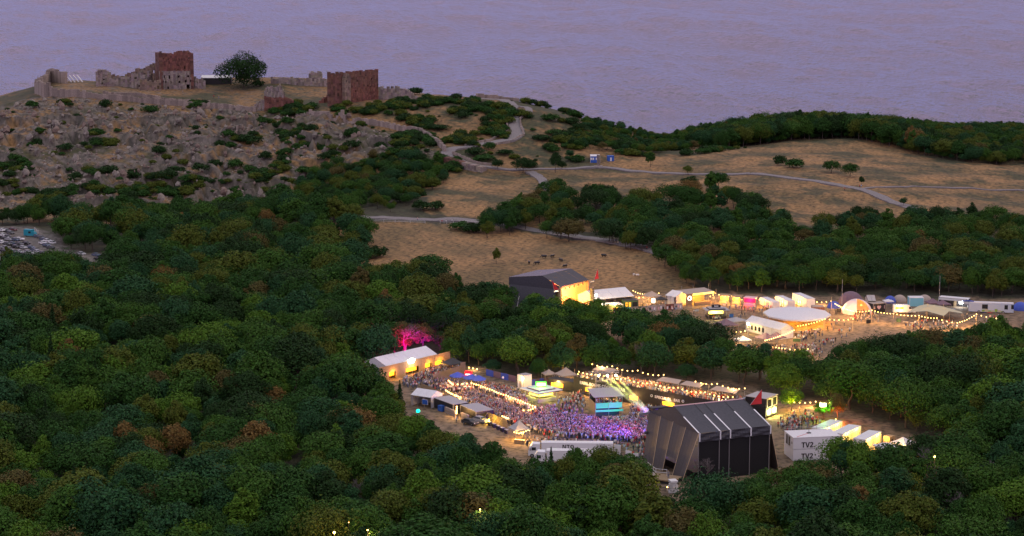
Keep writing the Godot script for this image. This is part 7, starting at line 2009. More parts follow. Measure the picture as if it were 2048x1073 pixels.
	for i in 7:
		var at: Vector3 = [Vector3(118.83, 0, -685.32), Vector3(121.22, 0, -689.14), Vector3(124.06, 0, -685.32), Vector3(127.87, 0, -691.06), Vector3(135.84, 0, -677.81), Vector3(137.88, 0, -675.96), Vector3(150.95, 0, -675.96)][i]
		var pt := thing("picnic_table", ["picnic table before the pink dome, left", "picnic table before the pink dome, right", "picnic table behind the black mesh bin", "picnic table right of the dome", "picnic table under the left edge of the stretch tent", "second picnic table under the stretch tent", "picnic table under the right edge of the stretch tent"][i], "table", at, i * 0.7, "picnic tables")
		part("tabletop", boxm(Vector3(-0.9, 0.72, -0.4), Vector3(0.9, 0.78, 0.4)), M.post_wood, pt)
		for s in [-1, 1]:
			part("seat", boxm(Vector3(-0.9, 0.42, s * 0.75 - 0.14), Vector3(0.9, 0.47, s * 0.75 + 0.14)), M.post_wood, pt)
			part("leg", tubem(Vector3(s * 0.7, 0, -0.7), Vector3(s * 0.7, 0.72, -0.2), 0.05), M.post_wood, pt)
			part("leg", tubem(Vector3(s * 0.7, 0, 0.7), Vector3(s * 0.7, 0.72, 0.2), 0.05), M.post_wood, pt)
	far_lights()

func food_van() -> void:
	var t := between("food_van", "white food van with a yellow lit serving hatch", "van", Vector3(135.3, 0, -696.89), Vector3(143.09, 0, -696.89))
	var ring := [Vector3(-3.9, 0.5, 0), Vector3(3.9, 0.5, 0), Vector3(3.9, 1.2, 0), Vector3(3.0, 1.5, 0), Vector3(2.0, 2.6, 0), Vector3(1.2, 3.1, 0), Vector3(-3.9, 3.1, 0)]
	part("body", slabm(ring, Vector3(0, 0, 2.2)), M.white_paint, t)
	part("serving_window", boxm(Vector3(-3.2, 1.6, 0.01), Vector3(-0.4, 2.5, 0.05)), M.window_glow, t)
	var w := part("window", slabm([Vector3(1.5, 1.7, 0.02), Vector3(2.6, 1.7, 0.02), Vector3(2.0, 2.5, 0.02), Vector3(1.5, 2.5, 0.02)], Vector3(0, 0, 0.04)), M.window_glass, t)
	part("mirror", boxm(Vector3(2.6, 1.6, 0.05), Vector3(2.75, 1.95, 0.25)), M.dark_metal, w)
	for x in [-2.4, 2.6]:
		var wl := part("wheel", tubem(Vector3(x, 0.38, -0.3), Vector3(x, 0.38, 0.03), 0.38, 0.38, 10), M.rubber, t)
		part("rim", tubem(Vector3(x, 0.38, 0.03), Vector3(x, 0.38, 0.06), 0.2, 0.2, 8), M.metal, wl)
	part("headlight", boxm(Vector3(3.75, 0.9, -0.3), Vector3(3.92, 1.1, 0.02)), M.white_pvc, t)
	lamp(t.global_transform * Vector3(-1.8, 2.0, 1.0), WARM, 5.0)

func bus() -> void:
	var t := between("painted_bus", "pale blue double-length bus with painted meadow on its side", "bus", Vector3(162.3, 0, -698.86), Vector3(177.56, 0, -695.91))
	var l := flat_len(Vector3(162.3, 0, -698.86), Vector3(177.56, 0, -695.91))
	part("body", boxm(Vector3(-l / 2, 0.5, -2.5), Vector3(l / 2, 3.7, 0)), M.bus_side, t)
	part("roof", boxm(Vector3(-l / 2 + 0.1, 3.7, -2.4), Vector3(l / 2 - 0.1, 3.85, -0.05)), M.white_pvc, t)
	for q in [[-l / 2 + 5.6, 2.0], [l / 2 - 2.6, 1.2]]:
		part("window", boxm(Vector3(q[0] - q[1] / 2, 1.6, 0.01), Vector3(q[0] + q[1] / 2, 3.2, 0.05)), M.window_glass, t)
	part("windscreen", boxm(Vector3(l / 2 - 0.9, 1.8, 0.01), Vector3(l / 2 + 0.02, 3.3, 0.05)), M.window_glass, t)
	for x in [-l / 2 + 3.6, l / 2 - 3.6]:
		var w := part("wheel", tubem(Vector3(x, 0.5, -0.3), Vector3(x, 0.5, 0.04), 0.5, 0.5, 12), M.rubber, t)
		part("rim", tubem(Vector3(x, 0.5, 0.04), Vector3(x, 0.5, 0.07), 0.27, 0.27, 8), M.metal, w)
	for i in 7:
		part("painted_hill", boxm(Vector3(-l / 2 + 4.6 + i * 1.1, 0.6, 0.01), Vector3(-l / 2 + 5.6 + i * 1.1, 1.3 + 0.35 * sin(i * 1.9), 0.03)), [M.fresh_paint, M.beige_cloth][i % 2], t)
	part("luggage", slabm([Vector3(-l / 2 - 2.0, 4.0, -1.5), Vector3(-l / 2 + 1.0, 4.0, -1.5), Vector3(-l / 2 + 1.8, 4.2, -0.8), Vector3(-l / 2 - 0.2, 4.5, -0.6), Vector3(-l / 2 - 2.4, 4.2, -0.8)], Vector3(0, 0.3, 0)), M.blue_cloth, t)

func far_lights() -> void:
	var h := 4.2
	var posts := [Vector3(113.47, 0, -698.86), Vector3(118.05, 0, -679.67), Vector3(124.78, 0, -681.55), Vector3(131, 0, -675.04), Vector3(139.02, 0, -671.37), Vector3(144.22, 0, -666.84), Vector3(159.29, 0, -674.12), Vector3(74.07, 0, -714.98), Vector3(79.66, 0, -712.92), Vector3(87.31, 0, -702.82), Vector3(105.94, 0, -665.05), Vector3(115.42, 0, -665.05)]
	for i in posts.size():
		pole("pale wooden post carrying string lights on the far square", posts[i], h + (1.6 if i in [0, 7] else 0.0), 0.1)
	var p := posts.map(func(v): return v + Vector3(0, h, 0))
	festoon("string lights from the white cabins to the pink dome", [Vector3(107.9, 1.12, -718), Vector3(115.49, 2, -712), p[1]], 1.6, 0.5, 2.6, 4)
	festoon("string lights from the pink dome across the square", [p[1], p[2], p[3]], 1.0, 0.35, 2.0, 5)
	festoon("string lights along the stretch tent", [p[3], p[4], p[5]], 1.0, 0.35, 2.0, 5)
	festoon("string lights from the stretch tent to the right edge", [p[5], Vector3(150.39, 0, -663.26) + Vector3(0, 3.2, 0), p[6], Vector3(166.11, 0, -666.84) + Vector3(0, 4, 0)], 1.5, 0.4, 2.8, 4)
	festoon("string lights hanging before the wooden bar", [Vector3(66.02, -0.17, -735), Vector3(69.85, -0.03, -732), Vector3(75.56, 1.82, -730)], 0.8, 0.8, 1.6, 4)
	festoon("string lights from the wooden bar to the yellow stalls", [Vector3(75.56, 1.82, -730), Vector3(81.28, 1.05, -728), Vector3(87.23, 0.6, -722), Vector3(89.36, 1.51, -720)], 1.0, 0.6, 1.8, 4)
	festoon("string lights over the white box cabins", [Vector3(89.36, 1.51, -720), Vector3(94.17, 1.63, -712), Vector3(100.5, 1.45, -712), Vector3(107.3, 1.83, -714)], 1.4, 0.4, 2.4, 4)
	festoon("string lights above the wooden seating by the marquee", [Vector3(44.3, 2.64, -734), Vector3(49.13, 1.8, -728), Vector3(53.06, 1.39, -726)], 1.1, 0.5, 2.0, 4)
	festoon("second string lights above the wooden seating", [Vector3(44.95, 2.07, -720), Vector3(49.65, 1.91, -722), Vector3(54.45, 1.82, -730)], 1.2, 0.3, 2.0, 4)
	festoon("string lights before the big white tent", [Vector3(94.07, 0, -652.74) + Vector3(0, 4, 0), p[10], p[11]], 1.2, 0.4, 2.0, 4)
	festoon("string lights along the front of the purple tents", [Vector3(71.84, 0, -640.87) + Vector3(0, 4.4, 0), Vector3(76.27, 0, -642.54) + Vector3(0, 4.4, 0)], 1.4, 0.2, 2.4, 3)
	festoon("string lights from the purple tents to the green counter", [Vector3(80.74, 0, -631.03) + Vector3(0, 3.4, 0), Vector3(87.29, 0, -639.21) + Vector3(0, 3.4, 0), Vector3(92.78, 0, -645.91) + Vector3(0, 4, 0)], 1.0, 0.2, 1.8, 4)
	festoon("lowest string lights above the seated crowd", [Vector3(81.97, 0, -623.04) + Vector3(0, 3.4, 0), Vector3(86.1, 0, -618.35) + Vector3(0, 3.4, 0), Vector3(90.62, 0, -616.79) + Vector3(0, 3.4, 0), Vector3(94.28, 0, -624.62) + Vector3(0, 2, 0)], 1.1, 0.2, 2.0, 4)
	for v in [Vector3(92.09, -0.75, -755), Vector3(137.98, -1.01, -760), Vector3(121.69, -1.01, -752), Vector3(151.12, -2.19, -760), Vector3(159.84, -1.86, -765), Vector3(161.81, -2.85, -765), Vector3(169, -3.24, -765), Vector3(169.76, -3.46, -764), Vector3(176.37, -3.04, -765), Vector3(191.24, -2.97, -760)]:
		var l := thing("tree_lamp", "small white lamp hung in the dark trees behind the far square", "lamp", v, 0, "lamps in the trees behind the far square")
		part("bulb", bulb_mesh, M.bulb, l).scale = Vector3.ONE * 0.9
		part("cord", tubem(Vector3(0, 0.2, 0), Vector3(0, 2.0, 0), 0.02, 0.02, 4), M.dark_metal, l)
		lamp(v + Vector3(0, 0, 0.5), Color(1, 0.9, 0.7), 2.0)
	for v in [Vector3(118.17, 0, -704.82), Vector3(154.8, 0, -712.92)]:
		pole("tall bare flagpole at the back of the far square", v, 11.0, 0.08, M.metal)
	# wire fence posts behind the square
	var b := MB.new()
	var o := Vector3(122.98, 0, -727.55)
	var f := thing("wire_fence", "dark wire fence along the back of the far square", "fence", o)
	for i in 27:
		var v: Vector3 = Vector3(122.98, 0, -727.55).lerp(Vector3(190.22, 0, -723.31), i / 26.0) - o
		part("post", tubem(v, v + Vector3(0, 2.0, 0), 0.04, 0.04, 4), M.dark_metal, f)
	for y in [0.9, 1.9]:
		part("wire", tubem(Vector3(0, y, 0), Vector3(190.22, 0, -723.31) - o + Vector3(0, y, 0), 0.02, 0.02, 4), M.dark_metal, f)

# ---- cars, cabins, cattle and railings round about ----
var car_shell: ArrayMesh
var car_glass: ArrayMesh

func make_car() -> void:
	var side := [Vector2(-2.15, 0.35), Vector2(2.15, 0.35), Vector2(2.2, 0.75), Vector2(1.95, 0.95), Vector2(1.0, 1.02), Vector2(0.35, 1.46), Vector2(-1.2, 1.5), Vector2(-1.95, 1.02), Vector2(-2.2, 0.9)]
	var b := MB.new()
	var n := side.size()
	for i in n:
		var p: Vector2 = side[i]
		var q: Vector2 = side[(i + 1) % n]
		var wp := 0.88 if p.y < 1.2 else 0.66
		var wq := 0.88 if q.y < 1.2 else 0.66
		b.quad(Vector3(p.x, p.y, wp), Vector3(q.x, q.y, wq), Vector3(q.x, q.y, -wq), Vector3(p.x, p.y, -wp))
	for s in [-1, 1]:
		for i in range(1, n - 1):
			var pts := [side[0], side[i], side[i + 1]].map(func(v): return Vector3(v.x, v.y, s * (0.88 if v.y < 1.2 else 0.66)))
			b.tri(pts[0], pts[1], pts[2])
	car_shell = b.done()
	var g := MB.new()
	for s in [-1, 1]:
		g.quad(Vector3(0.82, 1.05, s * 0.87), Vector3(0.3, 1.4, s * 0.71), Vector3(-1.15, 1.43, s * 0.71), Vector3(-1.75, 1.06, s * 0.87))
	g.quad(Vector3(0.96, 1.07, 0.8), Vector3(0.96, 1.07, -0.8), Vector3(0.4, 1.45, -0.62), Vector3(0.4, 1.45, 0.62))
	g.quad(Vector3(-1.9, 1.08, 0.8), Vector3(-1.9, 1.08, -0.8), Vector3(-1.27, 1.49, -0.62), Vector3(-1.27, 1.49, 0.62))
	car_glass = g.done()

func car_at(label: String, at: Vector3, turn: float, paint: Material, grow := 1.0, group := "") -> Node3D:
	if car_shell == null: make_car()
	var t := thing("parked_car", label, "car", ground(at), turn, group)
	t.scale = Vector3.ONE * grow
	part("body", car_shell, paint, t)
	part("windows", car_glass, M.window_glass, t)
	for x in [-1.35, 1.35]:
		for s in [-1, 1]:
			var w := part("wheel", tubem(Vector3(x, 0.32, s * 0.7), Vector3(x, 0.32, s * 0.9), 0.32, 0.32, 9), M.rubber, t)
			part("rim", tubem(Vector3(x, 0.32, s * 0.9), Vector3(x, 0.32, s * 0.92), 0.17, 0.17, 7), M.metal, w)
	for s in [-1, 1]:
		part("headlight", boxm(Vector3(2.1, 0.68, s * 0.62 - 0.15), Vector3(2.2, 0.82, s * 0.62 + 0.15)), M.white_pvc, t)
	return t

func build_outskirts() -> void:
	rng.seed = 71
	var paints := [["white", M.white_paint], ["dark grey", mat("car_grey", lin(0.06, 0.065, 0.07), 0.3)], ["black", mat("car_black", lin(0.015, 0.015, 0.018), 0.25)], ["blue grey", mat("car_blue", lin(0.06, 0.09, 0.15), 0.3)], ["silver", mat("car_silver", lin(0.35, 0.36, 0.38), 0.3)], ["maroon", mat("car_maroon", lin(0.1, 0.02, 0.025), 0.3)]]
	var lot := [
		[2, 462, 0, "at the left picture edge in the back row"], [12, 462, 1, "second from the left in the back row"], [25, 460, 5, "beside the teal van"], [3, 472, 0, "below the back row at the left edge"], [14, 474, 2, "below the second car of the back row"],
		[73, 471, 3, "first below the teal van in the slanting row"], [80, 476, 1, "second in the slanting row below the teal van"], [87, 480, 3, "third in the slanting row"], [94, 483, 0, "fourth in the slanting row"], [103, 485, 0, "last in the slanting row at the trees"],
		[85, 489, 0, "left of the short row near the trees"], [92, 493, 3, "middle of the short row near the trees"], [100, 496, 1, "end of the short row near the trees"],
		[38, 480, 0, "parked crosswise behind the middle rows"], [4, 486, 0, "left end of the middle row"], [22, 487, 3, "second in the middle row"], [38, 489, 1, "third in the middle row"], [52, 488, 2, "right end of the middle row"], [8, 495, 4, "in the lower row behind the bush line"],
		[26, 504, 1, "in the low rows, left of centre"], [38, 504, 4, "in the low rows, at the centre"], [52, 502, 4, "in the low rows, right of centre"], [69, 500, 3, "upper of the two near the green bushes"], [84, 507, 2, "lower of the two near the green bushes"], [12, 513, 4, "third from the bottom at the left"], [27, 512, 3, "beside the bottom left cars"], [3, 519, 0, "at the bottom left corner of the car park"], [15, 524, 0, "partly hidden by the lowest trees"],
		[162, 507, 4, "half hidden"], [192, 512, 3, "upper one in the tree gap"], [196, 518, 2, "lower one in the tree gap"]]
	var where := [Vector3(-235.84, -1.42, -914.08), Vector3(-233.52, -1.42, -914.02), Vector3(-231.67, -1.6, -918.66), Vector3(-230.22, -0.69, -892.82), Vector3(-227.24, -0.63, -890.84), Vector3(-214.87, -0.73, -894.66), Vector3(-211.57, -0.58, -887.33), Vector3(-208.43, -0.49, -880.55), Vector3(-205.77, -0.47, -875.75), Vector3(-202.74, -0.46, -871.15), Vector3(-205.17, -0.37, -864.57), Vector3(-202.26, -0.36, -858.58), Vector3(-199.19, -0.35, -852.71), Vector3(-218.8, -0.4, -878.38), Vector3(-223.84, -0.28, -868.43), Vector3(-219.13, -0.27, -865.36), Vector3(-214.9, -0.27, -862.39), Vector3(-212.26, -0.3, -864.08), Vector3(-219.09, -0.18, -853.02), Vector3(-212.34, -0.16, -841.39), Vector3(-209.82, -0.17, -841.51), Vector3(-207.23, -0.2, -843.12), Vector3(-204.35, -0.25, -846.27), Vector3(-198.81, -0.23, -836.26), Vector3(-211.72, -0.08, -827), Vector3(-208.96, -0.1, -828.52), Vector3(-211.49, -0.04, -818.61), Vector3(-207.32, -0.02, -811.86), Vector3(-182.57, -0.41, -837.41), Vector3(-175.08, -0.41, -831.89), Vector3(-172.16, -0.32, -821.73)]
	for i in lot.size():
		car_at("%s car in the car park, %s" % [paints[lot[i][2]][0], lot[i][3]], where[i], (0.0 if i == 13 else -0.7) + rng.randf_range(-0.12, 0.12) + (PI if i % 3 == 0 else 0.0), paints[lot[i][2]][1], rng.randf_range(0.95, 1.05), "cars in the car park")
	var more := [Vector3(-228.89, -0.99, -902.86), Vector3(-226.31, -0.45, -881.77), Vector3(-223.45, -0.39, -878.32), Vector3(-220.16, -0.38, -876.67), Vector3(-220.47, -0.25, -863.74), Vector3(-215.13, -0.22, -856.21), Vector3(-211.56, -0.24, -854.87), Vector3(-208.72, -0.28, -856.56), Vector3(-216.64, -0.18, -850.1), Vector3(-206.6, -0.15, -834.37), Vector3(-204.16, -0.19, -837.41), Vector3(-206.06, -0.1, -824.38), Vector3(-202.91, -0.1, -821.68), Vector3(-216.13, -0.13, -841.23), Vector3(-201.92, -0.23, -840.48), Vector3(-207.51, -0.06, -820.12)]
	for i in more.size():
		car_at("%s car packed tightly in the rows of the car park" % paints[[1, 2, 4, 3][i % 4]][0], more[i], -0.7 + rng.randf_range(-0.1, 0.1), paints[[1, 2, 4, 3][i % 4]][1], 1.0, "cars in the car park")
	var v := between("box_van", "teal box van at the back of the car park", "van", ground(Vector3(-221.88, -0.77, -896.56)), ground(Vector3(-215.54, -0.73, -894.64)))
	var tp := mat("teal_van_paint", lin(0.02, 0.27, 0.36), 0.4)
	part("box", boxm(Vector3(-2.7, 0.6, -2.2), Vector3(1.6, 3.4, 0)), tp, v)
	part("cab", slabm([Vector3(1.65, 0.5, -0.05), Vector3(3.0, 0.5, -0.05), Vector3(3.0, 1.3, -0.05), Vector3(2.5, 2.3, -0.05), Vector3(1.65, 2.4, -0.05)], Vector3(0, 0, 2.0)), tp, v)
	part("window", boxm(Vector3(-0.3, 1.7, 0.01), Vector3(0.9, 2.6, 0.04)), M.window_glass, v)
	for x in [-1.7, 2.3]:
		var w := part("wheel", tubem(Vector3(x, 0.4, -0.3), Vector3(x, 0.4, 0.03), 0.4, 0.4, 9), M.rubber, v)
		part("rim", tubem(Vector3(x, 0.4, 0.03), Vector3(x, 0.4, 0.05), 0.2, 0.2, 7), M.metal, w)
	for i in 3:
		var bo := thing("bollard", ["left", "middle", "right"][i] + " white bollard beside the teal van", "bollard", ground(Vector3(-220.92, -1.52, -916.38).lerp(Vector3(-217.89, -1.23, -909.4), i / 2.0)), 0, "bollards by the van")
		part("post", tubem(Vector3(0, -0.2, 0), Vector3(0, 1.6, 0), 0.12), M.white_paint, bo)
		part("cap", tubem(Vector3(0, 1.6, 0), Vector3(0, 1.72, 0), 0.14, 0.06), M.white_paint, bo)
	# blue site cabins on the saddle
	var c := cabin("blue_cabin", "large blue cabin with white windows on the saddle below the castle", ground(Vector3(41.29, 16.33, -1047.56)), ground(Vector3(46.29, 16.07, -1047.48)), 9.0, 3.6, M.blue_paint, M.white_pvc, "cabin", "blue site cabins", height(Vector3(43.68, 16.28, -1048.02).x, Vector3(43.68, 16.28, -1048.02).z))
	for x in [-2.0, -1.0, 0.7, 1.7]:
		part("window", boxm(Vector3(x - 0.4, 1.6, 0.01), Vector3(x + 0.4, 2.8, 0.05)), M.white_paint, c)
	var c2 := cabin("blue_cabin", "small blue cabin right of the large blue one", ground(Vector3(50.72, 16.62, -1052.24)), ground(Vector3(53.91, 16.57, -1052.74)), 3.0, 3.0, M.blue_paint, M.blue_paint, "cabin", "blue site cabins", height(Vector3(52.32, 16.6, -1052.5).x, Vector3(52.32, 16.6, -1052.5).z))
	part("door", boxm(Vector3(-0.4, 0.2, 0.01), Vector3(0.4, 2.1, 0.05)), M.white_paint, c2)
	var pl := thing("stone_pillar", "stone gate pillar in front of the blue cabins", "pillar", ground(Vector3(45.07, 14.81, -1037.24)))
	part("shaft", masonry(1.6, 0, [6.0, 6.4, 6.2], 1.6, [], 0.6, 0.2), M.stone, pl)
	part("plinth", boxm(Vector3(-2.2, -0.5, -1.8), Vector3(2.2, 0.7, 0.6)), M.stone, pl)
	# railing and barriers along the field road
	var r1 := [Vector3(-68.32, 5.36, -896.81), Vector3(-52.8, 5.23, -894.48), Vector3(-39.24, 4.84, -893.94)].map(func(p): return ground(p, 0.3))
	rails("white railing along the field road, left part", r1, 1.3, M.white_paint, 5.0)
	var r2 := [Vector3(-32.54, 4.84, -895.65), Vector3(-23.45, 4.66, -893.64), Vector3(-13.27, 4.51, -891.44)].map(func(p): return ground(p, 0.3))
	rails("white bridge railing along the field road, right part", r2, 1.6, M.white_paint, 3.0)
	var r3 := [Vector3(11.27, 3.65, -875.12), Vector3(27.22, 3.86, -855.22), Vector3(43.2, 4.58, -829.77), Vector3(56.75, 4.55, -813.22)].map(func(p): return ground(p, 0.2))
	rails("dark wooden railing along the road beside the wood", r3, 1.2, M.stone_warm, 4.0)
	# resting cattle on the dry field
	var cows := [Vector3(16.59, 2.6, -809.69), Vector3(19.86, 2.3, -801.01), Vector3(6.87, 1.75, -798.04), Vector3(10.08, 1.77, -796.61), Vector3(13.1, 2.45, -809.32), Vector3(37.53, 3.34, -806.22), Vector3(21.19, 1.69, -789.43)]
	for i in cows.size():
		var cw := thing("cow", ["dark cow grazing highest on the dry field", "dark cow grazing right of the highest one", "dark cow at the left of the grazing group", "second dark cow at the left of the group", "dark cow between the highest and the left pair", "dark cow alone at the right of the field", "dark cow lowest of the group above the stage"][i], "cow", ground(cows[i]), rng.randf() * TAU, "cattle on the dry field")
		part("animal", cow_mesh(), M.car_black, cw)
	var sh := [Vector3(49.06, 1.2, -771.5), Vector3(47.75, 1.23, -772.49)]
	for i in 2:
		var s := thing("sheep", ["white sheep on the dry field, right", "white sheep on the dry field, left"][i], "sheep", ground(sh[i]), i * 1.1, "sheep on the dry field")
		part("animal", cow_mesh(), M.white_pvc, s).scale = Vector3.ONE * 0.62

var cow_shape: ArrayMesh
func cow_mesh() -> ArrayMesh:
	if cow_shape == null:
		var bones := []
		for k in [[-0.85, 1.05, 0, 0.75, 1.08, 0, 0.42, 0.36, 0], [-0.3, 0.95, 0, 0.3, 0.95, 0, 0.4, 0.4, 0], [0.75, 1.15, 0, 1.15, 0.95, 0, 0.26, 0.18, 0], [1.15, 0.95, 0, 1.5, 0.55, 0, 0.17, 0.11, 0], [-1.1, 1.25, 0, -1.25, 0.5, 0, 0.05, 0.04, 0]]:
			bones.append(k)
		for s in [-1, 1]:
			bones.append([0.62, 0.9, s * 0.2, 0.6, 0.45, s * 0.2, 0.15, 0.09, 0])
			bones.append([0.6, 0.45, s * 0.2, 0.62, 0.06, s * 0.2, 0.09, 0.07, 0])
			bones.append([-0.75, 0.95, s * 0.2, -0.62, 0.55, s * 0.2, 0.2, 0.11, 0])
			bones.append([-0.62, 0.55, s * 0.2, -0.8, 0.06, s * 0.2, 0.1, 0.07, 0])
			bones.append([1.2, 1.0, s * 0.1, 1.15, 1.05, s * 0.28, 0.05, 0.04, 0])
		cow_shape = blob(bones, 0.09, [Color.WHITE])
	return cow_shape

# ---- people: one smooth skin over a set of tapered bones ----
# a bone is [ax, ay, az, bx, by, bz, ra, rb, colour index]
func blob(bones: Array, cell: float, colors: Array, blend := 0.04) -> ArrayMesh:
	var field := {}
	var tint := {}
	for k in bones:
		var a := Vector3(k[0], k[1], k[2])
		var b := Vector3(k[3], k[4], k[5])
		var r := maxf(k[6], k[7]) + cell * 2.0
		var lo := ((a.min(b) - Vector3.ONE * r) / cell).floor()
		var hi := ((a.max(b) + Vector3.ONE * r) / cell).ceil()
		var ab := b - a
		var l2 := maxf(ab.length_squared(), 1e-6)
		for x in range(int(lo.x), int(hi.x) + 1):
			for y in range(int(lo.y), int(hi.y) + 1):
				for z in range(int(lo.z), int(hi.z) + 1):
					var p := Vector3(x, y, z) * cell
					var t := clampf((p - a).dot(ab) / l2, 0.0, 1.0)
					var d: float = (p - a - ab * t).length() - lerpf(k[6], k[7], t)
					var key := Vector3i(x, y, z)
					var old: float = field.get(key, 9.0)
					if d < old: tint[key] = k[8]
					var h := clampf(0.5 + 0.5 * (old - d) / blend, 0.0, 1.0)
					field[key] = lerpf(old, d, h) - blend * h * (1.0 - h) if old < 5.0 else d
	var at := {}
	var corner := [Vector3i(0, 0, 0), Vector3i(1, 0, 0), Vector3i(0, 1, 0), Vector3i(1, 1, 0), Vector3i(0, 0, 1), Vector3i(1, 0, 1), Vector3i(0, 1, 1), Vector3i(1, 1, 1)]
	var edges := [[0, 1], [2, 3], [4, 5], [6, 7], [0, 2], [1, 3], [4, 6], [5, 7], [0, 4], [1, 5], [2, 6], [3, 7]]
	for key in field:
		var d := []
		var full := true
		for c in corner:
			if not field.has(key + c):
				full = false
				break
			d.append(field[key + c])
		if not full: continue
		var sum := Vector3.ZERO
		var n := 0
		for e in edges:
			if (d[e[0]] < 0.0) != (d[e[1]] < 0.0):
				sum += Vector3(corner[e[0]]).lerp(Vector3(corner[e[1]]), d[e[0]] / (d[e[0]] - d[e[1]]))
				n += 1
		if n: at[key] = (Vector3(key) + sum / n) * cell
	var b := MB.new()
	for key in at:
		for ax in 3:
			var step := [Vector3i(1, 0, 0), Vector3i(0, 1, 0), Vector3i(0, 0, 1)]
			var u: Vector3i = step[(ax + 1) % 3]
			var w: Vector3i = step[(ax + 2) % 3]
			if (field[key] < 0.0) == (field[key + step[ax]] < 0.0): continue
			if not (at.has(key - u) and at.has(key - w) and at.has(key - u - w)): continue
			b.col = colors[tint.get(key, 0) % colors.size()]
			if field[key] < 0.0:
				b.quad(at[key], at[key - u], at[key - u - w], at[key - w])
			else:
				b.quad(at[key], at[key - w], at[key - u - w], at[key - u])
	return b.done()

# pose: 0 standing, 1 walking, 2 arms raised, 3 seated; colours: 0 top, 1 legs, 2 skin, 3 hair, 4 shoes
func person_mesh(pose: int, top: Color, legs: Color, skin: Color, hair: Color) -> ArrayMesh:
	var k := []
	var hip := 0.92 if pose < 3 else 0.5
	var y := hip - 0.92
	k.append([0, 1.0 + y, 0, 0, 1.38 + y, 0.0, 0.15, 0.17, 0])
	k.append([-0.13, 1.4 + y, 0, 0.13, 1.4 + y, 0, 0.09, 0.09, 0])
	k.append([0, 1.45 + y, 0, 0, 1.56 + y, 0.01, 0.055, 0.055, 2])
	k.append([0, 1.62 + y, 0.03, 0, 1.66 + y, 0.02, 0.095, 0.1, 2])
	k.append([0, 1.68 + y, -0.03, 0, 1.72 + y, 0.0, 0.1, 0.09, 3])
	k.append([0, 1.63 + y, 0.12, 0, 1.61 + y, 0.13, 0.025, 0.02, 2])
	for s in [-1, 1]:
		if pose == 3:
			k.append([s * 0.1, hip, 0, s * 0.13, hip + 0.02, 0.42, 0.1, 0.075, 1])
			k.append([s * 0.13, hip, 0.42, s * 0.13, 0.1, 0.46, 0.07, 0.055, 1])
			k.append([s * 0.13, 0.06, 0.44, s * 0.13, 0.05, 0.6, 0.055, 0.05, 4])
		else:
			var sw: float = (s * 0.2 if pose == 1 else 0.0)
			k.append([s * 0.09, 0.92, 0, s * 0.11, 0.5, sw * 0.5, 0.105, 0.075, 1])
			k.append([s * 0.11, 0.5, sw * 0.5, s * 0.11, 0.09, sw - (0.08 if pose == 1 else 0.0), 0.075, 0.055, 1])
			k.append([s * 0.11, 0.05, sw - 0.04, s * 0.12, 0.045, sw + 0.15, 0.055, 0.05, 4])
		var sh := Vector3(s * 0.2, 1.4 + y, 0)
		var el := Vector3(s * 0.26, 1.13 + y, (-s * 0.1 if pose == 1 else 0.02))
		var ha := Vector3(s * 0.25, 0.88 + y, 0.08 + (-s * 0.12 if pose == 1 else 0.0))
		if pose == 2:
			el = Vector3(s * 0.36, 1.58, 0.08)
			ha = Vector3(s * 0.28, 1.86, 0.12)
		elif pose == 0 and s > 0:
			ha = Vector3(0.12, 1.16, 0.26)
		elif pose == 3:
			ha = Vector3(s * 0.14, 0.7, 0.36)
		k.append([sh.x, sh.y, sh.z, el.x, el.y, el.z, 0.062, 0.05, 0])
		k.append([el.x, el.y, el.z, ha.x, ha.y, ha.z, 0.046, 0.036, 2])
		k.append([ha.x, ha.y, ha.z, ha.x, ha.y + (0.08 if pose == 2 else -0.06), ha.z + 0.03, 0.042, 0.032, 2])
	return blob(k, 0.045, [top, legs, skin, hair, Color(0.03, 0.03, 0.03)])

var folk := []

func add_person(called_label: String, at: Vector3, kind: int, turn: float, group: String) -> void:
	var t := thing("person", called_label, "person", at, turn, group)
	var s := rng.randf_range(0.94, 1.08)
	t.scale = Vector3(s, s, s)
	part("figure", folk[kind % folk.size()], M.folk, t)

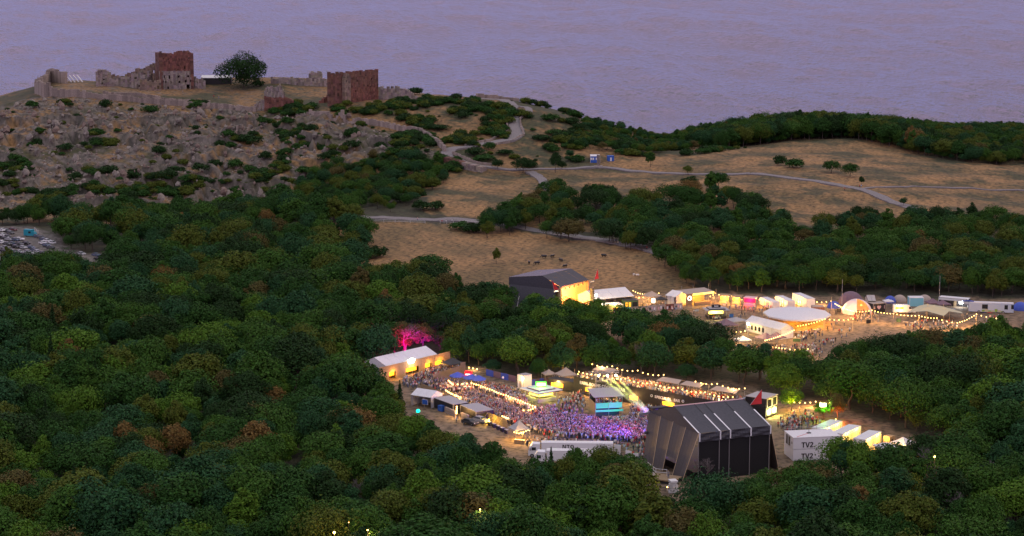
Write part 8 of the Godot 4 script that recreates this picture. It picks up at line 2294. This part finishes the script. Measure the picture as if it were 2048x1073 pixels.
func build_people() -> void:
	rng.seed = 1234
	vmat("folk", 0.85)
	var tops := [["white", Color(0.7, 0.7, 0.7)], ["black", Color(0.025, 0.025, 0.03)], ["pale pink", Color(0.6, 0.42, 0.4)], ["navy", Color(0.04, 0.06, 0.14)], ["beige", Color(0.5, 0.42, 0.3)], ["red", Color(0.45, 0.05, 0.05)], ["grey", Color(0.25, 0.25, 0.26)], ["light blue", Color(0.35, 0.5, 0.65)], ["dark", Color(0.05, 0.04, 0.05)], ["cream", Color(0.65, 0.58, 0.46)]]
	var legs := [Color(0.03, 0.04, 0.08), Color(0.02, 0.02, 0.025), Color(0.12, 0.16, 0.25), Color(0.3, 0.25, 0.18)]
	var hair := [Color(0.05, 0.035, 0.02), Color(0.2, 0.13, 0.06), Color(0.4, 0.3, 0.15), Color(0.02, 0.016, 0.014)]
	for i in 10:
		folk.append(person_mesh([0, 1, 0, 2, 0, 1, 0, 2, 3, 3][i], tops[i][1], legs[i % 4], [Color(0.42, 0.25, 0.18), Color(0.36, 0.21, 0.15), Color(0.24, 0.13, 0.09)][i % 3], hair[i % 4]))
	# walkers one can tell apart on the far square
	var walkers := [Vector3(119.51, 0, -698.86), Vector3(114.44, 0, -694.94), Vector3(111.71, 0, -691.06), Vector3(111.16, 0, -685.32), Vector3(123.5, 0, -689.14), Vector3(125.99, 0, -681.55), Vector3(126.86, 0, -680.61), Vector3(108.99, 0, -670.46), Vector3(111.41, 0, -675.96), Vector3(111.92, 0, -675.96), Vector3(114.03, 0, -674.12), Vector3(109.1, 0, -666.84), Vector3(109.98, 0, -659.72), Vector3(110.82, 0, -659.72), Vector3(113.95, 0, -662.37), Vector3(122.37, 0, -663.26), Vector3(104.31, 0, -663.26), Vector3(106.95, 0, -665.05), Vector3(164.42, 0, -680.61), Vector3(166.74, 0, -685.32), Vector3(168.31, 0, -685.32), Vector3(170.16, 0, -687.22), Vector3(170.17, 0, -684.37), Vector3(161.57, 0, -671.37), Vector3(164.95, 0, -674.12), Vector3(161.69, 0, -685.32), Vector3(159.59, 0, -689.14), Vector3(64.46, 0, -696.89), Vector3(65.08, 0, -695.91), Vector3(65.88, 0, -696.89), Vector3(57.16, 0, -700.83), Vector3(57.97, 0, -699.84), Vector3(58.4, 0, -700.83), Vector3(80.26, 0, -706.83), Vector3(80.68, 0, -705.82), Vector3(81.29, 0, -704.82), Vector3(82.36, 0, -704.82), Vector3(83.21, 0, -702.82), Vector3(84.39, 0, -703.82), Vector3(84.94, 0, -700.83), Vector3(86.06, 0, -702.82), Vector3(85.95, 0, -698.86), Vector3(87.38, 0, -704.82), Vector3(87.78, 0, -697.87), Vector3(88.61, 0, -698.86), Vector3(90.06, 0, -704.82), Vector3(91.14, 0, -704.82), Vector3(92.03, 0, -704.82), Vector3(92.75, 0, -704.82), Vector3(97.22, 0, -708.85), Vector3(97.94, 0, -708.85), Vector3(103.05, 0, -711.9), Vector3(81.24, 0, -694.94), Vector3(82.19, 0, -693.96), Vector3(79.42, 0, -688.18), Vector3(80.12, 0, -688.18), Vector3(76.16, 0, -708.85), Vector3(76.59, 0, -707.84), Vector3(77.45, 0, -710.88), Vector3(78.06, 0, -704.82), Vector3(72.13, 0, -685.32), Vector3(74.07, 0, -687.22), Vector3(75.12, 0, -687.22), Vector3(70.39, 0, -685.32), Vector3(97.89, 0, -656.21), Vector3(99.74, 0, -659.72), Vector3(100.75, 0, -659.72), Vector3(102.9, 0, -656.21), Vector3(96.23, 0, -649.31), Vector3(95.41, 0, -645.91), Vector3(154.78, 0, -696.89), Vector3(156.23, 0, -697.87), Vector3(157.33, 0, -698.86), Vector3(152.94, 0, -694.94), Vector3(150.79, 0, -699.84), Vector3(148.86, 0, -700.83)]
	for i in walkers.size():
		var k := rng.randi() % 8
		add_person("person in a %s top on the lit far square" % tops[k][0], walkers[i], k, rng.randf() * TAU, "people on the far square")
	for v in [Vector3(43.54, 4.64, -832.28), Vector3(44.44, 4.64, -829.4), Vector3(45.33, 4.7, -830.41), Vector3(55.66, 4.64, -815.4), Vector3(168.14, 13.26, -960.26), Vector3(168.88, 13.25, -960.33), Vector3(159.54, 12.57, -951.93), Vector3(-42.77, 5.12, -896.94), Vector3(-32.58, 4.91, -896.79), Vector3(-31.68, 4.9, -896.84), Vector3(-30.77, 4.9, -896.88), Vector3(-29.87, 4.89, -896.91), Vector3(-27.19, 4.95, -898.12), Vector3(-23.93, 4.73, -894.77), Vector3(-199.29, 40.8, -1211.13), Vector3(-179.15, 39.11, -1201.39), Vector3(-175.74, 38.72, -1198.5)]:
		var k := rng.randi() % 8
		add_person("distant walker in a %s top on the paths and roads beyond the wood" % tops[k][0], ground(v, 0.3), k, rng.randf() * TAU, "walkers beyond the wood")
	# guests nearest the camera
	var near := []
	var zones := [
		[[Vector2(0.78, -506.72), Vector2(3.45, -517.52), Vector2(12.65, -513.15), Vector2(20.47, -510.99), Vector2(28.28, -509.91), Vector2(33.67, -492.3), Vector2(29.38, -494.82), Vector2(26.46, -499.92), Vector2(4.67, -505.14)], 60, "at the near edge of the crowd beside the lorries", "guests at the near edge of the crowd"],
		[[Vector2(31.16, -509.91), Vector2(37.15, -513.14), Vector2(34.26, -489.81), Vector2(31.2, -493.31)], 40, "in the cyan light at the stage corner", "guests in the cyan stage light"],
		[[Vector2(72.83, -529.92), Vector2(79.26, -536.93), Vector2(84.76, -536.93), Vector2(84.2, -528.77), Vector2(75.95, -523.08), Vector2(73.51, -513.14)], 60, "between the container bar and lettered cabin", "guests right of the stage"],
		[[Vector2(13.26, -550.89), Vector2(18.17, -563.61), Vector2(20.94, -560.38), Vector2(19.98, -541.71), Vector2(14.63, -538.72)], 40, "standing loosely between the kiosk and the control tower", "guests left of the control tower"]]
	for z in zones:
		var poly := PackedVector2Array(z[0])
		for p in spread(poly, z[1], 0.55):
			var k := rng.randi() % 8
			add_person("guest in a %s top %s" % [tops[k][0], z[2]], Vector3(p.x, 0, p.y), k, PI * 0.7 + rng.randf_range(-0.8, 0.8), z[3])
	for i in 4:
		add_person(["stage hand in grey standing on the loading ramp", "person in a white top at the gap between the black containers", "person in blue on the control tower balcony, left", "person in blue on the control tower balcony, right"][i], [Vector3(37.94, 1, -470.73), Vector3(-15.15, 0, -532.27), Vector3(27.2, 3.1, -537.6), Vector3(29.0, 3.1, -538.2)][i], [6, 0, 7, 7][i], 0.4 * i, "")
	# the crowd itself
	var crowd := Node3D.new()
	crowd.name = "crowd"
	add_child(crowd)
	tag(crowd, "dense crowd of festival guests filling the near site and the decks", "crowd", "", "stuff")
	var packs := [
		[[Vector2(5.22, -535.76), Vector2(7.09, -542.92), Vector2(14.59, -536.94), Vector2(19.4, -536.94), Vector2(23.36, -532.83), Vector2(31.65, -534.58), Vector2(34.44, -546.57), Vector2(38.06, -538.12), Vector2(39.13, -529.92), Vector2(37, -510.98), Vector2(31.16, -509.91), Vector2(28.34, -510.98), Vector2(12.7, -515.32), Vector2(4.81, -520.85)], 1900, 0.0],
		[[Vector2(-17.14, -562.96), Vector2(-10.73, -566.87), Vector2(-3.41, -555.28), Vector2(6.07, -538.13), Vector2(4.83, -523.09), Vector2(-0.82, -529.93), Vector2(-2.6, -534.58), Vector2(-13.3, -552.77)], 950, 0.0],
		[[Vector2(-9.47, -578.94), Vector2(3.06, -569.51), Vector2(3.73, -560.37), Vector2(5.04, -546.57), Vector2(12.09, -549.03), Vector2(12.74, -540.51), Vector2(5.84, -542.92), Vector2(-9.34, -570.84)], 420, 0.0],
		[[Vector2(13.48, -560.38), Vector2(18.27, -566.87), Vector2(21.85, -565.56), Vector2(19.86, -538.13), Vector2(11.83, -536.94)], 60, 0.0],
		[[Vector2(-27.29, -580.32), Vector2(-24.19, -584.47), Vector2(-18.43, -581.69), Vector2(-11.61, -574.86), Vector2(-10.75, -568.19), Vector2(-19.43, -566.87), Vector2(-23.7, -572.18)], 210, 0.0],
		[[Vector2(-33.41, -583.77), Vector2(-26.47, -595.83), Vector2(-20.7, -605.38), Vector2(-16.01, -603.15), Vector2(-17.39, -597.28), Vector2(-23.76, -588.68), Vector2(-25.75, -578.94), Vector2(-30.58, -572.18)], 200, 0.0],
		[[Vector2(31.65, -534.58), Vector2(33.68, -552.76), Vector2(38.8, -549.03), Vector2(49.51, -542.92), Vector2(43.16, -532.82), Vector2(38.38, -532.82)], 170, 0.0],
		[[Vector2(70.79, -529.92), Vector2(75.13, -536.93), Vector2(80.37, -544.74), Vector2(84.8, -541.71), Vector2(82.77, -532.82), Vector2(73.99, -518.62)], 60, 0.0],
		[[Vector2(72.81, -640.79), Vector2(76.73, -632.55), Vector2(86.62, -634.18), Vector2(98.92, -640.79), Vector2(112.94, -656.27), Vector2(97.48, -620.58), Vector2(77.83, -615.17)], 150, 0.0],
		[[Vector2(94.57, -656.34), Vector2(105.71, -663.55), Vector2(101.85, -649.31), Vector2(93.11, -645.89)], 40, 0.0],
		[[Vector2(117.96, -686.37), Vector2(123.48, -698.14), Vector2(128.6, -692.11), Vector2(124.07, -681.42), Vector2(118.73, -678.57)], 30, 0.0],
		[[Vector2(134, -674.53), Vector2(143.04, -681.01), Vector2(152.75, -677.92), Vector2(151.18, -666.85), Vector2(142.8, -663.27), Vector2(133.76, -668.88)], 46, 0.0],
		[[Vector2(46.1, -709.05), Vector2(55.41, -713.09), Vector2(62.32, -709.08), Vector2(56.44, -703.06)], 14, 0.0],
	]
	var lists := []
	for i in 10: lists.append([])
	for p in packs:
		for q in spread(PackedVector2Array(p[0]), p[1], 0.42):
			put_guest(lists, Vector3(q.x, p[2], q.y), -1)
	# the raised deck and the balcony
	var a := Vector3(17.9, 0, -569.0)
	var b := Vector3(60.0, 0, -533.6)
	var d := (b - a).normalized()
	var back := Vector3(d.z, 0, -d.x)
	for i in 520:
		var p := a + d * rng.randf_range(0.5, flat_len(a, b) - 0.5) + back * rng.randf_range(0.4, 8.2)
		put_guest(lists, Vector3(p.x, 3.86, p.z), -1)
	for i in 30:
		put_guest(lists, Vector3(rng.randf_range(23.4, 30.0), 3.1, -538.6 - rng.randf_range(0.0, 4.0)), -1)
	for i in 10:
		if lists[i]: multi("guests", folk[i], M.folk, lists[i], crowd)

func put_guest(lists: Array, at: Vector3, kind: int) -> void:
	var k := kind if kind >= 0 else rng.randi() % 8
	var s := rng.randf_range(0.92, 1.06)
	lists[k].append(Transform3D(Basis(Vector3.UP, PI * 0.75 + rng.randf_range(-0.9, 0.9)).scaled(Vector3(s, s, s)), at))

var taken := {}
func spread(poly: PackedVector2Array, n: int, apart: float) -> Array:
	var box := Rect2(poly[0], Vector2.ZERO)
	for p in poly: box = box.expand(p)
	var out := []
	var tries := 0
	while out.size() < n and tries < n * 30:
		tries += 1
		var p := Vector2(rng.randf_range(box.position.x, box.end.x), rng.randf_range(box.position.y, box.end.y))
		var key := Vector2i((p / apart).floor())
		if taken.has(key) or not inside(p, poly): continue
		if Rect2(22, -546, 9.5, 10).has_point(p): continue
		if fine_noise.get_noise_2d(p.x * 2.5, p.y * 2.5) < -0.22 and rng.randf() < 0.7: continue
		taken[key] = true
		out.append(p)
	return out
